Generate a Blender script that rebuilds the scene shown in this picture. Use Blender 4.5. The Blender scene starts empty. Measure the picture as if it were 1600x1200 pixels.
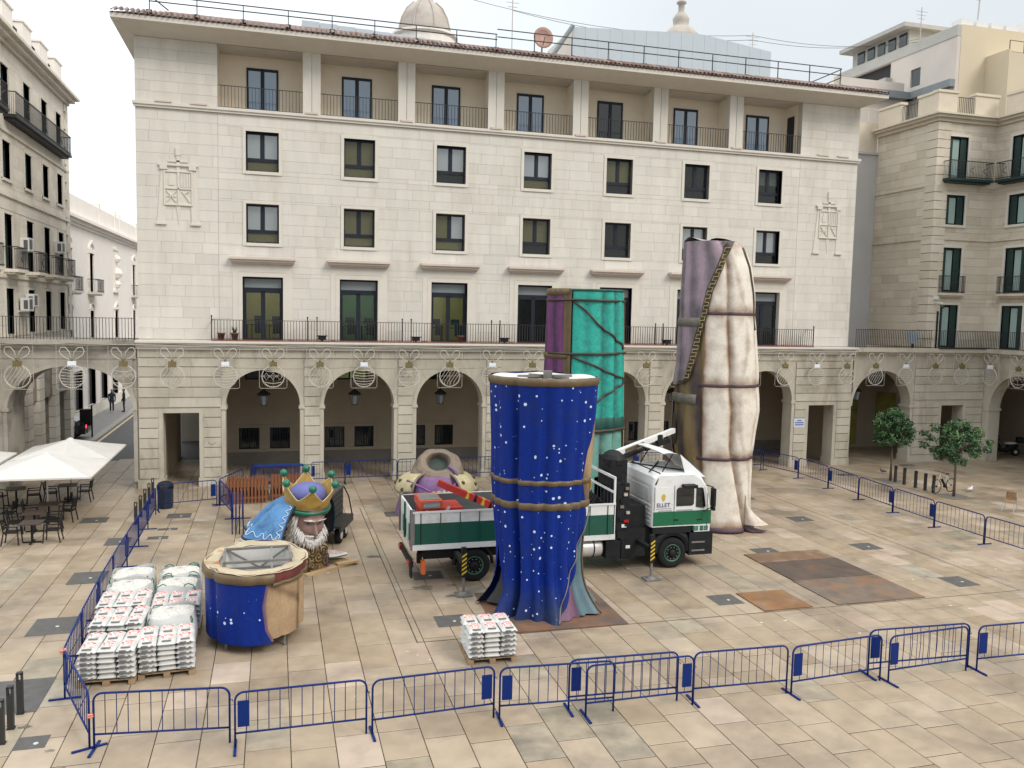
import bpy, math, random
from mathutils import Vector, Matrix
random.seed(11)
R = math.radians
sc = bpy.context.scene
col = sc.collection
# ------------------------------------------------------------------ camera
cam_d = bpy.data.cameras.new('camera'); cam = bpy.data.objects.new('camera', cam_d); col.objects.link(cam)
sc.camera = cam
cam_d.sensor_width = 36; cam_d.lens = 29.64; cam_d.clip_start = .1; cam_d.clip_end = 2000
YAW, PITCH, ROLL = .27559, .08378, .02073
CAM = Vector((5.978, -41.822, 8.36))
_F = Vector((math.sin(YAW)*math.cos(PITCH), math.cos(YAW)*math.cos(PITCH), -math.sin(PITCH)))
_R = Vector((math.cos(YAW), -math.sin(YAW), 0)); _U = _R.cross(_F)
_R2 = _R*math.cos(ROLL)+_U*math.sin(ROLL); _U2 = -_R*math.sin(ROLL)+_U*math.cos(ROLL)
cam.matrix_world = Matrix(((_R2.x,_U2.x,-_F.x,CAM.x),(_R2.y,_U2.y,-_F.y,CAM.y),(_R2.z,_U2.z,-_F.z,CAM.z),(0,0,0,1)))
sc.render.resolution_x = 1024; sc.render.resolution_y = 768
# ------------------------------------------------------------------ sky, sun, exposure
SUN_EL, SUN_AZ = R(42), R(142)          # azimuth clockwise from +Y
w = bpy.data.worlds.new('World'); sc.world = w; w.use_nodes = True
nt = w.node_tree; N = nt.nodes; Lk = nt.links
bg = N['Background']; bg.inputs['Strength'].default_value = 1.0
sky = N.new('ShaderNodeTexSky'); sky.sky_type = 'NISHITA'; sky.sun_disc = False
sky.sun_elevation = SUN_EL; sky.sun_rotation = SUN_AZ; sky.dust_density = 3; sky.air_density = 1.2
sks = N.new('ShaderNodeVectorMath'); sks.operation = 'SCALE'; sks.inputs['Scale'].default_value = .09
Lk.new(sky.outputs[0], sks.inputs[0])
tc = N.new('ShaderNodeTexCoord'); sep = N.new('ShaderNodeSeparateXYZ'); Lk.new(tc.outputs['Generated'], sep.inputs[0])
rmp = N.new('ShaderNodeValToRGB'); Lk.new(sep.outputs['Z'], rmp.inputs[0])      # overcast cloud layer, brighter overhead
e = rmp.color_ramp.elements
e[0].position = 0; e[0].color = (.64,.675,.695,1); e[1].position = 1; e[1].color = (2.0,2.0,1.98,1)
m_ = rmp.color_ramp.elements.new(.4); m_.color = (.78,.825,.85,1)
m_ = rmp.color_ramp.elements.new(.7); m_.color = (1.45,1.48,1.48,1)
cn = N.new('ShaderNodeTexNoise'); cn.inputs['Scale'].default_value = 2.2; cn.inputs['Detail'].default_value = 5
Lk.new(tc.outputs['Generated'], cn.inputs['Vector'])
cr = N.new('ShaderNodeMapRange'); cr.inputs[1].default_value = .3; cr.inputs[2].default_value = .7; cr.inputs[3].default_value = .96; cr.inputs[4].default_value = 1.04
Lk.new(cn.outputs[0], cr.inputs[0])
dt = N.new('ShaderNodeVectorMath'); dt.operation = 'DOT_PRODUCT'; dt.inputs[1].default_value = (-.80,.57,.18); Lk.new(tc.outputs['Generated'], dt.inputs[0])   # thin bright cloud where the low sun hides, seen at the left
gl = N.new('ShaderNodeMapRange'); gl.inputs[1].default_value = .2; gl.inputs[2].default_value = 1.; gl.inputs[3].default_value = 1.; gl.inputs[4].default_value = 1.75; Lk.new(dt.outputs['Value'], gl.inputs[0])
gm = N.new('ShaderNodeMath'); gm.operation = 'MULTIPLY'; Lk.new(gl.outputs[0], gm.inputs[0]); Lk.new(cr.outputs[0], gm.inputs[1])
cs = N.new('ShaderNodeVectorMath'); cs.operation = 'SCALE'; Lk.new(rmp.outputs[0], cs.inputs[0]); Lk.new(gm.outputs[0], cs.inputs['Scale'])
mx = N.new('ShaderNodeMix'); mx.data_type = 'RGBA'; mx.inputs[0].default_value = .82
Lk.new(sks.outputs[0], mx.inputs[6]); Lk.new(cs.outputs[0], mx.inputs[7]); Lk.new(mx.outputs[2], bg.inputs['Color'])
sd = bpy.data.lights.new('sun', 'SUN'); sd.energy = 1.5; sd.angle = R(22); sd.color = (1,.93,.84)
sun = bpy.data.objects.new('sun', sd); col.objects.link(sun); sun.location = (0,-20,40)
_sd = Vector((math.sin(SUN_AZ)*math.cos(SUN_EL), math.cos(SUN_AZ)*math.cos(SUN_EL), math.sin(SUN_EL)))
sun.rotation_euler = _sd.to_track_quat('Z','Y').to_euler()
vs = sc.view_settings; vs.view_transform = 'Standard'; vs.look = 'None'; vs.exposure = .33; vs.gamma = 1
# ------------------------------------------------------------------ materials
def M(name, c, rough=.7, var=.1, scale=3., metal=0., bump=0., tone=False, c2=None, c2s=1., c2lo=.5, c2hi=.65, world=False, spec=.5, emit=0., stretch=None, coat=0., rvar=0.):
    m = bpy.data.materials.new(name); m.use_nodes = True
    n = m.node_tree.nodes; l = m.node_tree.links; b = n['Principled BSDF']
    b.inputs['Roughness'].default_value = rough; b.inputs['Metallic'].default_value = metal
    b.inputs['Specular IOR Level'].default_value = spec
    if coat: b.inputs['Coat Weight'].default_value = coat
    if world: g = n.new('ShaderNodeNewGeometry'); vec = g.outputs['Position']
    else: g = n.new('ShaderNodeTexCoord'); vec = g.outputs['Object']
    if stretch:
        mp = n.new('ShaderNodeMapping'); mp.inputs['Scale'].default_value = stretch; l.new(vec, mp.inputs[0]); vec = mp.outputs[0]
    rgb = n.new('ShaderNodeRGB'); rgb.outputs[0].default_value = (*c,1); out = rgb.outputs[0]
    nz = n.new('ShaderNodeTexNoise'); nz.inputs['Scale'].default_value = scale; nz.inputs['Detail'].default_value = 7; nz.inputs['Roughness'].default_value = .62
    l.new(vec, nz.inputs['Vector'])
    if c2:
        n2 = n.new('ShaderNodeTexNoise'); n2.inputs['Scale'].default_value = c2s; n2.inputs['Detail'].default_value = 8; n2.inputs['Roughness'].default_value = .65
        l.new(vec, n2.inputs['Vector'])
        mr = n.new('ShaderNodeMapRange'); mr.inputs[1].default_value = c2lo; mr.inputs[2].default_value = c2hi; l.new(n2.outputs[0], mr.inputs[0])
        mix = n.new('ShaderNodeMix'); mix.data_type = 'RGBA'; l.new(mr.outputs[0], mix.inputs[0]); l.new(out, mix.inputs[6]); mix.inputs[7].default_value = (*c2,1); out = mix.outputs[2]
    mr = n.new('ShaderNodeMapRange'); mr.inputs[1].default_value = .28; mr.inputs[2].default_value = .72; mr.inputs[3].default_value = 1-var; mr.inputs[4].default_value = 1+var
    l.new(nz.outputs[0], mr.inputs[0]); val = mr.outputs[0]
    if tone:
        a = n.new('ShaderNodeAttribute'); a.attribute_name = 'tone'
        mu = n.new('ShaderNodeMath'); mu.operation = 'MULTIPLY'; l.new(val, mu.inputs[0]); l.new(a.outputs['Fac'], mu.inputs[1]); val = mu.outputs[0]
        ah = n.new('ShaderNodeMapRange'); ah.inputs[1].default_value = .7; ah.inputs[2].default_value = 1.3; ah.inputs[3].default_value = 1.25; ah.inputs[4].default_value = .75
        l.new(a.outputs['Fac'], ah.inputs[0])
    hs = n.new('ShaderNodeHueSaturation'); l.new(out, hs.inputs['Color']); l.new(val, hs.inputs['Value'])
    if tone: l.new(ah.outputs[0], hs.inputs['Saturation'])
    l.new(hs.outputs[0], b.inputs['Base Color'])
    if emit: l.new(hs.outputs[0], b.inputs['Emission Color']); b.inputs['Emission Strength'].default_value = emit
    if rvar:
        mr2 = n.new('ShaderNodeMapRange'); mr2.inputs[1].default_value = .3; mr2.inputs[2].default_value = .7; mr2.inputs[3].default_value = rough-rvar; mr2.inputs[4].default_value = rough+rvar
        l.new(nz.outputs[0], mr2.inputs[0]); l.new(mr2.outputs[0], b.inputs['Roughness'])
    if bump:
        bp = n.new('ShaderNodeBump'); bp.inputs['Strength'].default_value = bump; bp.inputs['Distance'].default_value = .02
        n3 = n.new('ShaderNodeTexNoise'); n3.inputs['Scale'].default_value = scale*6; n3.inputs['Detail'].default_value = 5; l.new(vec, n3.inputs['Vector'])
        l.new(n3.outputs[0], bp.inputs['Height']); l.new(bp.outputs[0], b.inputs['Normal'])
    return m
def glass(name, tint=(.02,.03,.035), mix=.5, ior=2.0):
    m = bpy.data.materials.new(name); m.use_nodes = True; n = m.node_tree.nodes; l = m.node_tree.links
    b = n['Principled BSDF']; b.inputs['Base Color'].default_value = (*tint,1); b.inputs['Roughness'].default_value = .04; b.inputs['IOR'].default_value = ior
    if mix < 1:
        tr = n.new('ShaderNodeBsdfTransparent'); tr.inputs[0].default_value = (.9,.95,.93,1)
        ms = n.new('ShaderNodeMixShader'); ms.inputs[0].default_value = mix
        l.new(tr.outputs[0], ms.inputs[1]); l.new(b.outputs[0], ms.inputs[2]); l.new(ms.outputs[0], n['Material Output'].inputs[0])
    return m
# ------------------------------------------------------------------ mesh helpers
class MB:
    def __init__(s): s.v=[]; s.f=[]; s.t=[]; s.mi=[]
    def add(s, vs, fs, tone=1., mi=0):
        o=len(s.v); s.v += [tuple(p) for p in vs]; s.t += [tone]*len(vs)
        for f in fs: s.f.append(tuple(i+o for i in f)); s.mi.append(mi)
        return s
    def bx(s,x0,x1,y0,y1,z0,z1,tone=1.,mi=0):
        v=[(x0,y0,z0),(x1,y0,z0),(x1,y1,z0),(x0,y1,z0),(x0,y0,z1),(x1,y0,z1),(x1,y1,z1),(x0,y1,z1)]
        return s.add(v,[(3,2,1,0),(4,5,6,7),(0,1,5,4),(1,2,6,5),(2,3,7,6),(3,0,4,7)],tone,mi)
    def box(s,c,d,rot=None,tone=1.,mi=0):
        hx,hy,hz=d[0]/2,d[1]/2,d[2]/2
        v=[Vector(p) for p in ((-hx,-hy,-hz),(hx,-hy,-hz),(hx,hy,-hz),(-hx,hy,-hz),(-hx,-hy,hz),(hx,-hy,hz),(hx,hy,hz),(-hx,hy,hz))]
        if rot is not None:
            m = rot if isinstance(rot,Matrix) else Matrix.Rotation(rot,3,'Z'); v=[m@p for p in v]
        c=Vector(c); return s.add([p+c for p in v],[(3,2,1,0),(4,5,6,7),(0,1,5,4),(1,2,6,5),(2,3,7,6),(3,0,4,7)],tone,mi)
    def bar(s,a,b,wd,ht=None,up=(0,0,1),tone=1.,mi=0):
        a=Vector(a);b=Vector(b);d=b-a;L=d.length
        if L<1e-6: return s
        d/=L; u=Vector(up)
        if abs(d.dot(u))>.98: u=Vector((0,1,0))
        x=d.cross(u).normalized(); z=x.cross(d); m=Matrix((x,d,z)).transposed()
        return s.box((a+b)/2,(wd,L,ht or wd),m,tone,mi)
    def tube(s,pts,r,n=6,closed=False,tone=1.,mi=0,cap=True):
        P=[Vector(p) for p in pts]; k=len(P); rr=r if hasattr(r,'__len__') else [r]*k
        rings=[]; prev=None
        for i in range(k):
            a=P[(i-1)%k] if (closed or i>0) else P[i]; b=P[(i+1)%k] if (closed or i<k-1) else P[i]
            d=(b-a); d=d.normalized() if d.length>1e-9 else Vector((0,0,1))
            if prev is None:
                u=Vector((0,0,1)) if abs(d.z)<.9 else Vector((1,0,0)); x=d.cross(u).normalized()
            else:
                x=prev-d*prev.dot(d); x=x.normalized() if x.length>1e-6 else d.orthogonal().normalized()
            prev=x; y=d.cross(x)
            rings.append([P[i]+(x*math.cos(2*math.pi*j/n)+y*math.sin(2*math.pi*j/n))*rr[i] for j in range(n)])
        vs=[p for q in rings for p in q]; fs=[]
        for i in range(k if closed else k-1):
            i2=(i+1)%k
            for j in range(n): fs.append((i*n+j,i*n+(j+1)%n,i2*n+(j+1)%n,i2*n+j))
        if cap and not closed: fs.append(tuple(range(n))[::-1]); fs.append(tuple((k-1)*n+j for j in range(n)))
        return s.add(vs,fs,tone,mi)
    def lathe(s,prof,n=16,c=(0,0,0),tone=1.,mi=0,sx=1.,sy=1.):
        vs=[];fs=[]
        for r,z in prof:
            for j in range(n):
                a=2*math.pi*j/n; vs.append((c[0]+r*sx*math.cos(a),c[1]+r*sy*math.sin(a),c[2]+z))
        for i in range(len(prof)-1):
            for j in range(n): fs.append((i*n+j,i*n+(j+1)%n,(i+1)*n+(j+1)%n,(i+1)*n+j))
        fs.append(tuple(range(n))[::-1]); fs.append(tuple((len(prof)-1)*n+j for j in range(n)))
        return s.add(vs,fs,tone,mi)
    def ball(s,c,r,n=12,tone=1.,mi=0):
        rx,ry,rz=r if hasattr(r,'__len__') else (r,r,r)
        pr=[(math.sin(math.pi*i/(n//2)),-math.cos(math.pi*i/(n//2))) for i in range(n//2+1)]
        vs=[];fs=[];k=n//2+1
        for a,z in pr:
            for j in range(n): t=2*math.pi*j/n; vs.append((c[0]+rx*a*math.cos(t),c[1]+ry*a*math.sin(t),c[2]+rz*z))
        for i in range(k-1):
            for j in range(n): fs.append((i*n+j,i*n+(j+1)%n,(i+1)*n+(j+1)%n,(i+1)*n+j))
        return s.add(vs,fs,tone,mi)
    def grid(s,fn,nu,nv,closeu=False,tone=1.,mi=0):
        vs=[fn(i/nu,j/nv) for j in range(nv+1) for i in range(nu+(0 if closeu else 1))]; w_=nu if closeu else nu+1
        fs=[(j*w_+i,j*w_+(i+1)%w_,(j+1)*w_+(i+1)%w_,(j+1)*w_+i) for j in range(nv) for i in range(nu)]
        return s.add(vs,fs,tone,mi)
    def prism(s,poly,fn,d0,d1,tone=1.,mi=0):          # poly: 2-D outline (ccw), fn(a,b,d)->xyz
        k=len(poly); vs=[fn(a,b,d0) for a,b in poly]+[fn(a,b,d1) for a,b in poly]
        return s.add(vs,[tuple(range(k)),tuple(range(2*k-1,k-1,-1))]+[(i,i+k,(i+1)%k+k,(i+1)%k) for i in range(k)],tone,mi)
    def wheel(s,c,r,wd,axis='Y',n=20,prof=None):
        prof=prof or [(0,-.5),(.6,-.5),(.62,-.42),(.9,-.5),(1,-.35),(1,.35),(.9,.5),(.62,.42),(.6,.5),(0,.5)]
        vs=[];fs=[]
        for q,t in prof:
            for j in range(n):
                a=2*math.pi*j/n; x,z=r*q*math.cos(a),r*q*math.sin(a)
                vs.append((c[0]+x,c[1]+t*wd,c[2]+z) if axis=='Y' else (c[0]+t*wd,c[1]+x,c[2]+z))
        for i in range(len(prof)-1):
            for j in range(n): fs.append((i*n+j,i*n+(j+1)%n,(i+1)*n+(j+1)%n,(i+1)*n+j))
        return s.add(vs,fs)
    def mesh(s,name,mats,smooth=False):
        me=bpy.data.meshes.new(name); me.from_pydata(s.v,[],s.f)
        for m in (mats if isinstance(mats,(list,tuple)) else [mats]): me.materials.append(m)
        if any(s.mi): me.polygons.foreach_set('material_index',s.mi)
        at=me.attributes.new('tone','FLOAT','POINT'); at.data.foreach_set('value',s.t)
        if smooth: me.polygons.foreach_set('use_smooth',[True]*len(me.polygons))
        me.update(); return me
    def build(s,name,mats,parent=None,smooth=False,center=False,fixn=False):
        if center:
            c=[(min(p[i] for p in s.v)+max(p[i] for p in s.v))/2 for i in range(3)]
            s.v=[(p[0]-c[0],p[1]-c[1],p[2]-c[2]) for p in s.v]
        o=bpy.data.objects.new(name,s.mesh(name,mats,smooth)); col.objects.link(o)
        if fixn:
            import bmesh
            bm=bmesh.new(); bm.from_mesh(o.data); bmesh.ops.recalc_face_normals(bm,faces=bm.faces); bm.to_mesh(o.data); bm.free()
        if center: o.location=c
        if parent: o.parent=parent
        return o
def tag(o,label=None,cat=None,group=None,kind=None):
    if label: o['label']=label
    if cat: o['category']=cat
    if group: o['group']=group
    if kind: o['kind']=kind
    return o
def thing(name,label,cat,loc=(0,0,0),rz=0,group=None):
    o=bpy.data.objects.new(name,None); col.objects.link(o); o.location=loc; o.rotation_euler=(0,0,rz); o.empty_display_size=.2
    return tag(o,label,cat,group)
KIDS={}
def copy_tree(o,parent=None,loc=None,rz=None,label=None,group=None):
    c=o.copy(); col.objects.link(c)
    if parent: c.parent=parent
    if loc is not None: c.location=loc
    if rz is not None: c.rotation_euler=(0,0,rz)
    if label: c['label']=label
    if group: c['group']=group
    for ch in o.children: copy_tree(ch,c)
    return c
def inst(o,parent,loc,rot=None):                      # another piece with the same mesh data
    c=bpy.data.objects.new(o.name.split('.')[0],o.data); col.objects.link(c); c.parent=parent; c.location=loc
    if rot: c.rotation_euler=rot
    return c
def strips(x0,x1,z0,z1,holes):                        # rectangles that fill a wall round its openings
    holes=[h for h in holes if h[0]<x1-1e-4 and h[1]>x0+1e-4]
    zs=sorted({z0,z1}|{min(max(h[k],z0),z1) for h in holes for k in (2,3)}); out=[]
    for a,b in zip(zs,zs[1:]):
        if b-a<1e-4: continue
        cur=x0
        for h in sorted(h for h in holes if h[2]<b-1e-4 and h[3]>a+1e-4):
            if h[0]>cur+1e-3: out.append((cur,min(h[0],x1),a,b))
            cur=max(cur,h[1])
        if cur<x1-1e-3: out.append((cur,x1,a,b))
    return out
def ashlar(x0,x1,z0,z1,holes,ch,bl,jx=.008,jz=.008,rnd=random):   # stone courses clipped round the openings
    out=[]; n=max(1,round((z1-z0)/ch)); h=(z1-z0)/n
    for k in range(n):
        za,zb=z0+k*h,z0+(k+1)*h
        off=rnd.random()*bl
        joints=[]; x=x0-off
        while x<x1: joints.append(x); x+=bl*rnd.uniform(.7,1.35)
        for a,b,c,d in strips(x0,x1,za,zb,holes):
            if d-c<.04: continue
            js=[a]+[j for j in joints if a+.15<j<b-.15]+[b]
            for p,q in zip(js,js[1:]): out.append((p+jx/2,q-jx/2,c+jz/2,d-jz/2))
    return out
def pieces(name,items,mat,parent,key,maker,limit=300,smooth=False):   # the largest as own objects, the rest as one
    items=sorted(items,key=key,reverse=True)
    for it in items[:limit]:
        b=MB(); maker(b,it); b.build(name,mat,parent,smooth,center=True)
    if len(items)>limit:
        b=MB()
        for it in items[limit:]: maker(b,it)
        tag(b.build('far_'+name+'s',mat,parent,smooth),kind='stuff')
# ------------------------------------------------------------------ ground
m_joint = M('paving_joint',(.055,.046,.036),.9,.2,2,world=True)
m_slab = M('paving_stone',(.318,.252,.178),.48,.13,1.7,tone=True,world=True,c2=(.165,.135,.105),c2s=.36,c2lo=.46,c2hi=.72,rvar=.14,bump=.03)
m_slabp = M('paving_stone_pinkish',(.375,.297,.228),.5,.13,1.7,tone=True,world=True,c2=(.20,.155,.125),c2s=.36,c2lo=.48,c2hi=.74,rvar=.14,bump=.03)
m_slabg = M('paving_stone_greyish',(.30,.258,.192),.5,.2,2.6,tone=True,world=True,c2=(.16,.14,.11),c2s=.5,c2lo=.46,c2hi=.7,rvar=.14,bump=.05)
m_iron = M('iron_cover',(.075,.073,.07),.6,.25,4,world=True)
m_asph = M('asphalt',(.085,.085,.09),.75,.2,3,world=True)
m_pave = M('street_pavement',(.24,.235,.23),.7,.12,2,world=True)
m_kerb = M('kerb_stone',(.33,.31,.28),.7,.12,2,world=True)
m_paint = M('road_paint',(.62,.5,.3),.7,.2,3,world=True)
b=MB(); b.add([(-400,-400,-.06),(400,-400,-.06),(400,400,-.06),(-400,400,-.06)],[(0,1,2,3)])
ground=b.build('ground',m_joint); tag(ground,kind='structure')
rs=random.Random(3); slabs=[]
DR=[(-1.05,-5.65,.95,.84),(-1.1,-6.95,.9,.85),(.35,-11.4,1.0,.9)]
x=-14.0+.10
while x<56:
    y=-34.5+rs.uniform(0,1)
    while y<6.5:
        L=rs.choice((.84,1.1,1.15,1.25,1.4,1.4)); t=rs.gauss(1,.062)
        slabs.append((x,x+.84,y,y+L,min(1.22,max(.78,t)),rs.random())); y+=L
    x+=.84
def slab_mk(bm,s):
    x0,x1,y0,y1,t,q=s; g=.0065; z=rs.uniform(-.002,.002); c=.008
    h=.011; y0+=h-g; y1-=h-g
    v=[(x0+g,y0+g,-.05),(x1-g,y0+g,-.05),(x1-g,y1-g,-.05),(x0+g,y1-g,-.05),(x0+g,y0+g,z-c),(x1-g,y0+g,z-c),(x1-g,y1-g,z-c),(x0+g,y1-g,z-c),
       (x0+g+c,y0+g+c,z),(x1-g-c,y0+g+c,z),(x1-g-c,y1-g-c,z),(x0+g+c,y1-g-c,z)]
    f=[(0,1,5,4),(1,2,6,5),(2,3,7,6),(3,0,4,7),(4,5,9,8),(5,6,10,9),(6,7,11,10),(7,4,8,11),(8,9,10,11)]
    mi=1 if q>.91 else (2 if q<.075 else 0); bm.add(v,f[4:],t,mi); bm.add(v[:8],f[:4],t,3)
def slab_key(s):
    p=Vector(((s[0]+s[1])/2,(s[2]+s[3])/2,0))-CAM
    d=p.dot(_F)
    if d<1: return -1
    if abs(p.dot(_R2)/d)>.62 or abs(p.dot(_U2)/d)>.47: return -d
    return 1000/(d*d)
pieces('paving_slab',slabs,[m_slab,m_slabp,m_slabg,m_joint],ground,slab_key,slab_mk)
# side street on the left: road, kerb and pavement
b=MB(); b.bx(-4.6,6,6.6,120,-.1,-.012); tag(b.build('road',m_asph),kind='structure')
b=MB(); b.bx(-5.0,-4.6,14.0,120,-.1,.10); b.build('kerb',m_kerb,None); tag(bpy.data.objects['kerb'],kind='structure')
b=MB(); b.bx(-16,-5.004,14.0,120,-.1,.096); tag(b.build('pavement',m_pave),kind='structure')
b=MB(); b.bx(-4.5,-4.35,14.0,120,-.011,-.006); tag(b.build('road_line',m_paint),kind='structure')
# ------------------------------------------------------------------ large pale building
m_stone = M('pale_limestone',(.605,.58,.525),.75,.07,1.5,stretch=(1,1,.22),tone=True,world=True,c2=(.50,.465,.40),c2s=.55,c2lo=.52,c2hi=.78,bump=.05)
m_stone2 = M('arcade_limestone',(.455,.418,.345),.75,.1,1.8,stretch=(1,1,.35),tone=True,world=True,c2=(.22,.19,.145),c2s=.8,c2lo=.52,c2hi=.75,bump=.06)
m_core = M('mortar',(.52,.49,.44),.9,.08,2,world=True)
m_core2 = M('arcade_mortar',(.2,.18,.15),.9,.1,2,world=True)
m_trim = M('stone_trim',(.62,.585,.52),.7,.05,2,world=True)
m_hood = M('pinkish_trim',(.56,.48,.42),.7,.08,2,world=True)
m_loggia = M('cream_plaster',(.80,.715,.585),.85,.04,1.5,world=True)
m_frame = M('dark_blue_frame',(.012,.016,.026),.45,.1,5,spec=.3)
m_rail = M('black_iron',(.02,.02,.022),.6,.15,5)
m_gl = glass('office_glass',(.015,.02,.02),.4,1.8); m_gls = glass('sky_tinted_glass',(.20,.235,.24),.85,2.6); m_glo = glass('olive_glass',(.11,.105,.05),.75,1.6)  # pale grey tint adds the reflected sky to the pane colour
m_glb = glass('blue_sky_tinted_glass',(.12,.22,.36),.9,2.3)  # blue of the reflected sky is put into the tint
m_gld = glass('dark_glass',(.012,.022,.024),.85,1.7)
m_blind = M('pale_blind',(.5,.52,.5),.8,.05,3)
m_panel = M('grey_transom_panel',(.20,.23,.24),.5,.05,3)
m_terra = M('terracotta',(.22,.095,.07),.8,.2,4,world=True)
m_roof = M('roof_clay',(.16,.10,.08),.85,.35,2.5,tone=True,world=True)
m_clad = M('pale_blue_cladding',(.44,.51,.56),.5,.03,1,world=True)
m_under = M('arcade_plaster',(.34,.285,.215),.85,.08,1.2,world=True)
m_plin = M('grey_plinth',(.16,.145,.125),.7,.12,2,world=True)
m_room = M('office_wall',(.50,.47,.22),.8,.05,2)
m_dark = M('dark_interior',(.035,.035,.035),.9,.1,2)
m_lampon = M('office_ceiling_light',(1,.9,.6),.5,0,1,emit=6)
m_desk = M('office_furniture',(.03,.03,.03),.6,.2,3)
X0,BP=5.464,4.49; BX=[X0+BP*i for i in range(7)]
bld=thing('main_building','large pale limestone building with arcade, seven window bays and tiled eaves','building',(0,0,0))
wholes=[(x-.74,x+.74,14.71,16.53) for x in BX]+[(x-.74,x+.74,11.39,13.23) for x in BX]+[(x-.92,x+.92,6.4,9.82) for x in BX]+[(3.5,34.25,17.42,20.33)]
b=MB()
for a,c,z0,z1 in strips(0,38,6.4,20.33,wholes): b.bx(a,c,.02,.42,z0,z1)
wall=b.build('wall',m_core,bld)
rs=random.Random(5); blk=[]
frames=[(x-.885,x+.885,14.56,16.68) for x in BX]+[(x-.885,x+.885,11.24,13.38) for x in BX]+[(x-1.1,x+1.1,6.8,10.0) for x in BX]
for q in ashlar(0,3.495,6.85,17.24,frames,.495,1.1,rnd=rs)+ashlar(3.505,34.245,6.85,17.24,frames,.495,1.15,rnd=rs)+ashlar(34.255,38,6.85,17.24,frames,.495,1.1,rnd=rs)+ashlar(0,3.5,17.5,20.32,[],.47,1.2,rnd=rs)+ashlar(34.25,38,17.5,20.32,[],.47,1.2,rnd=rs):
    t=min(1.1,max(.88,rs.gauss(1,.028))); blk.append((*q,t))
def blk_mk(y1,y0):
    def f(bm,q):
        x0,x1,z0,z1,t=q
        bm.add([(x0,y1,z0),(x1,y1,z0),(x1,y1,z1),(x0,y1,z1),(x0,y0,z0),(x1,y0,z0),(x1,y0,z1),(x0,y0,z1)],[(0,1,2,3),(4,5,1,0),(5,6,2,1),(6,7,3,2),(7,4,0,3)],t)
    return f
pieces('stone_block',blk,m_stone,wall,lambda q:(q[1]-q[0])*(q[3]-q[2])/((q[0]-6)**2+41**2),blk_mk(0,.021))
# side, back and roof of the body, floors, room backs
b=MB()
for q in ((.03,.4,.42,14,6.4,20.33),(37.6,37.97,.42,14,6.4,20.33),(.4,37.6,13.6,14,0,20.33),(.03,37.97,.1,14,20.33,20.5)): b.bx(*q)
b.build('side_wall',m_core,bld)
b=MB()
for z in (6.45,10.5,13.9,17.3): b.bx(.4,37.6,.42,13.6,z-.12,z)
b.bx(.4,37.6,5.2,5.3,6.45,17.2)
for x in [X0+BP*(i-.5) for i in range(8)]: b.bx(x-.05,x+.05,.43,5.2,6.45,17.17)
b.build('interior_partition',m_dark,bld)
# windows
def win_surround(par,hw,z0,z1,t,name='stone_surround',m=None,y0=-.035,y1=.3):
    b=MB(); b.bx(-hw-t,-hw,y0,y1,z0-t,z1+t); b.bx(hw,hw+t,y0,y1,z0-t,z1+t); b.bx(-hw,hw,y0,y1,z1,z1+t); b.bx(-hw,hw,y0-.02,y1,z0-t,z0)
    return b.build(name,m or m_trim,par)
def make_window(H=1.82,hw=.74):
    b=MB(); f=.075; y0,y1=.26,.34
    b.bx(-hw,-hw+f,y0,y1,0,H); b.bx(hw-f,hw,y0,y1,0,H); b.bx(-hw+f,hw-f,y0,y1,0,f); b.bx(-hw+f,hw-f,y0,y1,H-f*1.3,H); zt=H*.3
    b.bx(-hw+f,hw-f,y0-.02,y1,zt-.07,zt+.09); b.bx(-.045,.045,y0,y1,zt+.09,H-f*1.3)
    for s in (-1,1): b.bx(min(s*.045,s*.1),max(s*.045,s*.1),y0+.012,y1-.01,zt+.09,H-f*1.3)
    o=b.build('window',m_frame,bld)
    for q in ((-hw+f,-.1,zt+.09,H-.1),(.1,hw-f,zt+.09,H-.1),(-hw+f,hw-f,f,zt-.07)):
        b=MB(); b.bx(q[0],q[1],.295,.305,q[2],q[3]); b.build('pane',m_gl,o)
    win_surround(o,hw,0,H,.145)
    return o
w0=make_window(); w0.location=(BX[0],0,14.71); wins=[w0]
rs=random.Random(9)
PANES=[(m_gls,m_gls,m_glo),(m_glo,m_glo,m_glo),(m_gls,m_gls,m_gl),(m_gls,m_gls,m_glo),(m_glo,m_glo,m_gl),(m_gl,m_gl,m_gl),(m_gl,m_gl,m_gl),(m_gls,m_gls,m_glo),(m_glo,m_glo,m_glo),(m_glo,m_gls,m_glo),(m_glo,m_glo,m_gl),(m_gl,m_gl,m_gl),(m_gls,m_gls,m_gl),(m_gls,m_gls,m_gl)]
for k in range(1,14):
    c=copy_tree(w0,bld,(BX[k%7],0,14.71 if k<7 else 11.40)); wins.append(c)
for k,wn in enumerate(wins):
    for ch,mm in zip([c for c in wn.children if c.name.startswith('pane')],PANES[k]):
        ch.data=ch.data.copy(); ch.data.materials[0]=mm
for k in (1,2,8,9,12,6,13,0):
    b=MB(); d=rs.uniform(.3,1.1); b.bx(-.66,.66,.36,.37,1.72-d,1.72); c=b.build('blind',m_blind,wins[k])
for k in (0,1,2,7,8,9):
    b=MB(); b.bx(-.5,-.1,.7,1.1,.1,.55); b.bx(.1,.45,.8,1.2,.1,.45); b.bx(-1.5,1.5,1.0,1.8,-.1,.08); b.build('desk',m_panel if k%2 else m_desk,wins[k])
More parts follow.
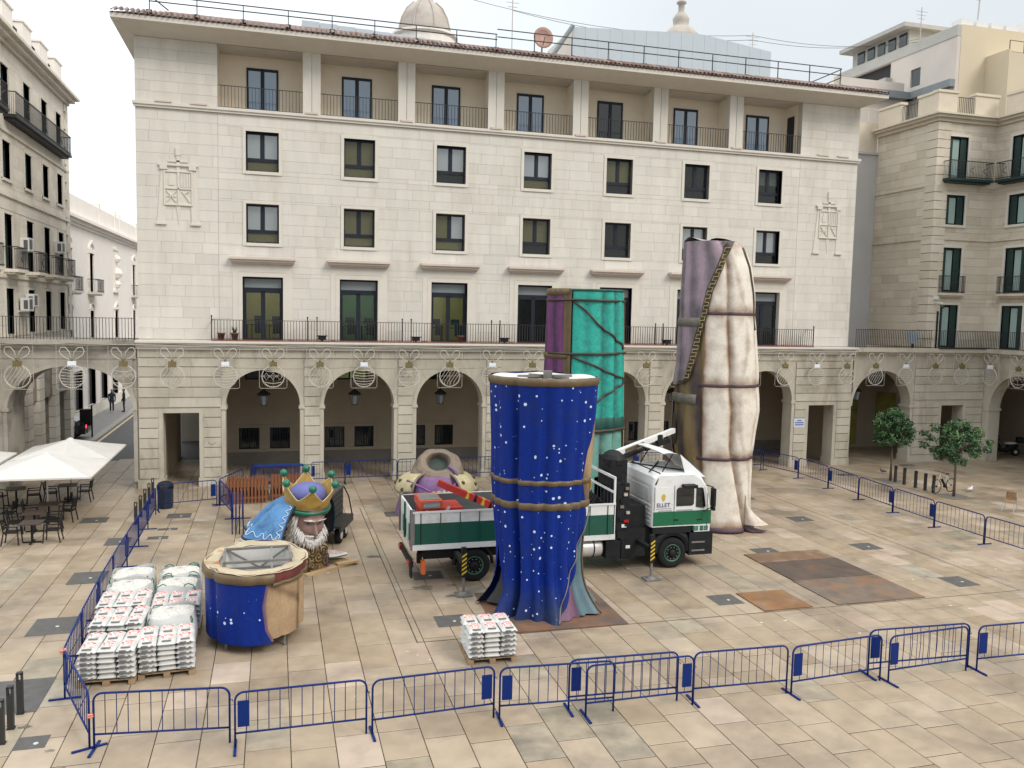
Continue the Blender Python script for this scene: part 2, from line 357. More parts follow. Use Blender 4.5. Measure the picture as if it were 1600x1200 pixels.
def make_door():
    o_=MB(); hw=.92; H=3.0; f=.08; y0,y1=.27,.36
    for q in ((-hw,-hw+f,0,H),(hw-f,hw,0,H),(-hw+f,hw-f,H-f,H),(-hw+f,hw-f,2.36,2.5),(-.1,.1,0,2.36),(-hw+f,-hw+.16,0,2.36),(hw-.16,hw-f,0,2.36),(-hw+.16,hw-.16,0,.1),(-hw+.16,hw-.16,2.26,2.36)): o_.bx(q[0],q[1],y0,y1,q[2],q[3])
    o=o_.build('balcony_door',m_frame,bld)
    b=MB(); b.bx(-hw+f,hw-f,.3,.32,2.5,H-f); b.build('transom_panel',m_panel,o)
    for q in ((-hw+.16,-.1),(.1,hw-.16)): b=MB(); b.bx(q[0],q[1],.31,.32,.1,2.26); b.build('pane',m_gl,o)
    b=MB(); b.bx(-hw-.2,-hw,-.035,.3,0,H); b.bx(hw,hw+.2,-.035,.3,0,H); b.bx(-hw-.2,hw+.2,-.035,.3,H,H+.2); b.build('stone_surround',m_trim,o)
    b=MB(); b.bx(-1.49,1.49,-.4,.0,3.79,3.9); b.bx(-1.44,1.44,-.3,0,3.68,3.79); b.bx(-1.38,1.38,-.2,0,3.6,3.68); b.build('hood_moulding',m_hood,o)
    b=MB(); b.bx(-1.3,1.3,-.02,.0,3.22,3.6); b.bx(-1.36,-1.11,-.02,0,0.05,3.22); b.bx(1.11,1.36,-.02,0,.05,3.22); b.build('stone_panel',m_trim,o)
    return o
d0=make_door(); d0.location=(BX[0],0,6.82); doors=[d0]+[copy_tree(d0,bld,(x,0,6.82)) for x in BX[1:]]
for k,mm in enumerate((m_room,M('office_green_wall',(.16,.33,.2),.8,.1,1),m_room)):
    b=MB(); b.bx(-2,2,4.6,4.7,-.2,3.4); b.bx(-2.1,-2.05,.5,4.6,-.2,3.4); b.bx(2.05,2.1,.5,4.6,-.2,3.4); b.bx(-2,2,.5,4.6,-.36,-.3); b.build('office_wall',mm,doors[k])
    b=MB(); b.bx(-1.2,1.2,1.5,2.0,3.1,3.13); b.bx(-1.2,1.2,3.0,3.5,3.1,3.13); b.build('ceiling_light',m_lampon,doors[k])
    b=MB()
    for i in range(4):
        x=-1.5+i*.85; y=1.2+(i%2)*.9
        b.bx(x,x+.8,y,y+.6,.68,.73); b.bx(x+.05,x+.1,y+.05,y+.5,-.2,.68); b.bx(x+.7,x+.75,y+.05,y+.5,-.2,.68); b.bx(x+.2,x+.65,y+.3,y+.34,.85,1.15); b.bx(x+.38,x+.46,y+.3,y+.34,.73,.86)
        b.bx(x+.25,x+.65,y-.4,y-.34,.3,.85)
    b.build('office_desk',m_desk,doors[k])
# string course, loggia
b=MB(); b.bx(-.1,38.1,-.16,.1,17.36,17.49); b.bx(-.06,38.06,-.1,.02,17.25,17.36); b.build('string_course',m_trim,bld)
b=MB(); b.bx(3.5,34.25,.1,1.7,17.38,17.42); b.bx(3.5,34.25,1.6,1.72,17.42,20.33); b.bx(3.42,3.5,.42,1.7,17.42,20.33); b.bx(34.25,34.33,.42,1.7,17.42,20.33); b.build('loggia_wall',m_loggia,bld)
for i in range(6):
    x=X0+BP*(i+.5); b=MB(); b.bx(x-.41,x-.015,.0,.42,17.42,20.33,1.02); b.bx(x+.015,x+.41,.0,.42,17.42,20.33,.98); b.bx(x-.1,x+.1,.03,.3,17.42,20.32,.8)
    p=b.build('loggia_pier',m_stone,bld); b=MB(); b.bx(x-.30,x+.28,-.2,0,17.49,17.58,.9); b.build('base_slab',m_hood,p)
    b=MB(); b.bx(x-.25,x+.25,.425,1.6,17.42,20.32); b.build('loggia_return',m_loggia,p)
for x in (1.2,2.7,35.6,36.9): b=MB(); b.bx(x-.35,x+.35,-.2,0,17.495,17.57); b.build('base_slab',m_hood,bld)
def make_ldoor():
    b=MB(); hw=.735; H=2.38; f=.09; y0,y1=1.55,1.63
    for q in ((-hw,-hw+f,0,H),(hw-f,hw,0,H),(-hw+f,hw-f,H-.13,H),(-.09,.09,0,H-.13),(-hw+f,-.09,0,.12),(.09,hw-f,0,.12)): b.bx(q[0],q[1],y0,y1,q[2],q[3])
    o=b.build('loggia_door',m_frame,bld)
    for s in ((-hw+f,-.09),(.09,hw-f)): b=MB(); b.bx(s[0],s[1],1.57,1.585,.12,H-.13); b.build('pane',m_glb,o)
    return o
l0=make_ldoor(); l0.location=(BX[0],0,17.42); lds=[l0]+[copy_tree(l0,bld,(x,0,17.42)) for x in BX[1:]]
for c in lds[4].children: c.data=c.data.copy(); c.data.materials[0]=m_gld
b=MB(); b.bx(34.19,34.25,.75,1.35,17.42,19.75); b.build('loggia_side_door',m_frame,bld)
def rail(bm,p0,p1,z0,z1,step=.125,r=.009,rt=.02):
    p0=Vector(p0);p1=Vector(p1); n=max(1,int((p1-p0).length/step)); up=Vector((0,0,1))
    for i in range(n+1):
        q=p0.lerp(p1,i/n); bm.bar(q+up*z0,q+up*z1,r*2)
    bm.bar(p0+up*z1,p1+up*z1,rt*2,.025); bm.bar(p0+up*(z0+.06),p1+up*(z0+.06),.025,.02)
ed=[3.5]+[v for i in range(6) for v in (X0+BP*(i+.5)-.41,X0+BP*(i+.5)+.41)]+[34.25]
for i in range(7):
    b=MB(); rail(b,(ed[2*i],.1,0),(ed[2*i+1],.1,0),17.5,18.52,.15,.011,.02); b.build('loggia_railing',m_rail,bld)
# eaves and roof
b=MB()
xa,xb,yf,zf=-.75,38.75,-1.35,20.62
b.add([(0,0,20.33),(38,0,20.33),(xb,yf,zf),(xa,yf,zf),(xa,yf,zf+.2),(xb,yf,zf+.2),(xa,14.5,zf),(xb,14.5,zf),(0,14,20.33),(38,14,20.33),(xa,14.5,zf+.2),(xb,14.5,zf+.2)],
 [(0,3,2,1),(3,4,5,2),(3,0,8,6),(1,2,7,9),(3,6,10,4),(2,5,11,7),(4,10,11,5)]); b.build('eaves',m_trim,bld)
b=MB(); b.add([(xa-.02,yf-.03,20.83),(xb+.02,yf-.03,20.83),(xb-2,2.2,22.2),(xa+2,2.2,22.2),(xb+.02,14.5,20.83),(xa-.02,14.5,20.83),(xb-2,12,22.2),(xa+2,12,22.2)],[(0,1,2,3),(1,4,6,2),(5,0,3,7),(3,2,6,7)]); b.build('roof',m_roof,bld)
b=MB(); rs=random.Random(2); n=175
for i in range(n):
    x=xa+(i+.5)*(xb-xa)/n; r=.085; t=rs.uniform(.7,1.5); vs=[];y0=yf-.1+rs.uniform(-.02,.02)
    for y,dz in ((y0,0),(y0+.5,.21),(y0+1.0,.42)):
        for j in range(6): a=math.pi*j/5; vs.append((x+r*math.cos(a),y,20.86+dz+r*math.sin(a)*1.1))
    fs=[(k*6+j,k*6+j+1,k*6+j+7,k*6+j+6) for k in range(2) for j in range(5)]
    b.add(vs,fs,t)
    b.add([(x-.05,y0-.02,20.84),(x+.05,y0-.02,20.84),(x+.05,y0+.1,20.86),(x-.05,y0+.1,20.86)],[(0,1,2,3)],.6)
tag(b.build('eave_tiles',m_roof,bld),kind='stuff')
b=MB(); rp=[]
for i in range(19):
    x=.7+i*1.98; zz=22.25 if i>8 else 22.0; b.bar((x,-.3,21.3),(x,-.3,zz),.04); b.bx(x-.12,x+.12,-.45,-.2,21.25,21.38)
for zz in (.62,.98): b.bar((.7,-.3,21.35+zz*.7),(16.6,-.3,21.35+zz*.7),.04); b.bar((16.6,-.3,21.3+zz),(36.4,-.3,21.3+zz),.04)
b.bar((36.4,-.3,22.25),(36.4,3,22.25),.04); b.bar((36.4,-.3,21.8),(36.4,3,21.8),.04); b.bar((.7,-.3,22.04),(1.3,1.4,22.0),.04)
b.build('roof_railing',m_rail,bld)
b=MB()
for i in range(8): b.bx(7.5+i*.99,8.47+i*.99,8,12,21,24.35-i*.04,1-.02*(i%2))
b.bx(7.5,15.4,8.02,12,21,23.9); o=b.build('rooftop_annex',m_clad,bld)
b=MB(); rs=random.Random(8)
for i in range(17):
    x=23.45+i*.803; 
    def zt(x): return 25.72+(x-23.45)/8.5*.5 if x<31.95 else 26.22-(x-31.95)/5.1*.6
    b.add([(x+.005,8,21),(x+.798,8,21),(x+.798,8,zt(x+.8)),(x+.005,8,zt(x)),(x+.005,8.05,21),(x+.798,8.05,21),(x+.798,8.05,zt(x+.8)),(x+.005,8.05,zt(x))],[(0,1,2,3),(0,4,5,1),(1,5,6,2),(2,6,7,3),(3,7,4,0)],1)
o=b.build('rooftop_hall',m_clad,bld)
b=MB(); b.add([(23.45,8.06,21),(37.1,8.06,21),(37.1,8.06,25.58),(31.95,8.06,26.2),(23.45,8.06,25.7),(23.45,13,21),(37.1,13,21),(37.1,13,25.58),(31.95,13,26.2),(23.45,13,25.7)],[(0,1,2,3,4),(0,4,9,5),(1,6,7,2),(2,7,8,3),(3,8,9,4)]); b.build('hall_body',m_trim,o)
b=MB(); b.tube([(21.8,7.9,23.4),(22.3,7.9,24.1),(23.4,7.9,25.75)],.14,8); b.build('rain_pipe',m_panel,o)
# ------------------------------------------------------------------ arcade
def arch_pts(xa,xb,zs,zc,n=20): 
    c=(xa+xb)/2; rx=(xb-xa)/2; return [(c-rx*math.cos(math.pi*i/n),zs+(zc-zs)*math.sin(math.pi*i/n)) for i in range(n+1)]
def arch_fill(bm,T,xa,xb,zs,zc,zt,d0,d1,n=20,tone=1.):
    P=arch_pts(xa,xb,zs,zc,n)
    for (a,za),(c,zb) in zip(P,P[1:]):
        bm.add([T(a,za,d0),T(c,zb,d0),T(c,zt,d0),T(a,zt,d0),T(a,za,d1),T(c,zb,d1),T(c,zt,d1),T(a,zt,d1)],[(0,1,2,3),(5,4,7,6),(4,5,1,0)],tone)
def arch_band(bm,T,xa,xb,zs,zc,wd,d0,d1,n=20,tone=1.):
    P=arch_pts(xa,xb,zs,zc,n); Q=arch_pts(xa-wd,xb+wd,zs,zc+wd,n)
    for i in range(n):
        p,q,u,v=P[i],P[i+1],Q[i+1],Q[i]
        bm.add([T(*p,d0),T(*q,d0),T(*u,d0),T(*v,d0),T(*p,d1),T(*q,d1),T(*u,d1),T(*v,d1)],[(0,1,2,3),(4,5,1,0),(6,7,3,2)],tone)
def tbox(bm,T,a0,a1,b0,b1,d0,d1,tone=1.):
    v=[T(a,b_,d) for d in (d0,d1) for a,b_ in ((a0,b0),(a1,b0),(a1,b1),(a0,b1))]
    bm.add(v,[(0,1,2,3),(7,6,5,4),(4,5,1,0),(5,6,2,1),(6,7,3,2),(7,4,0,3)],tone)
TA=lambda a,b_,d:(a,-.5+d,b_)
ZS,ZC,ZT,HW=3.76,5.45,6.4,1.69
b=MB()
for i,x in enumerate(BX): arch_fill(b,TA,x-HW,x+HW,ZS,ZC,ZT,0,.85)
for i in range(6): tbox(b,TA,BX[i]+HW,BX[i+1]-HW,0,ZT,0,.85)
for q in strips(0,BX[0]-HW,0,ZT,[(1.05,2.62,-1,3.47)])+strips(BX[6]+HW,38,0,ZT,[(35.2,36.88,-1,3.5)]): tbox(b,TA,q[0],q[1],q[2],q[3],0,.85)
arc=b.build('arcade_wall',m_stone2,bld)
CZ=[.42+.4705*k for k in range(13)]; CZ[-1]=6.0
rs=random.Random(21)
def course_blocks(T,xa,xb,holes,par,split,gap=.02,proud=.06,cz=CZ,mat=None):
    for z0,z1 in zip(cz,cz[1:]):
        for a,c,p,q in strips(xa,xb,z0,z1,holes):
            if q-p<.12 : continue
            k=split if c-a>1.3 else 1; js=[a]+[a+(c-a)*(j+rs.uniform(-.12,.12))/k for j in range(1,k)]+[c]
            for u,v in zip(js,js[1:]):
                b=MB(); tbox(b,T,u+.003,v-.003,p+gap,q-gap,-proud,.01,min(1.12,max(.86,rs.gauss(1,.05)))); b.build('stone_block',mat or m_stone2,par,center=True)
for i in range(6):
    x=X0+BP*(i+.5); course_blocks(TA,x-.36,x+.36,[],arc,1)
course_blocks(TA,.03,BX[0]-HW-.2,[(.85,2.82,-1,3.67)],arc,3); course_blocks(TA,BX[6]+HW+.2,37.97,[(35.0,37.08,-1,3.7)],arc,3)
for i,x in enumerate(BX):
    b=MB(); arch_band(b,TA,x-HW,x+HW,ZS,ZC,.19,-.03,0)
    for s in (-1,1):
        e0,e1=sorted((x+s*HW,x+s*(HW+.19))); tbox(b,TA,e0,e1,.4,ZS-.16,-.03,0)
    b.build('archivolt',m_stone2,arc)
    for s in (-1,1):
        b=MB(); e0,e1=sorted((x+s*(HW-.06),x+s*(HW+.24))); tbox(b,TA,e0,e1,ZS-.16,ZS-.06,-.07,.9); e0,e1=sorted((x+s*(HW-.035),x+s*(HW+.21))); tbox(b,TA,e0,e1,ZS-.06,ZS+.02,-.05,.88); b.build('impost',m_stone2,arc)
edges=[0,.0]; pl=[(0,1.05),(2.62,BX[0]-HW)]+[(BX[i]+HW,BX[i+1]-HW) for i in range(6)]+[(BX[6]+HW,35.2),(36.88,38)]
for a,c in pl: b=MB(); tbox(b,TA,a-.05,c+.05,0,.4,-.06,.9); b.build('plinth',m_stone2,arc)
for a,c,zt in ((1.05,2.62,3.47),(35.2,36.88,3.5)):
    b=MB(); tbox(b,TA,a-.2,a+.01,.41,zt-.01,-.03,.87); tbox(b,TA,c-.01,c+.2,.41,zt-.01,-.03,.87); tbox(b,TA,a-.2,c+.2,zt-.01,zt+.2,-.03,.87); b.build('passage_frame',m_stone2,arc)
rs=random.Random(4); x=0.
while x<38:
    L=min(rs.uniform(1.2,1.9),38-x); b=MB(); tbox(b,TA,x+.004,x+L-.004,6.03,6.4,-.05,.01,rs.gauss(1,.04)); b.build('frieze_block',m_stone2,arc,center=True); x+=L
b=MB(); b.bx(-.05,38.05,-.68,.0,6.4,6.54); b.bx(-.05,38.05,-.8,.0,6.54,6.7); b.bx(-.05,38.05,-.9,.0,6.7,6.8); b.build('cornice',m_trim,bld)
b=MB(); b.bx(3.2,35.15,-.84,.0,6.8,6.85); b.build('balcony_floor',m_terra,bld)
b=MB(); rail(b,(3.2,-.72,0),(35.15,-.72,0),6.85,7.78,.135,.011,.022)
for x in [3.2,35.15]+[X0+BP*(i+.5)+s for i in range(6) for s in (-.22,.22)]: b.bar((x,-.72,6.85),(x,-.72,7.93),.045); b.ball((x,-.72,7.95),.045,6)
b.bar((3.2,-.72,7.77),(3.2,0,7.77),.04); b.bar((35.15,-.72,7.77),(35.15,0,7.77),.04); b.build('balcony_railing',m_rail,bld)
# inside the arcade
b=MB(); b.bx(0,38,.3,5.0,6.0,6.1); b.build('arcade_ceiling',m_under,bld)
aw=[]
for i,x in enumerate(BX): aw+=[(x-1.32,x-.27,.82,1.97),(x+.27,x+1.32,.82,1.97)]
aw+=[(x-1.0,x+1.0,4.55,5.7) for x in BX]
b=MB()
for a,c,z0,z1 in strips(2.75,37.95,.65,6.0,aw): b.bx(a,c,5.0,5.3,z0,z1)
b.bx(0,.95,.35,8,0,6.4); b.bx(2.75,3.05,5.3,13.6,0,6.4); b.bx(37.6,37.97,.36,13.6,0,6.4)
inner=b.build('arcade_back_wall',m_under,bld)
b=MB(); b.bx(2.72,37.95,4.95,5.3,0,.65); b.build('wall_plinth',m_plin,inner)
b=MB(); b.bx(3.1,37.6,6.5,6.6,0,6); b.build('interior_partition',m_dark,bld)
m_curt=M('teal_grey_curtain',(.17,.22,.22),.8,.25,4,stretch=(14,1,.3))
def make_awin():
    b=MB(); 
    for q in ((-.525,-.46,0,1.15),(.46,.525,0,1.15),(-.46,.46,0,.06),(-.46,.46,1.08,1.15),(-.03,.03,.06,1.08)): b.bx(q[0],q[1],5.06,5.14,q[2],q[3])
    for k in range(7): x=-.4+.133*k; b.bx(x-.01,x+.01,5.0,5.02,.05,1.1)
    o=b.build('barred_window',m_frame,bld); b=MB(); b.bx(-.46,.46,5.11,5.12,.06,1.08); b.build('pane',m_gld,o); b=MB(); b.bx(-.46,.46,5.2,5.22,.06,1.08); b.build('curtain',m_curt,o); return o
a0=make_awin(); a0.location=(BX[0]-.795,0,.82)
for i,x in enumerate(BX):
    for s in (-1,1):
        if i or s>0: copy_tree(a0,bld,(x+s*.795,0,.82))
    b=MB()
    for q in ((-1.5,1.5,1.97,2.12),(-1.5,1.5,.66,.82),(-1.5,-1.32,.82,1.97),(1.32,1.5,.82,1.97)): b.bx(x+q[0],x+q[1],4.95,5.1,q[2],q[3])
    b.build('window_surround',m_under,inner)
m_lime=M('glowing_office_wall',(.42,.46,.12),.8,.1,2,emit=.35); m_teal=M('dark_teal_wall',(.02,.07,.07),.8,.2,2)  # lime wall glows by itself, no lamp in the room
for i,x in enumerate(BX):
    b=MB()
    for q in ((-1,-.92,4.55,5.7),(.92,1,4.55,5.7),(-.92,.92,4.55,4.63),(-.92,.92,5.62,5.7),(-.04,.04,4.63,5.62)): b.bx(x+q[0],x+q[1],5.05,5.15,q[2],q[3])
    o=b.build('mezzanine_window',m_frame,bld); b=MB(); b.bx(x-.92,x+.92,5.1,5.11,4.63,5.62); b.build('pane',m_gl,o)
    b=MB(); b.bx(x-.92,x+.92,5.6,5.65,4.4,5.9); b.build('room_wall',m_lime if i in (1,) else m_teal,o)
# coats of arms in relief
def crest(xc):
    b=MB(); y0=-.05
    for s in (-1,1):
        b.prism([(s*.52,15.05-.35),(s*.72,15.05-.35),(s*.93,12.15),(s*.55,12.15)][::s],lambda a,c,d:(xc+a,d,c),y0+.015,0); b.bx(xc+s*.74-.22,xc+s*.74+.22,-.09,0,12.07,12.16)
        b.bx(xc+s*.62-.16,xc+s*.62+.16,-.1,0,14.55,14.72); b.bx(xc+min(0,s*.42),xc+max(0,s*.42),y0,0,14.9,14.97)
    b.bx(xc-.85,xc+.85,-.1,0,14.72,14.8); b.bx(xc-.07,xc+.07,y0,0,14.2,15.2); b.bx(xc-.1,xc+.1,y0-.02,0,15.2,15.55)
    b.prism([(-.6,14.45),(-.6,13.0),(0,12.0-.05),(.6,13.0),(.6,14.45)][::-1],lambda a,c,d:(xc+a,d,c),-.03,0) if 0 else None
    b.bx(xc-.62,xc+.62,-.03,0,12.95,14.5)
    for q in ((-.62,.62,14.44,14.5),(-.62,.62,12.95,13.01),(-.62,-.56,13.01,14.44),(.56,.62,13.01,14.44),(-.03,.03,13.01,14.44),(-.56,.56,13.68,13.74)): b.bx(xc+q[0],xc+q[1],-.08,-.03,q[2],q[3])
    for k in range(4): b.bx(xc+.1+k*.12,xc+.16+k*.12,-.06,-.03,13.78,14.4)
    b.bx(xc-.42,xc-.18,-.06,-.03,13.85,14.2); b.bx(xc-.36,xc-.24,-.06,-.03,14.2,14.34); b.bar((xc-.5,-.045,13.1),(xc-.1,-.045,13.6),.06,.03); b.bar((xc-.5,-.045,13.6),(xc-.1,-.045,13.1),.06,.03); b.bar((xc-.5,-.045,13.35),(xc-.1,-.045,13.35),.05,.03)
    b.bar((xc+.15,-.045,13.6),(xc+.5,-.045,13.1),.06,.03); b.bar((xc+.3,-.045,13.5),(xc+.45,-.045,13.6),.1,.03)
    b.prism([(-.1,12.95),(0,12.1),(.1,12.95)],lambda a,c,d:(xc+a,d,c),-.03,0)
    b.build('coat_of_arms',m_trim,bld)
crest(1.78); crest(36.25)
# ------------------------------------------------------------------ left street side
m_wst = M('weathered_limestone',(.36,.335,.285),.8,.1,1.2,tone=True,world=True,c2=(.15,.135,.115),c2s=.7,c2lo=.48,c2hi=.7,bump=.06)
m_lst = M('buff_stone',(.68,.635,.555),.8,.06,1.2,tone=True,world=True,c2=(.5,.45,.38),c2s=.4,c2lo=.5,c2hi=.75,bump=.04)
m_whi = M('white_plaster',(.82,.77,.715),.8,.05,1,world=True)
m_green = M('dark_green_shutter',(.012,.035,.033),.5,.2,5)
m_ac = M('white_metal_casing',(.66,.67,.66),.5,.05,5)
m_shop = M('dark_shopfront',(.06,.065,.07),.3,.1,2)
br=thing('street_arch','weathered grey stone arch with iron-railed terrace spanning the side street','arch',(-5,-.5,0))
TB=lambda a,b_,d:(a+5,d,b_)      # local to the arch
b=MB(); arch_fill(b,TB,-5.3,-.2,3.7,5.62,6.4,0,2.6); tbox(b,TB,-14,-5.3,0,6.4,0,2.6); tbox(b,TB,-.2,-.005,0,6.4,.06,2.6); bw=b.build('wall',m_wst,br)
b=MB(); tbox(b,TB,-14,-.06,6.4,6.55,-.2,2.6); tbox(b,TB,-14,-.06,6.55,6.8,-.36,2.6); b.build('cornice',m_wst,br)
b=MB(); arch_band(b,TB,-5.3,-.2,3.7,5.62,.17,-.04,.02); tbox(b,TB,-5.47,-5.3,.3,3.6,-.04,.02); tbox(b,TB,-.2,-.03,.3,3.6,-.04,.1); b.build('archivolt',m_wst,bw)
for q in ((-5.5,-5.24),(-.26,-.03)): b=MB(); tbox(b,TB,q[0],q[1],3.6,3.75,-.08,.6); b.build('impost',m_wst,bw)
for k in range(3): 
    z=5.0+k*.47; b=MB(); tbox(b,TB,-14,-.06 if z>5.85 else -13,z+.01,z+.45,-.035,.01,.95+.04*k); b.build('frieze_course',m_wst,bw)
b=MB(); rail(b,(-9+5,-.25,0),(-.05+5,-.25,0),6.8,7.78,.13,.011,.022); b.bar((4.93,-.25,6.8),(4.93,-.25,7.95),.06); b.build('terrace_railing',m_rail,br)
def facade_wins(par,T,cols,rows,hw,mfr,shut=True,sur=.14):
    for a in cols:
        for z0,z1,kind in rows:
            b=MB(); tbox(b,T,a-hw,a+hw,z0,z1,.26,.3); o=b.build('window',m_gld,par)
            b=MB()
            for q in ((-hw,-hw+.09,z0,z1),(hw-.09,hw,z0,z1),(-hw+.09,hw-.09,z1-.12,z1),(-.05,.05,z0,z1-.12),(-hw+.09,hw-.09,z0,z0+.1)): tbox(b,T,a+q[0],a+q[1],q[2],q[3],.2,.27)
            b.build('frame',mfr,o)
            b=MB(); tbox(b,T,a-hw-sur,a-hw,z0-sur*.6,z1+sur,-.04,.3); tbox(b,T,a+hw,a+hw+sur,z0-sur*.6,z1+sur,-.04,.3); tbox(b,T,a-hw,a+hw,z1,z1+sur,-.04,.3)
            if kind!='d': tbox(b,T,a-hw-sur,a+hw+sur,z0-sur,z0-.002,-.09,.3)
            b.build('stone_surround',m_trim if mfr is m_green else m_lst,o)
            if shut:
                for s in (-1,1):
                    b=MB(); e0,e1=sorted((a+s*hw*.38,a+s*hw*.98)); tbox(b,T,e0,e1,z0+.04,z1-.06,.1,.15)
                    b.build('shutter',mfr,o)
                b=MB(); tbox(b,T,a-hw*.3,a+hw*.3,z0+.1,z1-.15,.16,.18); b.build('curtain',m_curtain,o)
m_curtain = M('pale_green_curtain',(.30,.40,.38),.8,.15,3,stretch=(8,8,.5))
lb=thing('corner_house','buff stone house with dark iron balconies along the side street','building',(-5.8,7,0))
TL=lambda a,b_,d:(-d,a-7,b_)
rowsL=[(16.95,19.1,'d'),(14.0,15.7,'w'),(9.95,12.42,'d'),(6.9,9.02,'d')]; colsL=[-1.4,2.25,5.85,9.15,12.25]
hl=[(a-.62,a+.62,z0,z1) for a in colsL for z0,z1,k in rowsL]
b=MB()
for q in strips(-3,14.4,6.0,20.1,hl): tbox(b,TL,q[0],q[1],q[2],q[3],.02,.45)
tbox(b,TL,14.0,14.4,6,20.1,.45,10); tbox(b,TL,-3,14.4,6,20.1,1.2,1.3); lw=b.build('wall',m_core,lb)
b=MB(); rs=random.Random(31)
for q in ashlar(-3,13.6,6.8,20.0,[(h[0]-.15,h[1]+.15,h[2]-.15,h[3]+.15) for h in hl],.52,1.1,rnd=rs): tbox(b,TL,q[0],q[1],q[2],q[3],0,.021,rs.gauss(1,.03))
tag(b.build('stone_blocks',m_lst,lw),kind='stuff')
for k in range(26): b=MB(); tbox(b,TL,13.6+(.0 if k%2 else .25),14.44,6.8+k*.51,7.29+k*.51,-.05,.6,rs.gauss(1,.04)); b.build('quoin',m_lst,lw)
facade_wins(lb,TL,colsL,rowsL,.62,m_green,False,.13)
for z in (13.2,16.1,9.5): b=MB(); tbox(b,TL,-3,14.45,z,z+.16,-.08,.1); b.build('string_course',m_lst,lb)
b=MB(); tbox(b,TL,-3,14.5,20.0,20.2,-.15,.5); tbox(b,TL,-3,14.75,20.2,20.4,-.4,.5); tbox(b,TL,-3,15,20.4,20.55,-.62,.5); b.build('cornice',m_lst,lb)
for a in (-1.5,2.4,5.6,8.8,11.9): b=MB(); tbox(b,TL,a-.1,a+1.5,20.55,22.0,0,.5); tbox(b,TL,a-.16,a+1.56,22.0,22.1,-.06,.56); b.build('parapet_block',m_whi,lb)
b=MB()
for a in (-1.5,2.4,5.6,8.8): rail(b,(-.25,a+1.5-7,0),(-.25,a+3.1-7,0),20.6,21.6,.12,.012)
b.build('parapet_railing',m_rail,lb)
def balcony(par,T,a0,a1,z,pr=.75,h=1.0,slab=m_lst,m=None):
    b=MB(); tbox(b,T,a0,a1,z-.14,z,-pr,.0); tbox(b,T,a0+.1,a1-.1,z-.24,z-.14,-pr+.15,0); o=b.build('balcony',slab,par)
    b=MB(); n=max(2,int((a1-a0)/.11))
    P=lambda a,zz,d:Vector(T(a,zz,d))
    for i in range(n+1): a=a0+.03+(a1-a0-.06)*i/n; b.bar(P(a,z,-pr+.04),P(a,z+h,-pr+.04),.013)
    for a in (a0+.03,a1-.03):
        for i in range(1,6): d=-pr+.04+i*(pr-.05)/6; b.bar(P(a,z,d),P(a,z+h,d),.012)
        b.bar(P(a,z+h,-pr+.04),P(a,z+h,0),.04)
    for zz in (z+.08,z+h): b.bar(P(a0+.03,zz,-pr+.04),P(a1-.03,zz,-pr+.04),.045)
    for a in [a0+(a1-a0)*f for f in ((.5,) if a1-a0<3 else (.2,.5,.8))]: b.tube([P(a+.14*math.cos(t*.7),z+.25+t*.05,-pr+.04) for t in range(10)],.02,4)
    b.build('railing',m or m_rail,o)
balcony(lb,TL,2.0,12.9,16.9,.55,1.0,m_rail); balcony(lb,TL,-2.3,.9,16.9,.55,1.0,m_rail)
for a in colsL: balcony(lb,TL,a-.85,a+.85,9.9,.6); 
m_fan=M('ac_grille',(.1,.1,.1),.6,.1,4)
acu=None
for i,(a,z,pr) in enumerate(((4.55,10.9,.25),(11.2,11.2,.25),(3.9,8.0,.35),(5.0,8.2,.3))):
    u=thing('air_conditioner','white air conditioning unit %s'%('mounted beside upper balcony window of the buff house','by the corner shutters of the buff house','lower of the pair above the terrace railing','upper of the pair above the terrace railing')[i],'air conditioner',(-5.8,a,z))
    b=MB(); b.bx(.0+pr-.25,pr+.12,-.42,.42,0,.62); b.build('casing',m_ac,u)
    b=MB(); b.bx(pr+.12,pr+.13,-.3,.2,.07,.55); [b.bx(pr+.13,pr+.135,-.3,.2,.1+k*.07,.12+k*.07) for k in range(6)]; b.bx(pr-.1,pr+.08,-.43,-.42,.08,.5); b.build('grille',m_fan,u)
    b=MB(); b.bx(-.02,pr+.1,-.38,-.34,-.05,0); b.bx(-.02,pr+.1,.34,.38,-.05,0); b.build('bracket',m_ac,u)
# ground-floor piers of the house
for k,a in enumerate((2.6,5.0,7.25,10.4,13.95)):
    b=MB(); wd=.45
    tbox(b,TL,a-wd,a+wd,0,6.0,0,1.2); p=b.build('street_pier',m_wst,lb)
    for j in range(9): b=MB(); tbox(b,TL,a-wd-.02,a+wd+.02,.3+j*.6,.86+j*.6,-.05,.3,rs.gauss(1.1,.05)); b.build('stone_block',m_lst,p)
b=MB(); tbox(b,TL,-3,14.4,3.3,6.0,.1,.4); tbox(b,TL,-3,14.4,0,6.0,1.6,1.7); b.build('recessed_wall',m_wst,lb)
# white ornate building further along the street
wb=thing('ornate_white_building','white plastered building with carved window surrounds down the side street','building',(-7,30,0))
TW=lambda a,b_,d:(-d+(a-30)*.02,a-30,b_)
wr=[(20.5,9.3),(27.0,9.3),(44.2,9.3)]
hl=[(a-.65,a+.65,9.3,12.1) for a,_ in wr]+[(a-.65,a+.65,5.6,7.9) for a in (20.5,27,36,44.2)]+[(a-1.2,a+1.2,.9,3.7) for a in (18.2,22.5,26.6,30.8,35,39.2)]
b=MB()
for q in strips(14.4,60,0,14.2,hl): tbox(b,TW,q[0],q[1],q[2],q[3],0,.4)
tbox(b,TW,14.4,60,0,14.2,.7,.8); b.build('wall',m_whi,wb)
b=MB(); tbox(b,TW,14.4,60,13.7,13.9,-.12,.3); tbox(b,TW,14.4,60,13.9,14.1,-.3,.3); tbox(b,TW,14.4,60,14.1,14.3,-.55,.3); b.build('cornice',m_whi,wb)
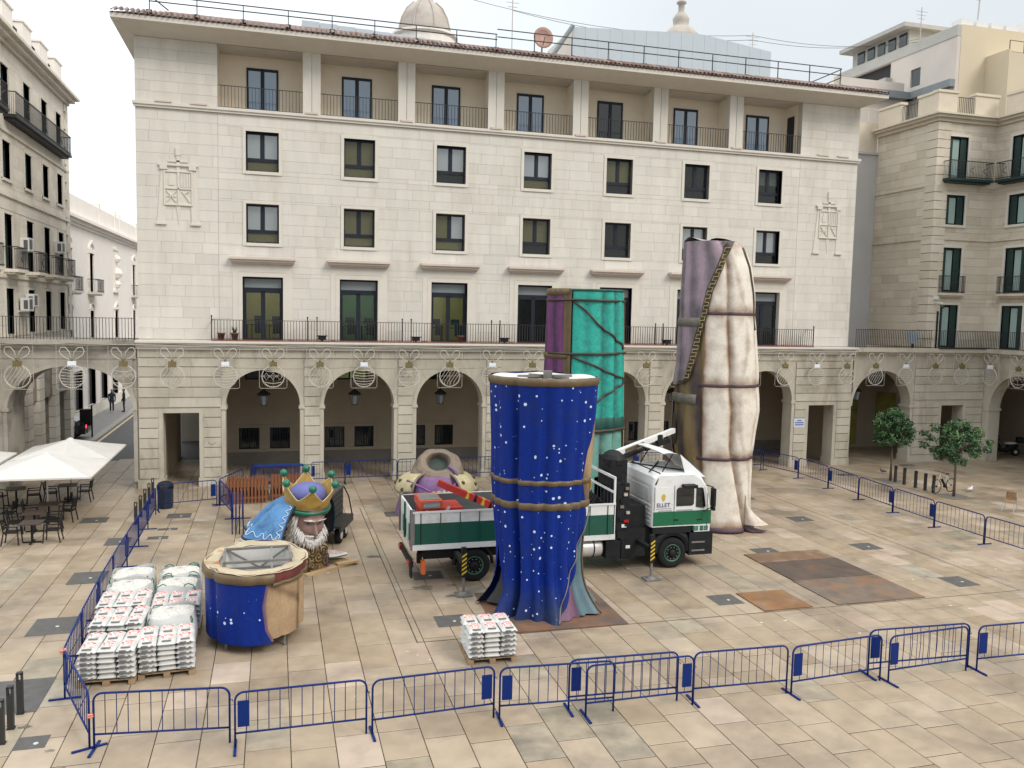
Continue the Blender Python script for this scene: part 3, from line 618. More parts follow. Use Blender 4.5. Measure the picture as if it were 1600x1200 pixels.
b=MB(); tbox(b,TW,14.4,60,14.3,15.75,.0,.3); [tbox(b,TW,a,a+.4,14.3,16.1,-.05,.35) for a in (20,30,36,38,46)]; b.build('parapet',m_whi,wb)
b=MB(); tbox(b,TW,14.4,16.2,14.3,17.5,.5,3); b.build('roof_shed',m_lst,wb)
b=MB(); tbox(b,TW,14.4,60,4.5,4.7,-.06,.1); tbox(b,TW,14.4,60,0.1,.9,-.06,0.1); b.build('plinth_band',m_lst,wb)
for a,z in wr:
    b=MB(); tbox(b,TW,a-.65,a+.65,9.3,12.1,.3,.35); o=b.build('window',m_gld,wb)
    b=MB(); tbox(b,TW,a-.85,a-.65,9.3,12.2,-.1,.3); tbox(b,TW,a+.65,a+.85,9.3,12.2,-.1,.3); tbox(b,TW,a-.9,a+.9,12.1,12.35,-.14,.3); b.tube([TW(a+.85*math.cos(t*math.pi/8),12.35+.5*math.sin(t*math.pi/8),-.06) for t in range(9)],.1,6); b.ball(TW(a,12.95,-.06),.16,8); b.build('carved_surround',m_whi,o)
    balcony(wb,TW,a-1.1,a+1.1,9.25,.7,.95,m_lst)
for a in (20.5,27,36,44.2):
    b=MB(); tbox(b,TW,a-.65,a+.65,5.6,7.9,.25,.3); o=b.build('window',m_gld,wb)
    b=MB(); tbox(b,TW,a-.82,a-.65,5.6,8.0,-.08,.3); tbox(b,TW,a+.65,a+.82,5.6,8.0,-.08,.3); b.tube([TW(a+.75*math.cos(t*math.pi/8),8.0+.45*math.sin(t*math.pi/8),-.05) for t in range(9)],.09,6); b.ball(TW(a,8.55,-.06),.13,8); b.build('carved_surround',m_whi,o)
b=MB(); tbox(b,TW,35,37,9.4,9.6,-.2,0); tbox(b,TW,35.3,36.7,9.6,12.9,-.08,0); tbox(b,TW,35.1,36.9,8.0,8.2,-.15,0); b.ball(TW(36,11,-.1),.5,8); b.ball(TW(36,12.2,-.1),.35,8); b.ball(TW(36,10.1,-.1),.35,8); tbox(b,TW,35.2,36.8,12.9,13.1,-.16,0); b.build('carved_relief',m_whi,wb)
for a in (18.2,22.5,26.6,30.8,35,39.2): b=MB(); tbox(b,TW,a-1.2,a+1.2,.9,3.7,.25,.3); o=b.build('shop_window',m_shop,wb); b=MB(); tbox(b,TW,a-1.3,a-1.2,.9,3.8,-.03,.3); tbox(b,TW,a+1.2,a+1.3,.9,3.8,-.03,.3); tbox(b,TW,a-.04,a+.04,.9,3.7,.18,.25); b.build('frame',m_lst,o)
# ------------------------------------------------------------------ right corner
m_rst = M('tan_ashlar',(.57,.515,.425),.8,.06,1.2,tone=True,world=True,c2=(.34,.29,.225),c2s=.5,c2lo=.55,c2hi=.78,bump=.05)
m_grw = M('grey_render',(.44,.44,.44),.85,.05,.7,world=True)
rb=thing('corner_building','tan ashlar building with quoins, green shutters and arcade on the right of the square','building',(43.5,0,0))
TR=lambda a,b_,d:(a-43.5,-.3+d,b_); TS=lambda a,b_,d:(47.6-43.5+d,-.3-a,b_); TF=lambda a,b_,d:(a-43.5,.1+d,b_); TG=lambda a,b_,d:(47.75-43.5+d,.1-a,b_); TH=lambda a,b_,d:(d,.1+a,b_)
b=MB(); arch_fill(b,TR,38.25,42.3,3.4,5.45,6.4,0,.8); tbox(b,TR,38.005,38.25,0,6.4,.06,.8)
for q in strips(42.3,47.6,0,6.4,[(44.55,46.15,-1,3.38)]): tbox(b,TR,q[0],q[1],q[2],q[3],0,.8)
ay=[(.55,4.6),(6.4,10.4)]
for a,c in ay: arch_fill(b,TS,a,c,3.2,5.3,6.4,0,.8)
for a,c in ((0,.55),(4.6,6.4),(10.4,14)): tbox(b,TS,a,c,0,6.4,0,.8)
ra=b.build('arcade_wall',m_stone2,rb)
b=MB(); arch_band(b,TR,38.25,42.3,3.4,5.45,.18,-.03,0); tbox(b,TR,42.3,42.48,.4,3.3,-.03,0); b.build('archivolt',m_stone2,ra)
for a,c in ay: b=MB(); arch_band(b,TS,a,c,3.2,5.3,.18,-.03,0); tbox(b,TS,a-.18,a,.4,3.1,-.03,0); tbox(b,TS,c,c+.18,.4,3.1,-.03,0); b.build('archivolt',m_stone2,ra)
rs=random.Random(77)
course_blocks(TR,42.52,47.55,[(44.35,46.35,-1,3.6)],ra,2,mat=m_stone2); course_blocks(TS,4.8,6.2,[],ra,1)
b=MB(); tbox(b,TR,44.35,44.56,.41,3.37,-.03,.82); tbox(b,TR,46.14,46.35,.41,3.37,-.03,.82); tbox(b,TR,44.35,46.35,3.37,3.58,-.03,.82); b.build('passage_frame',m_stone2,ra)
for q in ((42.28,44.57),(46.13,47.62)): b=MB(); tbox(b,TR,q[0],q[1],0,.4,-.06,.85); b.build('plinth',m_stone2,ra)
b=MB(); tbox(b,TR,42.2,42.55,3.26,3.42,-.07,.85); b.build('impost',m_stone2,ra); b=MB(); tbox(b,TS,.2,.6,3.06,3.22,-.07,.85); b.build('impost',m_stone2,ra)
b=MB(); tbox(b,TR,38.06,47.6,6.4,6.55,-.15,.4); tbox(b,TR,38.06,47.5,6.55,6.8,-.35,.4); tbox(b,TS,.1,14,6.4,6.55,-.15,.4); tbox(b,TS,.32,14,6.55,6.8,-.35,.4); b.build('cornice',m_stone2,rb)
b=MB(); rail(b,(38.1-43.5,-.55,0),(43.3-43.5,-.55,0),6.8,7.85,.12,.011,.02); b.build('terrace_railing',m_rail,rb)
b=MB(); rail(b,(43.9-43.5,-.58,0),(3.85,-.58,0),6.8,7.85,.12,.011,.02); rail(b,(3.85,-.58,0),(3.85,-9,0),6.8,7.85,.12,.011,.02); tbox(b,TR,43.8,47.5,6.78,6.84,-.4,0); b.build('balcony_railing',m_rail,rb)
# upper floors
rowsR=[(16.85,19.3,'d'),(14.15,15.9,'w'),(10.2,12.8,'d'),(6.85,9.4,'d')]
hF=[(44.95-.75,44.95+.75,z0,z1) for z0,z1,k in rowsR]; hG=[(a-.75,a+.75,z0,z1) for a in (1.95,5.6,9.2) for z0,z1,k in rowsR]
b=MB()
for q in strips(43.5,47.75,6.8,20.2,hF): tbox(b,TF,q[0],q[1],q[2],q[3],.02,.4)
for q in strips(0,14,6.8,20.2,hG): tbox(b,TG,q[0],q[1],q[2],q[3],.02,.4)
tbox(b,TH,.02,5.2,6.8,20.2,.02,.4); tbox(b,TF,43.95,47.75,6.8,20.15,1.4,1.5); tbox(b,TG,0,14,6.8,20.2,1.4,1.5); rw=b.build('wall',m_core2,rb)
rs=random.Random(14)
def stone_face(T,x0,x1,holes,name='stone_block',lim=120):
    items=[(*q,min(1.15,max(.82,rs.gauss(1,.05)))) for q in ashlar(x0,x1,6.82,20.1,[(h[0]-.14,h[1]+.14,h[2]-.14,h[3]+.14) for h in holes],.5,1.5,jx=.004,jz=.012,rnd=rs)]
    pieces(name,items,m_rst,rw,lambda q:(q[1]-q[0])*(q[3]-q[2]),lambda bm,q:tbox(bm,T,q[0],q[1],q[2],q[3],0,.021,q[4]),lim)
stone_face(TF,44.35,47.75,hF,lim=70); stone_face(TG,.0,14,hG,lim=60); stone_face(TH,.79,5.2,[],lim=110)
for k in range(26):
    z=6.85+k*.51; t=rs.gauss(1.03,.04); b=MB(); b.bx(-.06,.84,.04,.9,z,z+.475,t); b.build('quoin',m_rst,rw,center=True)
facade_wins(rb,TF,[44.95],rowsR,.75,m_green,True,.15); facade_wins(rb,TG,[1.95,5.6,9.2],rowsR,.75,m_green,True,.15)
for z in (13.25,16.4): b=MB(); tbox(b,TF,43.46,47.75,z,z+.14,-.07,.05); tbox(b,TG,.07,14,z,z+.14,-.07,.05); tbox(b,TH,.05,5.2,z,z+.14,-.07,.05); b.build('string_course',m_rst,rb)
b=MB()
for z0,z1,p in ((20.1,20.3,.15),(20.3,20.45,.35),(20.45,20.55,.5)):
    tbox(b,TF,43.5-p,47.75,z0,z1,-p,.5); tbox(b,TG,p+.001,14,z0,z1,-p,.5); tbox(b,TH,.501,5.2,z0,z1,-p,.4)
b.build('cornice',m_rst,rb)
m_par=M('cream_parapet',(.60,.53,.42),.8,.07,1.5,world=True)
for T,sp in ((TF,((43.35,44.7),(46.0,47.7))),(TH,((3.2,5.2),(.3,1.7))),(TG,((.6,3.0),(5,8)))):
    for a,c in sp: b=MB(); tbox(b,T,a,c,20.55,21.75,-.05,.35); tbox(b,T,a-.06,c+.06,21.75,21.9,-.11,.41); b.build('parapet_block',m_par,rb)
b=MB(); rail(b,(1.2,.2,0),(2.5,.2,0),20.55,21.6,.12,.012); b.build('parapet_railing',m_rail,rb); b=MB(); rail(b,(.1,1.8,0),(.1,3.3,0),20.55,21.6,.12,.012); b.build('parapet_railing',m_rail,rb)
balcony(rb,TF,43.95,47.1,16.8,.65,1.0,m_green); balcony(rb,TG,.68,4,16.8,.65,1.0,m_green)
balcony(rb,TF,44.1,45.85,10.1,.35,1.0,m_rst); balcony(rb,TG,1.0,2.9,10.1,.35,1.0,m_rst)
b=MB(); tbox(b,TR,38.05,47.6,6.3,6.4,.8,5); b.bx(-5.5,4.1,.3,5.2,6.0,6.1); b.bx(4.4,9,-14,5,6,6.1); b.build('arcade_ceiling',m_under,rb)
b=MB(); b.bx(-5.5,9,5.2,5.4,0,6.2); b.bx(9,9.2,-14,5.4,0,6.2); b.build('arcade_back_wall',m_under,rb)
b=MB(); b.bx(-2.2,-.6,5.1,5.18,.2,3.6); b.bx(.9,2.4,5.1,5.18,.2,3.6); sh=b.build('shop_window',M('yellow_lit_shop',(.22,.21,.05),.4,.3,1.5),rb)
b=MB(); b.bx(8.92,8.98,-4.5,-1.5,0,3.6); b.build('dark_gate',m_frame,rb)
b=MB(); b.bx(-5.48,-.01,5.25,5.5,6.1,19.0); b.bx(-5.48,-3.0,5.2,5.25,6.1,19.0); b.bx(-5.6,-.0,5.15,5.6,19.0,19.15); b.build('light_well_wall',m_grw,rb)
b=MB(); b.bx(-5.48,0,5.4,5.6,19.15,21.0); rail(b,(-5.4,5.4,0),(-.1,5.4,0),21.0,21.9,.6,.015); b.build('well_parapet',m_par,rb)
# ------------------------------------------------------------------ roofscape behind
ap=thing('apartment_block','cream and pinkish modern apartment block rising behind the tan corner building','building',(52,8,0))
m_apc=M('cream_render',(.60,.52,.38),.85,.04,.5,world=True); m_app=M('pink_white_render',(.58,.53,.48),.85,.06,.5,world=True); m_led=M('grey_blue_ledge',(.20,.23,.25),.6,.1,1,world=True); m_con=M('grey_concrete',(.42,.41,.38),.8,.08,1,world=True)
b=MB(); b.bx(0,22,0,14,0,29.0); b.build('cream_wall',m_apc,ap)
b=MB()
for q in strips(.02,13,20,28.2,[(3.4,4.4,25.7,27.0),(6.6,12,27.0,28.15),(6.6,12,25.2,26.3)]): b.bx(-.3,-.003,q[0],q[1],q[2],q[3])
b.build('side_wall',m_app,ap); b=MB(); b.bx(-.35,-.002,0,13,28.2,28.95); b.bx(-.9,-.3,6.4,12.5,26.3,26.95); b.build('concrete_band',m_con,ap)
b=MB(); b.bx(-.2,-.1,3.5,4.3,25.75,26.95); b.build('window',m_gld,ap); b=MB(); b.bx(-.04,-.01,6.6,12,25.2,28.15); b.build('recess',m_dark,ap)
b=MB(); b.bx(0.3,9,5.5,12,29,30.4); b.bx(-.6,9.5,5.0,12.6,30.4,30.7); b.build('penthouse',m_con,ap)
b=MB()
for k in range(5): b.bx(.22,.3,5.7+k*1.2,6.5+k*1.2,29.3,30.2)
b.build('penthouse_window',m_gld,ap)
b=MB(); b.bx(-.75,-.3,-.0,4.6,24.75,25.25); b.bx(-6.4,-.3,3.85,4.6,24.75,25.25); b.build('ledge',m_led,ap)
b=MB(); b.bx(-6.3,-.36,4.4,14,0,24.75); b.bx(-6.3,-.8,4.4,4.7,25.25,26.0); b.build('lower_wall',m_app,ap)
b=MB(); b.bx(2.2,12,-2,-.004,0,26.8); b.bx(2.2,2.4,-2,-.01,26.8,27.0); b.build('yellow_wing',m_apc,ap)
b=MB(); rail(b,(2.3,-1.9,0),(12,-1.9,0),26.8,27.6,1.2,.02,.025); b.build('wing_railing',m_rail,ap)
b=MB(); [b.bx(.2+k*1.3,1.2+k*1.3,.3,1.2,29.0,29.5) for k in range(4)]; b.bx(6.5,14,1,6,29,30.2); b.build('roof_equipment',m_ac,ap)
m_dome=M('grey_tile_dome',(.42,.385,.345),.8,.12,1.2,world=True,c2=(.33,.28,.235),c2s=.6)
def dome(name,label,x,y,prof,zb):
    o=thing(name,label,'dome' if 'dome' in name else 'spire',(x,y,0)); b=MB(); b.lathe([(q[0],q[1]) for q in prof],28); d=b.build('shell',m_dome,o,True)
    b=MB(); b.lathe([(prof[0][0]*1.15,0),(prof[0][0]*1.15,prof[0][1]-.4),(prof[0][0]*1.25,prof[0][1]-.2),(prof[0][0]*1.25,prof[0][1])],16); b.build('drum',m_whi,o)
    return o
dm=dome('church_dome','pale tiled church dome with ribs rising behind the flat roof',19.8,40,[(2.55,34.3),(2.5,34.9),(2.25,35.8),(1.75,36.7),(1.1,37.3),(.75,37.5),(.75,37.9),(.65,38.0),(.6,38.8),(.2,39.4),(.05,40)],0)
b=MB()
for k in range(8):
    a=k*math.pi/4+.2; b.tube([(r*math.cos(a),r*math.sin(a),z) for r,z in ((2.56,34.35),(2.51,34.95),(2.27,35.82),(1.78,36.72),(1.12,37.33))],.09,5)
b.build('rib',m_dome,dm)
dome('church_spire','small stone spire with urn finial behind the blue-grey roof hall',46.4,40,[(2.2,36.6),(1.9,37.2),(1.2,37.9),(.75,38.2),(.8,38.5),(.85,38.9),(.6,39.3),(.32,39.6),(.3,40.3),(.5,40.45),(.5,40.6),(.15,40.8),(.22,41.3),(.1,41.7),(.02,42)],0)
sd_=thing('satellite_dish','pinkish round satellite dish on the roof beside the blue-grey hall','satellite dish',(19.94,3,22.2))
b=MB(); b.lathe([(0,0),(.2,.015),(.4,.06),(.55,.13),(.55,.15),(.4,.08),(.2,.035),(0,.02)],20); b.v=[(x,-z-.1,y+.95) for x,y,z in b.v]; b.build('dish',M('faded_pink_paint',(.42,.27,.22),.7,.1,2),sd_,True)
b=MB(); b.bar((0,0,-.4),(0,0,.95),.06); b.bar((0,-.1,.5),(0,-.5,.9),.03); b.build('mast',m_rail,sd_)
for i,(x,y,z0,z1,lab) in enumerate(((19.9,9,21,27.6,'thin white antenna mast above the satellite dish'),(37.5,11,21,27.8,'thin antenna mast by the spire'),(50.3,10,28.5,30.6,'antenna mast on the concrete penthouse'),(54.1,9,27.5,32.0,'tall leaning grey pole on the cream block'))):
    o=thing('antenna',lab,'antenna',(x,y,z0)); b=MB(); b.bar((0,0,0),((.25 if i==3 else 0),0,z1-z0),.07 if i==3 else .045); b.build('mast',m_con,o)
    b=MB(); [b.bar((-.5+.1*k,0,z1-z0-.3-.25*k),(.5-.1*k,0,z1-z0-.3-.25*k),.025) for k in range(3)]; b.build('element',m_con,o)
def wire(name,pts,lab,sag=.5,r=.014,m=None):
    P=[Vector(p) for p in pts]; Q=[]
    for p,q in zip(P,P[1:]):
        for k in range(12): t=k/12; v=p.lerp(q,t); v.z-=sag*4*t*(1-t); Q.append(v)
    Q.append(P[-1]); b=MB(); b.tube(Q,r,4); return tag(b.build(name,m or m_rail),lab,'cable','overhead cables')
wire('overhead_cable',[(17,9,27.0),(37.5,11,27.6),(54,12,29.5)],'upper thin cable strung over the roofs between the masts',.7)
wire('overhead_cable',[(19.9,9,26.6),(37.5,11,27.3),(52,12,29.2)],'lower thin cable strung over the roofs between the masts',.6)
# ------------------------------------------------------------------ giant parade figures in sections
def lerp_t(tab):
    def f(z):
        if z<=tab[0][0]: return tab[0][1]
        for (a,p),(c,q) in zip(tab,tab[1:]):
            if z<=c:
                t=(z-a)/(c-a); t=t*t*(3-2*t) if 0 else t
                return p+(q-p)*t
        return tab[-1][1]
    return f
def make_S(left,right,ry,creases,deep=.0,flare=None,waist=(),topz=99):
    L,Rr=lerp_t(sorted(left)),lerp_t(sorted(right)); RY=lerp_t(sorted(ry)) if hasattr(ry,'__len__') else (lambda z:ry)
    def S(th,z,sc_=1.,off=0.):
        a,c=L(z),Rr(z); cx,rx=(a+c)/2,(c-a)/2; f=1.
        for t,d,s in creases:
            tt=t(z) if callable(t) else t
            dd=(th-tt+math.pi)%(2*math.pi)-math.pi; f-=d*(1+deep*max(0,1-z/3.2))*(1-.55*max(0,min(1,z-topz+1.2)))*math.exp(-(dd/s)**2)
        if flare: f*=1+flare[0]*max(0,1-z/flare[1])**2*(1+flare[2]*math.sin(th*flare[3]))
        for zz in waist: f*=1-.015*math.exp(-((z-zz)/.3)**2)
        r=f*sc_
        return (cx+(rx*r+off)*math.sin(th),-(RY(z)*r+off)*math.cos(th),z)
    S.th=lambda x,z:math.asin(max(-.999,min(.999,(x-(L(z)+Rr(z))/2)/((Rr(z)-L(z))/2))))
    return S
def _f(q): return q if callable(q) else (lambda z:q)
def patch(par,name,S,t0,t1,z0,z1,mat,sc_=1.,off=0.,nu=48,nv=40,tone=None):
    t0,t1=_f(t0),_f(t1); b=MB()
    def fn(u,v):
        z=z0+(z1-z0)*v; th=t0(z)+(t1(z)-t0(z))*u; return S(th,z,sc_,off)
    b.grid(fn,nu,nv)
    if tone: b.t=[tone(t0(z0+(z1-z0)*j/nv)+(t1(z0+(z1-z0)*j/nv)-t0(z0+(z1-z0)*j/nv))*i/nu,z0+(z1-z0)*j/nv) for j in range(nv+1) for i in range(nu+1)]
    return b.build(name,mat,par,True)
def band(par,name,S,t0,t1,z0,z1,mat,off=.05,nu=64,dz=None):     # a raised strap that follows the surface
    b=MB(); dz=dz or (lambda th:0)
    def fn(u,v):
        th=t0+(t1-t0)*u; k=round(v*4); z=((z0,z0+(z1-z0)*.12,(z0+z1)/2,z1-(z1-z0)*.12,z1)[k])+dz(th); return S(th,z,1.,(-.02,off*.8,off,off*.8,-.02)[k])
    b.grid(fn,nu,4); return b.build(name,mat,par,True)
def strap(par,name,S,pts,r,mat,off=.03):
    b=MB(); P=[]
    for (x0,z0),(x1,z1) in zip(pts,pts[1:]):
        for k in range(8): t=k/8; x,z=x0+(x1-x0)*t,z0+(z1-z0)*t; P.append(S(S.th(x,z),z,1.,off))
    P.append(S(S.th(*pts[-1]),pts[-1][1],1.,off)); b.tube(P,r,6); return b.build(name,mat,par,True)
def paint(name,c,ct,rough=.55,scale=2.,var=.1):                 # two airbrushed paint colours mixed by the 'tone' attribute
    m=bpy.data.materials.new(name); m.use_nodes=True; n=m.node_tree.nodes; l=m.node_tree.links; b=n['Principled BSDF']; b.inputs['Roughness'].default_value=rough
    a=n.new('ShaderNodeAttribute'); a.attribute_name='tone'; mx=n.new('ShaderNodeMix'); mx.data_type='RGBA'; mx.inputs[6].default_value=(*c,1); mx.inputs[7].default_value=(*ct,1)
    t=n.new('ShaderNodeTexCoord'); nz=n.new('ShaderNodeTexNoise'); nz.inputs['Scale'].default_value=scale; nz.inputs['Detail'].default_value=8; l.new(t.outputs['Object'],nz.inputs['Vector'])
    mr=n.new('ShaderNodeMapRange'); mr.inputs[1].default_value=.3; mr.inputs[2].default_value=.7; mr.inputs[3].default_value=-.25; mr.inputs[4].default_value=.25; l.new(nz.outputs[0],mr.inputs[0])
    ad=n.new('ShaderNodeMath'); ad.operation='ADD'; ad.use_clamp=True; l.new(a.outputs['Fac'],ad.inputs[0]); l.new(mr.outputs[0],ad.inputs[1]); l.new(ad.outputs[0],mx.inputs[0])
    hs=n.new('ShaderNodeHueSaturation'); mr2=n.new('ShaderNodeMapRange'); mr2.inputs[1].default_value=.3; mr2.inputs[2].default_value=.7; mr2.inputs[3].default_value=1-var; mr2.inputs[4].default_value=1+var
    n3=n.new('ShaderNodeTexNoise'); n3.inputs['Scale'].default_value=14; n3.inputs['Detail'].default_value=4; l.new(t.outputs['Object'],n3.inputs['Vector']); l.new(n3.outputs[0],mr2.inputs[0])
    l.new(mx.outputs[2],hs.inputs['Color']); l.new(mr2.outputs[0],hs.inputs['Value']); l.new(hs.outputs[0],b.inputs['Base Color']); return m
def star_blue():                                                # deep blue paint spattered with white specks
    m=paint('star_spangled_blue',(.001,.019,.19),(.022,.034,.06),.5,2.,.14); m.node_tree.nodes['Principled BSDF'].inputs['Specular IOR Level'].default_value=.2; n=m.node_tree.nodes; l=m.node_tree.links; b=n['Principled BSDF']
    src=b.inputs['Base Color'].links[0].from_socket; t=n.new('ShaderNodeTexCoord'); v=n.new('ShaderNodeTexVoronoi'); v.inputs['Scale'].default_value=6.2; l.new(t.outputs['Object'],v.inputs['Vector'])
    sp=n.new('ShaderNodeSeparateXYZ'); l.new(v.outputs['Color'],sp.inputs[0]); pw=n.new('ShaderNodeMath'); pw.operation='POWER'; pw.inputs[1].default_value=2.0; l.new(sp.outputs[0],pw.inputs[0])
    ml=n.new('ShaderNodeMath'); ml.operation='MULTIPLY'; ml.inputs[1].default_value=.27; l.new(pw.outputs[0],ml.inputs[0])
    lt=n.new('ShaderNodeMath'); lt.operation='LESS_THAN'; l.new(v.outputs['Distance'],lt.inputs[0]); l.new(ml.outputs[0],lt.inputs[1])
    mx=n.new('ShaderNodeMix'); mx.data_type='RGBA'; l.new(lt.outputs[0],mx.inputs[0]); l.new(src,mx.inputs[6]); mx.inputs[7].default_value=(.55,.65,.8,1); l.new(mx.outputs[2],b.inputs['Base Color']); return m
m_star=star_blue()
m_gold=M('dull_gold_paint',(.115,.078,.036),.5,.25,3); m_tan=paint('tan_lining_paint',(.38,.265,.155),(.12,.07,.035),.6,1.5); m_foam=M('pale_foam',(.40,.345,.235),.85,.2,2,c2=(.30,.11,.05),c2s=1.6,c2lo=.54,c2hi=.64)
m_aqua=M('grey_aqua_paint',(.085,.145,.175),.55,.2,2); m_mauve=M('mauve_paint',(.17,.09,.15),.6,.15,3); m_steel=M('grey_steel',(.19,.18,.17),.5,.2,4,metal=.3); m_fill=M('white_fibreglass',(.52,.52,.5),.6,.05,2); m_plate=M('rusty_steel',(.17,.085,.045),.8,.3,1.2,world=True,c2=(.085,.065,.055),c2s=.7,c2lo=.42,c2hi=.6)
# --- blue robe
fb=thing('robe_figure','tall blue robe section spattered with white stars, gold bands, standing in front of the truck','figure',(13.4,-19.5,0),-.321)
SB=make_S([(0,-1.5),(.6,-1.42),(1.8,-1.44),(2.9,-1.55),(3.8,-1.62),(4.7,-1.63),(6.62,-1.71)],[(0,1.3),(1,1.16),(1.8,1.12),(3,1.2),(3.8,1.25),(5,1.33),(6.62,1.37)],[(0,1.12),(3,1.2),(6.6,1.42)],
  [(-.55,.17,.075),(-1.02,.05,.1),(-1.35,.08,.12),(-.22,.05,.09),(.06,.10,.09),(.38,.06,.08),(.72,.05,.08),(1.0,.07,.08),(1.6,.08,.2),(2.3,.1,.2),(-2.2,.1,.2),(-2.9,.08,.2)],.9,(.24,1.3,.6,7.),(),6.6)
thR=lerp_t([(0,.28),(.4,.52),(1.0,.78),(1.7,1.0),(2.8,1.2),(3.2,1.1),(3.8,1.02),(4.6,1.06),(5.3,1.18),(5.9,1.45),(6.6,1.9)])
gapA=lerp_t([(0,-.98),(1.2,-1.1),(2.6,-1.35),(6.6,-1.35)]); gapB=lerp_t([(0,-1.62),(1.2,-1.5),(2.6,-1.36),(6.6,-1.35)])
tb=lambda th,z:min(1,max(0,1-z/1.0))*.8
patch(fb,'robe_front',SB,gapA,thR,.0,6.6,m_star,1.,0,110,70,tb); patch(fb,'robe_back',SB,lambda z:-math.pi*1.02,gapB,.0,6.6,m_star,1.,0,60,70,tb)
patch(fb,'robe_side',SB,2.2,math.pi*1.0,.05,6.6,m_star,.99,0,30,40,tb)
patch(fb,'lining',SB,.85,2.3,3.2,6.2,m_tan,.995,0,40,40,lambda th,z:.5+.5*math.sin(z*2.6+th*5)); patch(fb,'inner_gown',SB,.1,2.3,.06,3.05,m_aqua,.94,0,50,40); patch(fb,'gown_back',SB,-3.14,.1,.1,6.4,m_dark,.86,0,40,20)
patch(fb,'mauve_lining',SB,lambda z:thR(z)-.1,lambda z:max(thR(z)-.1,.72+.1*z) if z>1.2 else .80-.05*z,.02,1.5,m_mauve,.985,0,12,16)
for z0,z1 in ((3.70,3.86),(3.02,3.24)): band(fb,'gold_band',SB,-3.3,1.24 if z0>3.5 else 1.3,z0,z1,m_gold,.03,100)
band(fb,'top_band',SB,-3.5,1.62,6.40,6.63,m_gold,.04,110)
b=MB(); [b.bar(SB(1.27+k*.05,3.72,1,.03),SB(1.28+k*.05,3.5,1,.04),.035) for k in range(7)]; b.build('fringe',M('yellow_fringe',(.4,.27,.06),.8,.2,5),fb)
strap(fb,'trim_cord',SB,[(1.16,3.0),(1.08,2.6),(.9,1.9),(.62,1.0),(.40,.35),(.27,.03)],.018,M('grey_trim',(.16,.14,.14),.6,.1,3))
strap(fb,'gown_braid',SB,[(1.09,2.4),(1.05,1.6),(1.12,.7),(1.2,.05)],.03,m_gold,-.05)
b=MB()
def fillf(u,v): r=.97-.6*v; p=SB(u*2*math.pi,6.55,r); return (p[0],p[1],6.60-.05*v+.02*math.sin(u*40))
b.grid(fillf,60,4,True); b.build('foam_top',m_fill,fb,True)
b=MB(); b.grid(lambda u,v:(lambda p:(p[0],p[1],6.55-.6*v))(SB(u*2*math.pi,6.55,.37)),40,2,True); b.build('socket',m_dark,fb,True)
b=MB(); b.bar((-.9,-.3,6.6),(.6,.35,6.6),.07); b.bar((-.6,.4,6.6),(.5,-.4,6.6),.07); b.bx(-.2,.05,-.15,.1,6.5,6.75); b.build('lifting_frame',m_steel,fb)
b=MB(); b.bx(-1.85,1.75,-1.65,1.6,.003,.03); b.v=[(p[0],p[1],p[2]) for p in b.v]; o=b.build('steel_plate',m_plate); o.location=(13.5,-19.6,0); o.rotation_euler=(0,0,-.02); tag(o,'rusty steel plate lying under the blue starred robe','steel plate',None)
fb.location.z=.03
# --- teal robe
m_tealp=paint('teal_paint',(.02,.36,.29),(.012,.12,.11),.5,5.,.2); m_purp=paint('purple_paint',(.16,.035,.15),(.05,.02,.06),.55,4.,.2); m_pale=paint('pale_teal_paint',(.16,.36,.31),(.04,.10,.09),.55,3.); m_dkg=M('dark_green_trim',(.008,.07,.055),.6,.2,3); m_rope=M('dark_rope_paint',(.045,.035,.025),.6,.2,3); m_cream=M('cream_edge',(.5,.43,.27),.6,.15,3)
ft=thing('robe_figure','tall teal and purple robe section roped with dark straps, standing behind the truck bed','figure',(17.9,-10.6,0),-.3648)
ST=make_S([(0,-1.8),(5.6,-1.72),(6.9,-1.67),(9.33,-1.63)],[(0,1.6),(4,1.5),(6.9,1.43),(9.33,1.34)],1.25,[(-.47,.05,.05),(.02,.05,.1),(.55,.09,.12),(.95,.08,.1),(-.95,.06,.1),(-.75,.04,.06),(1.7,.08,.2),(2.4,.1,.3),(-2,.1,.3)],0)
tx=lambda x:(lambda z:ST.th(x,z))
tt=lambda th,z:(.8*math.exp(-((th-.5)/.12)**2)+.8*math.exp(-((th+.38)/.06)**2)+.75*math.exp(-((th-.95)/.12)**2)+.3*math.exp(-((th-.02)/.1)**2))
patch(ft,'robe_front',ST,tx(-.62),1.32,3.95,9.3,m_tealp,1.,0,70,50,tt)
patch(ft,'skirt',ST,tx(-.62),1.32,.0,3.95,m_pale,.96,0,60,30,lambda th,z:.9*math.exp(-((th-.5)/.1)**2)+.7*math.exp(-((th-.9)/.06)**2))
patch(ft,'robe_back',ST,1.6,2*math.pi-1.6,0,9.3,m_tealp,1.,0,60,30,tt)
patch(ft,'cream_edge',ST,1.3,1.62,2.0,9.25,m_cream,1.01,0,8,30)
patch(ft,'cape',ST,-1.7,tx(-.9),.0,9.3,m_purp,1.03,0,30,50,lambda th,z:.5+.5*math.sin(th*14+.9*math.sin(z*.9)+1))
patch(ft,'cape_edge',ST,tx(-.92),tx(-.64),.0,9.3,m_gold,1.05,0,6,40)
band(ft,'top_band',ST,-1.75,-.40,9.05,9.36,m_gold,.08,30); band(ft,'top_rim',ST,-.42,1.4,9.24,9.34,m_dkg,.03,40); band(ft,'cape_band',ST,-1.7,-.45,6.62,6.9,m_gold,.09,30); band(ft,'hem',ST,-.42,1.45,3.92,4.45,m_dkg,.03,40)
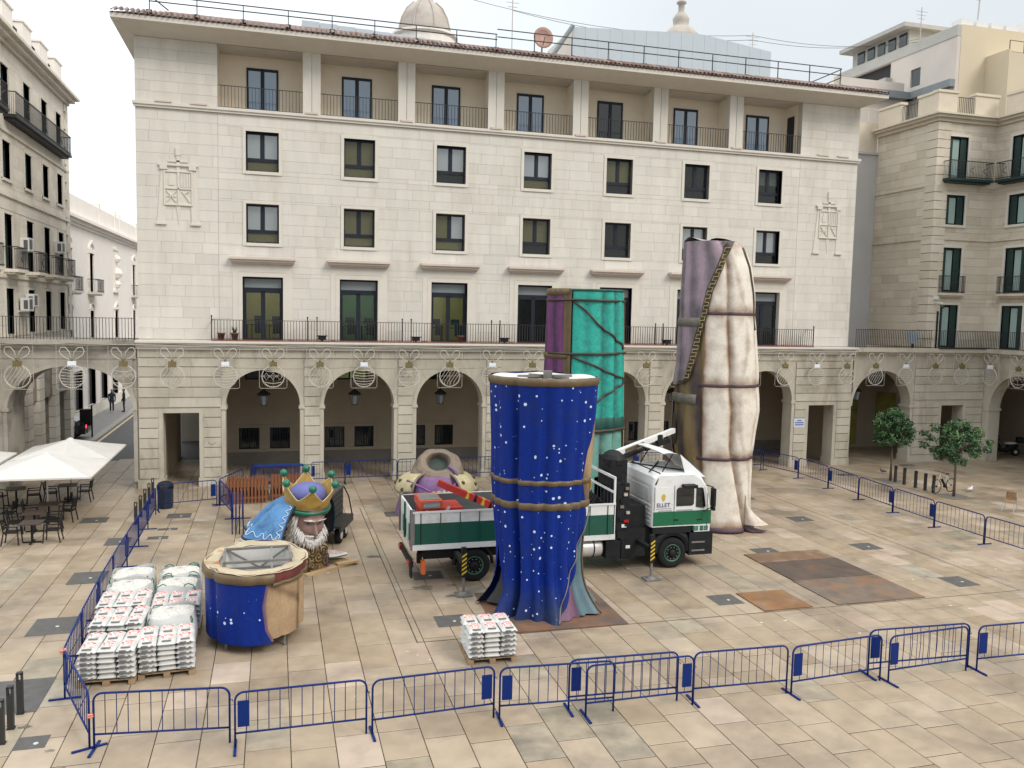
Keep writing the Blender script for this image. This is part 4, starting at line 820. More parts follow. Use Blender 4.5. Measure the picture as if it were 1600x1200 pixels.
strap(ft,'rope',ST,[(-1.6,8.9),(-.6,8.92),(1.33,8.9)],.05,m_rope,.06); strap(ft,'rope',ST,[(-1.5,6.86),(-.6,6.86),(1.4,6.9)],.055,m_rope,.06)
strap(ft,'rope',ST,[(-.6,8.86),(-.1,8.5),(.37,7.98),(.8,7.7),(1.3,7.25),(1.32,7.05)],.045,m_rope); strap(ft,'rope',ST,[(-.6,6.75),(.3,6.42),(1.38,5.92),(1.36,5.7),(.7,5.27),(.3,5.0),(-.3,4.9)],.045,m_rope); strap(ft,'rope',ST,[(-.5,3.96),(.5,3.9),(1.49,3.96)],.07,m_rope)
b=MB(); b.grid(lambda u,v:(lambda p:(p[0],p[1],9.25))(ST(u*2*math.pi,9.2,1-.97*v)),40,3,True); b.build('top_cover',m_fill,ft)
# --- white robe with mauve cape
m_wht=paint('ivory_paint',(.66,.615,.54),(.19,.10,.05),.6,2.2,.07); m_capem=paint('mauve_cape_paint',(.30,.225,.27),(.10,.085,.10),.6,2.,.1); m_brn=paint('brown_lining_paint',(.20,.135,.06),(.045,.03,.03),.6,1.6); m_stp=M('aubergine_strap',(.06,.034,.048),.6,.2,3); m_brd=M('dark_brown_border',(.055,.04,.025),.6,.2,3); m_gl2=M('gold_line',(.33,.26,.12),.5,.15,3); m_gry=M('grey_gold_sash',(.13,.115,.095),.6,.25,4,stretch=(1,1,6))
fw=thing('robe_figure','tallest robe section, ivory with a mauve cape and gold meander border, behind the cab','figure',(23.4,-12.0,0),-.5287)
SW=make_S([(0,-1.55),(1.7,-1.85),(3,-2.12),(3.7,-2.2),(4.7,-2.16),(5.7,-2.19),(6.4,-2.08),(7.8,-2.04),(9.3,-2.0),(11.3,-1.95)],[(0,1.05),(1.7,1.0),(3,1.03),(3.7,1.08),(4.7,1.2),(5.7,1.15),(6.4,1.1),(7.8,.95),(9.3,.84),(10.3,.68),(10.9,.46),(11.2,.25),(11.3,.12)],[(0,1.3),(5.7,1.3),(9,1.15),(11.3,.95)],
  [(lambda z:lerp_t([(0,.95),(1,.85),(3.2,.5),(5.7,.36),(8.5,.3),(11.3,.35)])(z),.12,.085),(lambda z:lerp_t([(0,-.42),(3,-.36),(5.7,-.42),(8.4,-.5),(11.3,-.2)])(z),.06,.07),(1.35,.05,.1),(-.9,.05,.1),(-1.2,.05,.1),(1.9,.08,.2),(2.6,.08,.2),(-2.2,.08,.3)],0,(.1,.9,.3,4),(8.48,5.7,2.85))
edge=lerp_t([(5.62,-2.15),(5.92,-1.62),(6.7,-1.40),(7.86,-1.20),(8.38,-1.07),(9.39,-.88),(10.28,-.55),(11.33,-.2)])
wl=lambda z:SW.th(max(-1.0,edge(z)) if z>5.6 else lerp_t([(0,-.75),(2,-.9),(5.6,-1.0)])(z),z)
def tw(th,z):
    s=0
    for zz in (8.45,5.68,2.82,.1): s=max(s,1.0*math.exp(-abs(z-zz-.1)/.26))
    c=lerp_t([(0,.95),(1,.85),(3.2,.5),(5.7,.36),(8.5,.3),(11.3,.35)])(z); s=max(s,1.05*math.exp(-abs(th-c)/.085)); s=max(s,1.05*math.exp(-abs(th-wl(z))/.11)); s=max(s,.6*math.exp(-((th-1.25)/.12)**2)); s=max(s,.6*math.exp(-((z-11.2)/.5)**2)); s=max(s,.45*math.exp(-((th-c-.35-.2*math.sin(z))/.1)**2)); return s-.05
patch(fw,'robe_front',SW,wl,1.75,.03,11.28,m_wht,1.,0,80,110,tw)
patch(fw,'lining',SW,-1.9,lambda z:wl(z)+.05,.05,11.2,m_brn,.985,0,50,60,lambda th,z:.5+.5*math.sin(th*9+z*1.1))
patch(fw,'robe_back',SW,1.7,2*math.pi-1.8,.03,11.28,m_capem,1.,0,50,40,lambda th,z:.5)
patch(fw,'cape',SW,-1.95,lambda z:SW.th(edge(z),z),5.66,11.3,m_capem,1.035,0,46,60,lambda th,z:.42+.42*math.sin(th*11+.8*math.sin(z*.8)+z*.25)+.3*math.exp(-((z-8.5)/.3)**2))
patch(fw,'cape_border',SW,lambda z:SW.th(edge(z)-.12,z),lambda z:SW.th(edge(z)+.14,z),5.72,11.3,m_brd,1.05,0,6,60)
b=MB(); P=[]; zz=5.85; i=0
while zz<11.1:
    w2=.09 if (i//2)%2 else -.05; P.append((edge(zz)+w2,zz)); zz+=.14 if i%2==0 else .0; i+=1
b.tube([SW(SW.th(x,z),z,1.055,.03) for x,z in P],.022,4); b.build('meander_line',m_gl2,fw)
patch(fw,'cape_tail',SW,-1.9,lambda z:lerp_t([(3.0,-1.5),(3.6,-1.0),(4.4,-1.25),(4.9,-1.5)])(z),3.0,5.0,m_brd,1.02,0,14,20)
patch(fw,'cape_tail_side',SW,-2.2,-1.35,2.2,5.2,m_capem,1.03,0,14,20,lambda th,z:.5)
band(fw,'sash',SW,-1.95,-.44,7.95,8.36,m_gry,.1,30); band(fw,'lower_sash',SW,-1.9,-.46,4.95,5.35,m_gry,.06,30)
for zz,a in ((8.4,-.40),(5.62,-.44),(2.76,-.42)): band(fw,'strap',SW,a,1.7,zz+.03,zz+.18,m_stp,.01,60)
band(fw,'hem',SW,-.6,1.7,.02,.22,m_stp,.04,60)
for z0,z1,m in ((.05,.3,m_stp),(.3,1.5,m_wht)):
    b=MB(); b.grid(lambda u,v:(.8+.75*u*(1-.75*v)**1.6*(1.2-.5*v),-.75-.25*math.sin(u*3.1)*(1-v)+.25*u,z0+(z1-z0)*v*(1-.3*u)),14,8); b.t=[.3]*len(b.v); b.build('trailing_hem',m,fw,True)
b=MB(); rs=random.Random(6)
b.grid(lambda u,v:(lambda p:(p[0],p[1],11.28+.10*math.sin(u*9)*(1-v)+.09*math.sin(u*23+1)*(1-v)+.08*v))(SW(u*2*math.pi,11.28,1.02-.98*v)),60,4,True); b.build('top_cover',M('grey_plaster_rim',(.3,.28,.26),.85,.2,2),fw,True)
strap(fw,'side_trim',SW,[(.28,11.05),(.56,10.3),(.75,9.3),(.92,7.9)],.06,m_brd,.0)
# --- low blue section lying open at the left
fs=thing('robe_section','low open-topped section of blue starred robe with tan lining and steel frame inside','figure',(5.6,-19.75,0),.017)
SS=make_S([(.25,-1.27),(2.1,-1.30)],[(.25,1.12),(2.1,1.16)],[(.25,1.45),(2.1,1.55)],[(-.95,.07,.07),(.02,.025,.1),(-.45,.02,.1),(.55,.04,.07),(1.2,.05,.1),(2,.06,.2),(-2,.06,.2)],0)
er=lerp_t([(.25,.30),(.6,.16),(1.2,.1),(2.1,.22)])
patch(fs,'robe_front',SS,-2.2,er,.25,2.0,m_star,1.03,0,60,20,lambda th,z:0); patch(fs,'robe_back',SS,2.0,2*math.pi-2.2,.25,2.0,m_star,1.,0,40,14,lambda th,z:.2)
patch(fs,'mauve_lining',SS,lambda z:er(z)-.02,lambda z:er(z)+.06,.28,1.75,m_mauve,1.0,0,4,14)
patch(fs,'lining',SS,.1,2.1,.33,2.0,m_tan,.97,0,50,24,lambda th,z:.12+.75*math.exp(-((z-(1.75-.75*(th-.2)))/.12)**2)*(.0 if th>1.1 else 1)+.7*math.exp(-((th-1.0)/.05)**2))
band(fs,'gold_rim',SS,-3.3,.32,1.74,2.02,m_gold,.1,60); band(fs,'maroon_rim',SS,.30,3.2,1.74,2.03,M('maroon_paint',(.13,.03,.028),.5,.25,2),.0,50); band(fs,'maroon_edge',SS,.3,3.0,1.66,1.76,m_gold,.04,50)
b=MB(); b.grid(lambda u,v:(lambda p:(p[0],p[1],2.02-.02*v+.015*math.sin(u*50)))(SS(u*2*math.pi,2.0,1.04-.30*v)),70,4,True); b.build('foam_rim',m_foam,fs,True)
b=MB(); b.grid(lambda u,v:SS(u*2*math.pi,2.0-1.2*v,.74+.012*math.sin(u*30)),50,6,True); b.build('inner_wall',m_fill,fs,True); b=MB(); b.grid(lambda u,v:SS(u*2*math.pi,.8,.74*(1-.98*v)),40,2,True); b.build('inner_floor',m_fill,fs)
b=MB()
for z in (1.55,2.08):
    for s in (-1,1): b.bar((-.85,s*.62,z),(.75,s*.62,z),.06); b.bar((-.85 if s<0 else .75,-.62,z),(-.85 if s<0 else .75,.62,z),.06)
for x in (-.85,.75):
    for y in (-.62,.62): b.bar((x,y,.8),(x,y,2.1),.06)
b.bar((-.85,.62,2.08),(0,.62,1.55),.05); b.bar((0,.62,1.55),(.75,.62,2.08),.05); b.bar((-.85,-.62,2.08),(-.85,.62,1.55),.05); b.bar((.3,.62,2.08),(.3,-.62,1.55),.05); b.build('steel_frame',m_steel,fs)
for x,y in ((-.8,-.9),(.6,-.95),(-.8,.9),(.7,.9)): b=MB(); b.bx(x-.03,x+.03,y-.03,y+.03,0,.8); b.build('leg',m_steel,fs)
# --- king head and shoulders
kg=thing('king_bust','giant bearded king head in a gold crown and blue hood, set down on the paving','figure',(6.7,-14.2,0),-.026)
m_skin=M('brown_skin_paint',(.25,.155,.135),.55,.15,5); m_hair=M('white_hair_paint',(.62,.6,.58),.7,.12,8); m_crn=M('crown_gold_paint',(.42,.27,.06),.45,.25,3,c2=(.19,.10,.03),c2s=1.6,c2lo=.5,c2hi=.7); m_jew=M('green_bead_paint',(.008,.13,.075),.35,.15,3); m_cush=M('violet_blue_cushion',(.10,.11,.30),.6,.15,3)
m_hood=M('sky_blue_hood_paint',(.06,.20,.42),.5,.25,2.5,c2=(.012,.04,.09),c2s=1.6,c2lo=.5,c2hi=.75); m_och=M('ochre_robe_paint',(.30,.20,.085),.6,.3,2.2,c2=(.08,.05,.02),c2s=2,c2lo=.5,c2hi=.75); m_navy=M('navy_edge',(.008,.012,.03),.6,.2,3)
tilt=Matrix.Rotation(R(11),3,'X')
def tl(p,c=(.27,-.1,1.75)): v=tilt@(Vector(p)-Vector(c))+Vector(c); return tuple(v)
b=MB()
def facef(u,v):      # u: -1..1 round the face, v: 0 chin .. 1 brow top
    th=(u*2-1)*2.2; zz=v; r=1-.10*(1-zz)**2-.05*abs(zz-.5)
    x=.50*r*math.sin(th); y=-.56*r*math.cos(th)*(1-.08*(1-zz)); z=.95+1.25*zz
    g=lambda cx,cz,sx,sz:math.exp(-((x-cx)/sx)**2-((zz-cz)/sz)**2)
    if abs(th)<1.5:
        y-=.17*g(0,.42,.075,.09)+.13*g(0,.52,.06,.12)+.06*g(0,.40,.13,.05)          # nose
        y-=.09*(g(-.2,.735,.14,.035)+g(.2,.735,.14,.035))+.05*g(0,.71,.08,.05)      # brow
        y+=.10*(g(-.19,.635,.10,.05)+g(.19,.635,.10,.05)); y-=.035*(g(-.19,.63,.07,.028)+g(.19,.63,.07,.028))
        y-=.05*(g(-.29,.47,.11,.08)+g(.29,.47,.11,.08)); y+=.04*g(0,.27,.12,.025); y-=.04*g(0,.235,.11,.03)
    c_,s_=math.cos(.4),math.sin(.4); x,y=x*c_-y*s_,x*s_+y*c_; return tl((x+.29+.10*(z-1.5),y-.3,z-.13*x))
b.grid(facef,72,64); b.build('head',m_skin,kg,True)
rs=random.Random(12); b=MB()
def fpt(x,zz,dy=0.):
    th=math.asin(max(-.99,min(.99,x/.5))); u=(th/2.2+1)/2; p=facef(u,zz); return Vector((p[0],p[1]-dy,p[2]))
for k in range(150):
    x=rs.uniform(-.47,.47); e=abs(x)/.47; z0=.30-.16*(1-e)*rs.random()+.22*e*e*rs.random(); p=fpt(x,max(.02,z0),.02); L=rs.uniform(.2,.36)
    q=p+Vector((x*.28+rs.uniform(-.05,.05),-.06-.06*rs.random(),-L)); mid=(p+q)/2+Vector((rs.uniform(-.03,.03),-.06,0)); b.tube([p,mid,q],[.035,.032,.006],5)
for s in (-1,1):
    for k in range(12): p=fpt(s*.02,.345,.06); q=fpt(s*(.2+.09*rs.random()),.28-.09*rs.random(),.1); b.tube([p,(p+q)/2+Vector((0,-.05,.03)),q],[.02,.03,.008],5)
b.build('beard',m_hair,kg,True)
b=MB()
for k in range(70):
    v=rs.uniform(.25,.85); th=-1.15-.5*rs.random(); p=Vector(facef((th/2.2+1)/2,v)); L=rs.uniform(.3,.55); b.tube([p,p+Vector((-.10,-.05,-L*.5)),p+Vector((-.18-.12*rs.random(),-.08+.1*rs.random(),-L))],[.04,.04,.008],5)
b.build('side_hair',m_hair,kg,True)
for s in (-1,1):
    b=MB()
    for k in range(12): p=fpt(s*(.03+.03*k/12*8*.3),.745,.02); p=fpt(s*(.05+.022*k),.735+.012*math.sin(k*.3),.02); q=p+Vector((s*.09,-.03,.035+.02*rs.random())); b.tube([p,q],[.024,.006],5)
    b.build('eyebrow',m_hair,kg,True)
    b=MB(); c=fpt(s*.19,.632,-.015); b.ball(tuple(c),(.055,.03,.028),8); b.build('eye',m_navy,kg,True)
# crown
def cr(p): return tl((p[0]+.27+.09*(p[2]-2.1),p[1]-.12,p[2]-.10*p[0]))
b=MB(); b.tube([cr((.70*math.sin(a*math.pi/18),-.70*math.cos(a*math.pi/18),2.10)) for a in range(36)],.07,8,True); b.build('crown_ring',m_jew,kg,True)
b=MB(); b.tube([cr((.68*math.sin(a*math.pi/18),-.68*math.cos(a*math.pi/18),2.0)) for a in range(36)],.04,8,True); b.tube([cr((.70*math.sin(a*math.pi/18),-.70*math.cos(a*math.pi/18),2.2)) for a in range(36)],.03,8,True); b.build('crown_moulding',m_gold,kg,True)
NP=6
def ztop(a): t=(a*NP/(2*math.pi)+.4)%1; t=abs(t-.5)*2; return 2.50+.42*(1-t)**1.25*1.0 if 1 else 0
def tipang(k): return 2*math.pi*((k+.5)-.4)/NP
def crf(u,v):
    a=u*2*math.pi; zt=ztop(a); z=2.15+(zt-2.15)*v; r=.67+.22*((z-2.15)/.8)**1.1; return cr((r*math.sin(a),-r*math.cos(a),z))
b=MB(); b.grid(crf,120,8,True); b.grid(lambda u,v:(lambda p:p)(cr(((.64+.22*((2.15+(ztop(u*2*math.pi)-2.15)*v-2.15)/.8)**1.1)*math.sin(u*2*math.pi),-(.64+.22*((2.15+(ztop(u*2*math.pi)-2.15)*v-2.15)/.8)**1.1)*math.cos(u*2*math.pi),2.15+(ztop(u*2*math.pi)-2.15)*v))),120,8,True); b.build('crown',m_crn,kg,True)
b=MB(); b.tube([cr(((.66+.22*((ztop(u*math.pi/60)-2.15)/.8)**1.1)*math.sin(u*math.pi/60),-(.66+.22*((ztop(u*math.pi/60)-2.15)/.8)**1.1)*math.cos(u*math.pi/60),ztop(u*math.pi/60))) for u in range(120)],.018,5,True); b.build('crown_piping',m_cream,kg,True)
for k in range(NP):
    a=tipang(k); b=MB(); b.ball(cr((.87*math.sin(a),-.87*math.cos(a),3.0)),.125,14); b.build('crown_bead',m_jew,kg,True)
b=MB(); b.ball(cr((0,0,2.45)),(.6,.6,.42),24); b.build('crown_cushion',m_cush,kg,True)
# hood and shoulders
def hoodf(u,v):
    t=v; e0=-.34+.2*t; e1=-4.65; th=e0+(e1-e0)*u; cx=.28-.58*t; rx=.60+.78*t**.62; ry=.60+.75*t**.62; z=2.32-1.12*t**1.35
    w_=1+.07*math.sin(th*7+2+t)*t**.7+.035*math.sin(th*12+t*3)*t**.7; z+=.10*math.sin(th*3.0+.3)*t**3
    return (cx+rx*w_*math.sin(th),-.0-ry*w_*math.cos(th)+.05,z)
b=MB(); b.grid(hoodf,90,26); b.build('hood',m_hood,kg,True)
b=MB(); b.grid(lambda u,v:(lambda p:(p[0]*.97,p[1]*.96,p[2]-.03))(hoodf(u,v)),60,16); b.build('hood_lining',m_navy,kg,True)
b=MB(); b.tube([hoodf(i/90,1) for i in range(91)],.04,6); b.tube([hoodf(0,i/26) for i in range(27)],.035,6); b.build('hood_edge',m_navy,kg,True)
m_pipe=M('white_scallop_paint',(.6,.66,.72),.6,.1,3); b=MB()
for k in range(9):
    u0=.02+k*.055; P=[]
    for j in range(9): t=j/8; u=u0+t*.055; v=.93-.10*math.sin(math.pi*t)*0-.09*abs(math.cos(math.pi*t))**3; P.append(Vector(hoodf(u,v))*1.0+Vector((0,-.015,.015)))
    b.tube(P,.012,4)
for k in range(5):
    v0=.2+k*.15; P=[]
    for j in range(7): t=j/6; P.append(Vector(hoodf(.015+.03*abs(math.cos(math.pi*t))**3,v0+t*.15))+Vector((0,-.02,.01)))
    b.tube(P,.012,4)
b.build('scallop_trim',m_pipe,kg,True)
def torf(u,v):
    th=u*2*math.pi; z=1.22*(1-v); k=1+.03*math.sin(th*6); t=min(1,(1.22-z)/.55); rx=(.35+.82*t**.6)*k; ry=(.2+.72*t**.6)*k; return (-.24+rx*math.sin(th),.1-ry*math.cos(th),max(z,0))
b=MB(); b.grid(torf,72,26,True); b.build('torso',m_och,kg,True)
m_scr=M('dark_scroll_paint',(.05,.032,.014),.6,.2,3)
for cu,cv,s,rr in ((.10,.45,1,.20),(.06,.66,-1,.22),(.14,.62,1,.22),(.19,.78,-1,.22),(.10,.84,1,.2),(.17,.5,-1,.18),(.02,.84,1,.2),(.95,.66,-1,.2),(.95,.9,1,.2),(.9,.75,-1,.2),(.06,.92,-1,.15)):
    P=[]
    for j in range(30): a=j*.42*s; r=rr*(1-j/32); P.append(Vector(torf((cu+r*math.cos(a)*.17)%1,cv+r*math.sin(a)*.85))); 
    P=[p+Vector((p.x+.24,p.y-.1,0)).normalized()*.012 for p in P]; b=MB(); b.tube(P,.024,4); b.build('scroll_ornament',m_scr,kg,True)
b=MB(); b.grid(lambda u,v:(lambda p:(p[0]*1.0+.02,p[1]-.015,p[2]))(torf(.19+.10*u*(.3+.7*v),.62+.38*v)),8,8); b.build('mauve_strip',m_mauve,kg,True)
# --- headless cloak section
ck=thing('cloak_section','headless purple cloak with cream fur collar and empty grey cowl, behind the truck bed','figure',(12.5,-7.5,0),-.187)
m_cowl=M('taupe_cowl_paint',(.20,.155,.115),.6,.35,2.2,c2=(.10,.075,.06),c2s=2.2,c2lo=.5,c2hi=.66); m_fur=M('cream_fur_paint',(.42,.37,.22),.7,.25,3); m_vio=M('violet_cloak_paint',(.16,.085,.20),.6,.25,3); m_rib=M('violet_ribbon',(.15,.06,.24),.5,.1,3)
def ckf(u,v):
    th=u*2*math.pi; z=1.62*v; t=1-z/1.62; k=1+.06*math.sin(th*9)*t**.5+.02*math.sin(th*17); return ((.9+.80*t**.5)*k*math.sin(th),-(.7+.58*t**.5)*k*math.cos(th),z)
b=MB(); b.grid(ckf,90,24,True); b.build('cloak',m_vio,ck,True)
def furf(u,v):
    th=u*2*math.pi; t=v; z=1.72-.62*(1-math.cos(t*1.5708))-.12*math.cos(th)*t+.1*math.cos(th*2)*t+.03*math.sin(th*7)*t; return ((.85+.88*math.sin(t*1.5708))*math.sin(th),-(.6+.75*math.sin(t*1.5708))*math.cos(th),z)
b=MB(); b.grid(lambda u,v:furf(.095+.81*u,v),72,14); b.build('fur_collar',m_fur,ck,True)
b=MB(); b.tube([furf(.095,j/8) for j in range(8)]+[furf(.095+.81*i/72,1) for i in range(73)]+[furf(.905,1-j/8) for j in range(1,9)],.05,6); b.build('collar_edge',m_cowl,ck,True)
for u,v in ((.90,.75),(.80,.6),(.12,.6),(.2,.75),(.85,.9),(.75,.8),(.26,.55)): b=MB(); p=Vector(furf(u,v)); b.ball(p,(.09,.06,.09),8); b.build('fur_spot',m_brd,ck,True)
b=MB()
CW=lerp_t([(0,.38),(.1,.43),(.2,.5),(.35,.68),(.5,.86),(.65,.99),(.8,1.06),(1,1.12)]); CH=lerp_t([(0,-.4),(.1,-.1),(.2,.06),(.35,.1),(.5,.0),(.65,-.2),(.8,-.45),(1,-.8)])
def cow(u,v):
    a=u*2*math.pi; r=CW(v)*(1+.07*math.sin(a*3+v*7)*v+.05*math.sin(a*8+2+v*4)*v); k=max(0,1-v*.75); z=CH(v)-.10*math.sin(v*16+a*1.0)*.25*(v>.35); x,y=r*1.04*math.sin(a),-r*.88*math.cos(a)
    tk=Matrix.Rotation(R(58)*k,3,'X'); p=tk@Vector((x,y,z)); return (p.x+.05,p.y-.1,p.z+2.12)
b.grid(cow,80,30,True); b.build('cowl',m_cowl,ck,True)
b=MB(); b.grid(lambda u,v:(lambda p:tuple(Vector(p).lerp(Vector(cow(.5,.02))*.5+Vector(cow(0,.02))*.5,v)))(cow(u,.02)),32,3,True); b.build('cowl_hollow',M('dark_green_hollow',(.05,.07,.06),.8,.2,3),ck)
b=MB(); b.tube([tuple(Vector(cow(.13,q))+Vector((.02,-.05,.03))) for q in (.2,.35,.5,.7,.85)]+[(.62,-1.25,1.3),(.52,-1.36,.95)],.055,6); b.build('ribbon',m_rib,ck,True); b=MB(); b.tube([(-1.2,-.7,1.45),(-.8,-1.1,1.35),(-.45,-1.28,1.22),(-.2,-1.36,1.1)],[.05]*4,6); b.build('ribbon',m_rib,ck,True)
b=MB()
for s in (-1,1):
    for k in range(7): a=s*(.2+k*.12); b.ball((.3+s*(.1+k*.11),-1.38+k*.03,1.08-.02*k+(.06 if k%2 else -.05)),(.11,.04,.055),8)
b.ball((.3,-1.38,1.1),.1,8); b.build('gold_laurel',m_gl2,ck,True)
b=MB(); b.grid(lambda u,v:(.35+.6*u,-1.26+.15*abs(u-.3),.5+.5*v),6,4); b.build('teal_panel',m_tealp,ck); b=MB(); b.bx(.98,1.3,-1.16,-1.0,.4,1.0); b.build('cream_strip',m_fur,ck)
# ------------------------------------------------------------------ crane truck
m_wp=M('truck_white',(.68,.69,.69),.35,.05,2,c2=(.40,.385,.35),c2s=1.3,c2lo=.54,c2hi=.78); m_gp=M('truck_green',(.004,.115,.05),.4,.08,2); m_bk=M('black_plastic',(.011,.012,.014),.6,.3,4,spec=.25); m_ty=M('tyre_rubber',(.015,.015,.016),.85,.2,5,spec=.2); m_rimg=M('green_wheel_rim',(.02,.11,.06),.5,.25,5); m_alu=M('aluminium',(.55,.55,.54),.4,.15,4,metal=.5); m_gwin=glass('cab_glass',(.012,.015,.015),.92,1.6); m_red=M('red_machine_paint',(.42,.025,.02),.4,.15,3); m_yel=M('hazard_yellow',(.6,.42,.03),.5,.1,4); m_orl=M('orange_lamp',(.6,.12,.02),.3,.05,3); m_rdl=M('red_lamp',(.35,.01,.01),.3,.05,3); m_gbed=M('bed_green',(.004,.075,.05),.45,.1,2); m_navyt=M('navy_lettering',(.02,.03,.12),.6,.05,3); m_crest=M('gold_crest_print',(.5,.36,.05),.6,.1,6); m_tgry=M('grey_lettering',(.35,.36,.38),.6,.05,3); m_logo=M('green_print',(.01,.12,.08),.6,.05,3)
TX,TY=10.0,-16.85     # rear near corner; length runs along +X, far side +Y
tr=thing('crane_truck','white and green flatbed truck with loader crane behind the cab','truck',(TX,TY,0))
W_=2.5
def text(par,name,txt,loc,size,mat,rot=(R(90),0,0),ext=.004,sx=1.):
    cu=bpy.data.curves.new(name,'FONT'); cu.body=txt; cu.size=size; cu.extrude=ext; cu.align_x='CENTER'; cu.align_y='CENTER'
    o=bpy.data.objects.new(name,cu); col.objects.link(o); dg=bpy.context.evaluated_depsgraph_get(); me=bpy.data.meshes.new_from_object(o.evaluated_get(dg)); bpy.data.objects.remove(o)
    me.materials.clear(); me.materials.append(mat); o=bpy.data.objects.new(name,me); col.objects.link(o); o.location=loc; o.rotation_euler=rot; o.scale=(sx,1,1)
    if par: o.parent=par
    return o
b=MB(); b.bx(.3,10.0,.75,.95,.75,1.05); b.bx(.3,10.0,1.55,1.75,.75,1.05); [b.bx(x,x+.12,.95,1.55,.8,1.0) for x in (.4,2.2,4.2,6.2,8.4)]; b.bx(.4,3.4,.3,2.2,.72,.98); b.build('chassis',m_bk,tr)
# load bed
BL=6.62; b=MB(); b.bx(.0,BL,0,W_,1.1,1.22); bed=b.build('load_bed',m_alu,tr)
m_bin=M('grey_bed_lining',(.06,.065,.07),.6,.2,3)
def side(y0,y1,nm):
    b=MB(); b.bx(.03,BL-.03,y0,y1,1.27,1.92); o=b.build(nm,m_gbed if y0<1 else m_bin,bed); b=MB(); b.bx(.03,BL-.03,y0,y1,1.922,2.28); b.build('white_board',m_wp if y0<1 else m_bin,o)
    out=-1 if y0<1 else 1
    for k in range(11):
        x=.25+k*.61; e=(y0-.02,y0) if out<0 else (y1,y1+.02); b=MB(); b.bx(x-.012,x+.012,e[0],e[1],1.26,2.26); b.build('rib',m_gbed if k%5 else m_bk,o)
    b=MB(); e=(y0-.025,y0) if out<0 else (y1,y1+.025); b.bx(.0,BL,e[0],e[1],2.24,2.3); b.bx(0,BL,e[0],e[1],1.1,1.265); b.build('edge_rail',m_wp,o)
    return o
side(0,.05,'near_side_board'); side(W_-.05,W_,'far_side_board')
b=MB(); b.bx(0,.05,.05,W_-.05,1.24,1.78); o=b.build('tailgate',m_gbed,bed); b=MB(); b.bx(0,.05,.05,W_-.05,1.782,2.28); b.build('white_board',m_wp,o)
for k in range(4): b=MB(); y=.2+k*.6; b.bx(-.05,0,y,y+.08,1.15,2.3); b.build('gate_rib',m_wp if k%2 else m_gbed,o)
b=MB(); b.bx(-.06,.06,-.02,.06,1.1,2.35); b.build('corner_post',m_steel,bed); b=MB(); b.bx(-.06,.06,W_-.06,W_+.02,1.1,2.35); b.build('corner_post',m_steel,bed)
b=MB()
for x0,x1,z0,z1 in ((BL-.06,BL,2.28,3.15),): 
    for y in (0,W_-.06): b.bx(x0,x1,y,y+.06,1.22,z1)
    b.bx(x0,x1,.06,W_-.06,z1-.08,z1); b.bx(x0,x1,.06,W_-.06,2.6,2.66)
    
hb=b.build('headboard',m_wp,bed)
for k in range(7): b=MB(); b.bx(BL-.05,BL-.02,.3+k*.3,.33+k*.3,1.3,2.6); b.build('bar',m_bin,hb)
b=MB(); [b.tube([(BL-.25,.3+k*.2,1.4),(BL-.4,.3+k*.2,2.3),(BL-.55,.3+k*.2,2.5),(BL-.7,.3+k*.2,2.2)],.05,6) for k in range(7)]; tag(b.build('hose_bundle',m_bk,bed),kind='stuff')
b=MB(); b.bx(3.2,3.9,-.01,.0,1.14,1.2); b.build('lamp_bracket',m_wp,bed)
def wheelset(x,near=True,dual=False):
    for y in ((.0,.30) if 0 else ((.02,.32),(W_-.32,W_-.02))):
        c=(x,(y[0]+y[1])/2,.51); b=MB(); b.wheel(c,.51,y[1]-y[0],'Y',28,[(.0,-.42),(.55,-.42),(.58,-.5),(.92,-.5),(1,-.38),(1,.38),(.92,.5),(.58,.5),(.55,.42),(0,.42)]); o=b.build('wheel',m_ty,tr,True)
        s=-1 if y[0]<1 else 1; yy=y[0] if s<0 else y[1]
        b=MB(); b.wheel((x,yy-s*.06,.51),.3,.14,'Y',24,[(0,-.1),(.3,-.1 if s>0 else -.5),(.36,.0),(.75,.1),(.9,-.45 if s<0 else .45),(1,-.5 if s<0 else .5),(1,0)]); r=b.build('rim',m_rimg,o,True)
        b=MB(); [b.ball((x+.2*math.cos(a*.6283),yy+s*.0,.51+.2*math.sin(a*.6283)),.022,6) for a in range(10)]; b.build('wheel_nuts',m_steel,r)
        b=MB(); b.wheel((x,yy,.51),.12,.1,'Y',14,[(0,-.5),(.8,-.5),(1,-.2),(1,.5),(0,.5)]); b.build('hub',m_bk,r,True)
wheelset(8.71); wheelset(1.95)
b=MB(); b.tube([(1.95+.62*math.cos(a*math.pi/10),.2,.51+.62*math.sin(a*math.pi/10)) for a in range(11)],.06,6); b.build('mudguard',m_bk,tr)
b=MB(); b.bx(-.05,.05,.1,W_-.1,.55,.72); b.bx(.2,.35,.3,.45,.6,.9); b.build('rear_bumper',m_bk,tr)
for y in (.15,W_-.45): b=MB(); b.bx(-.09,-.05,y,y+.32,.56,.71); b.build('tail_lamp',m_rdl,tr)
b=MB(); b.bx(.28,.4,-.04,.2,.35,.75); b.build('orange_chock',m_orl,tr); b=MB(); b.bx(-.05,.0,-.03,.28,.25,.85); b.build('mud_flap',m_bk,tr)
b=MB(); b.lathe([(.27,0),(.3,.03),(.3,.97),(.27,1)],20); b.v=[(4.9+z*1.35,.35+x,.78+y) for x,y,z in b.v]; b.build('fuel_tank',m_alu,tr,True)
for x in (5.15,5.95): b=MB(); b.tube([(x,.35+.31*math.cos(a*.4),.78+.31*math.sin(a*.4)) for a in range(16)],.018,5,True); b.build('tank_strap',m_bk,tr)
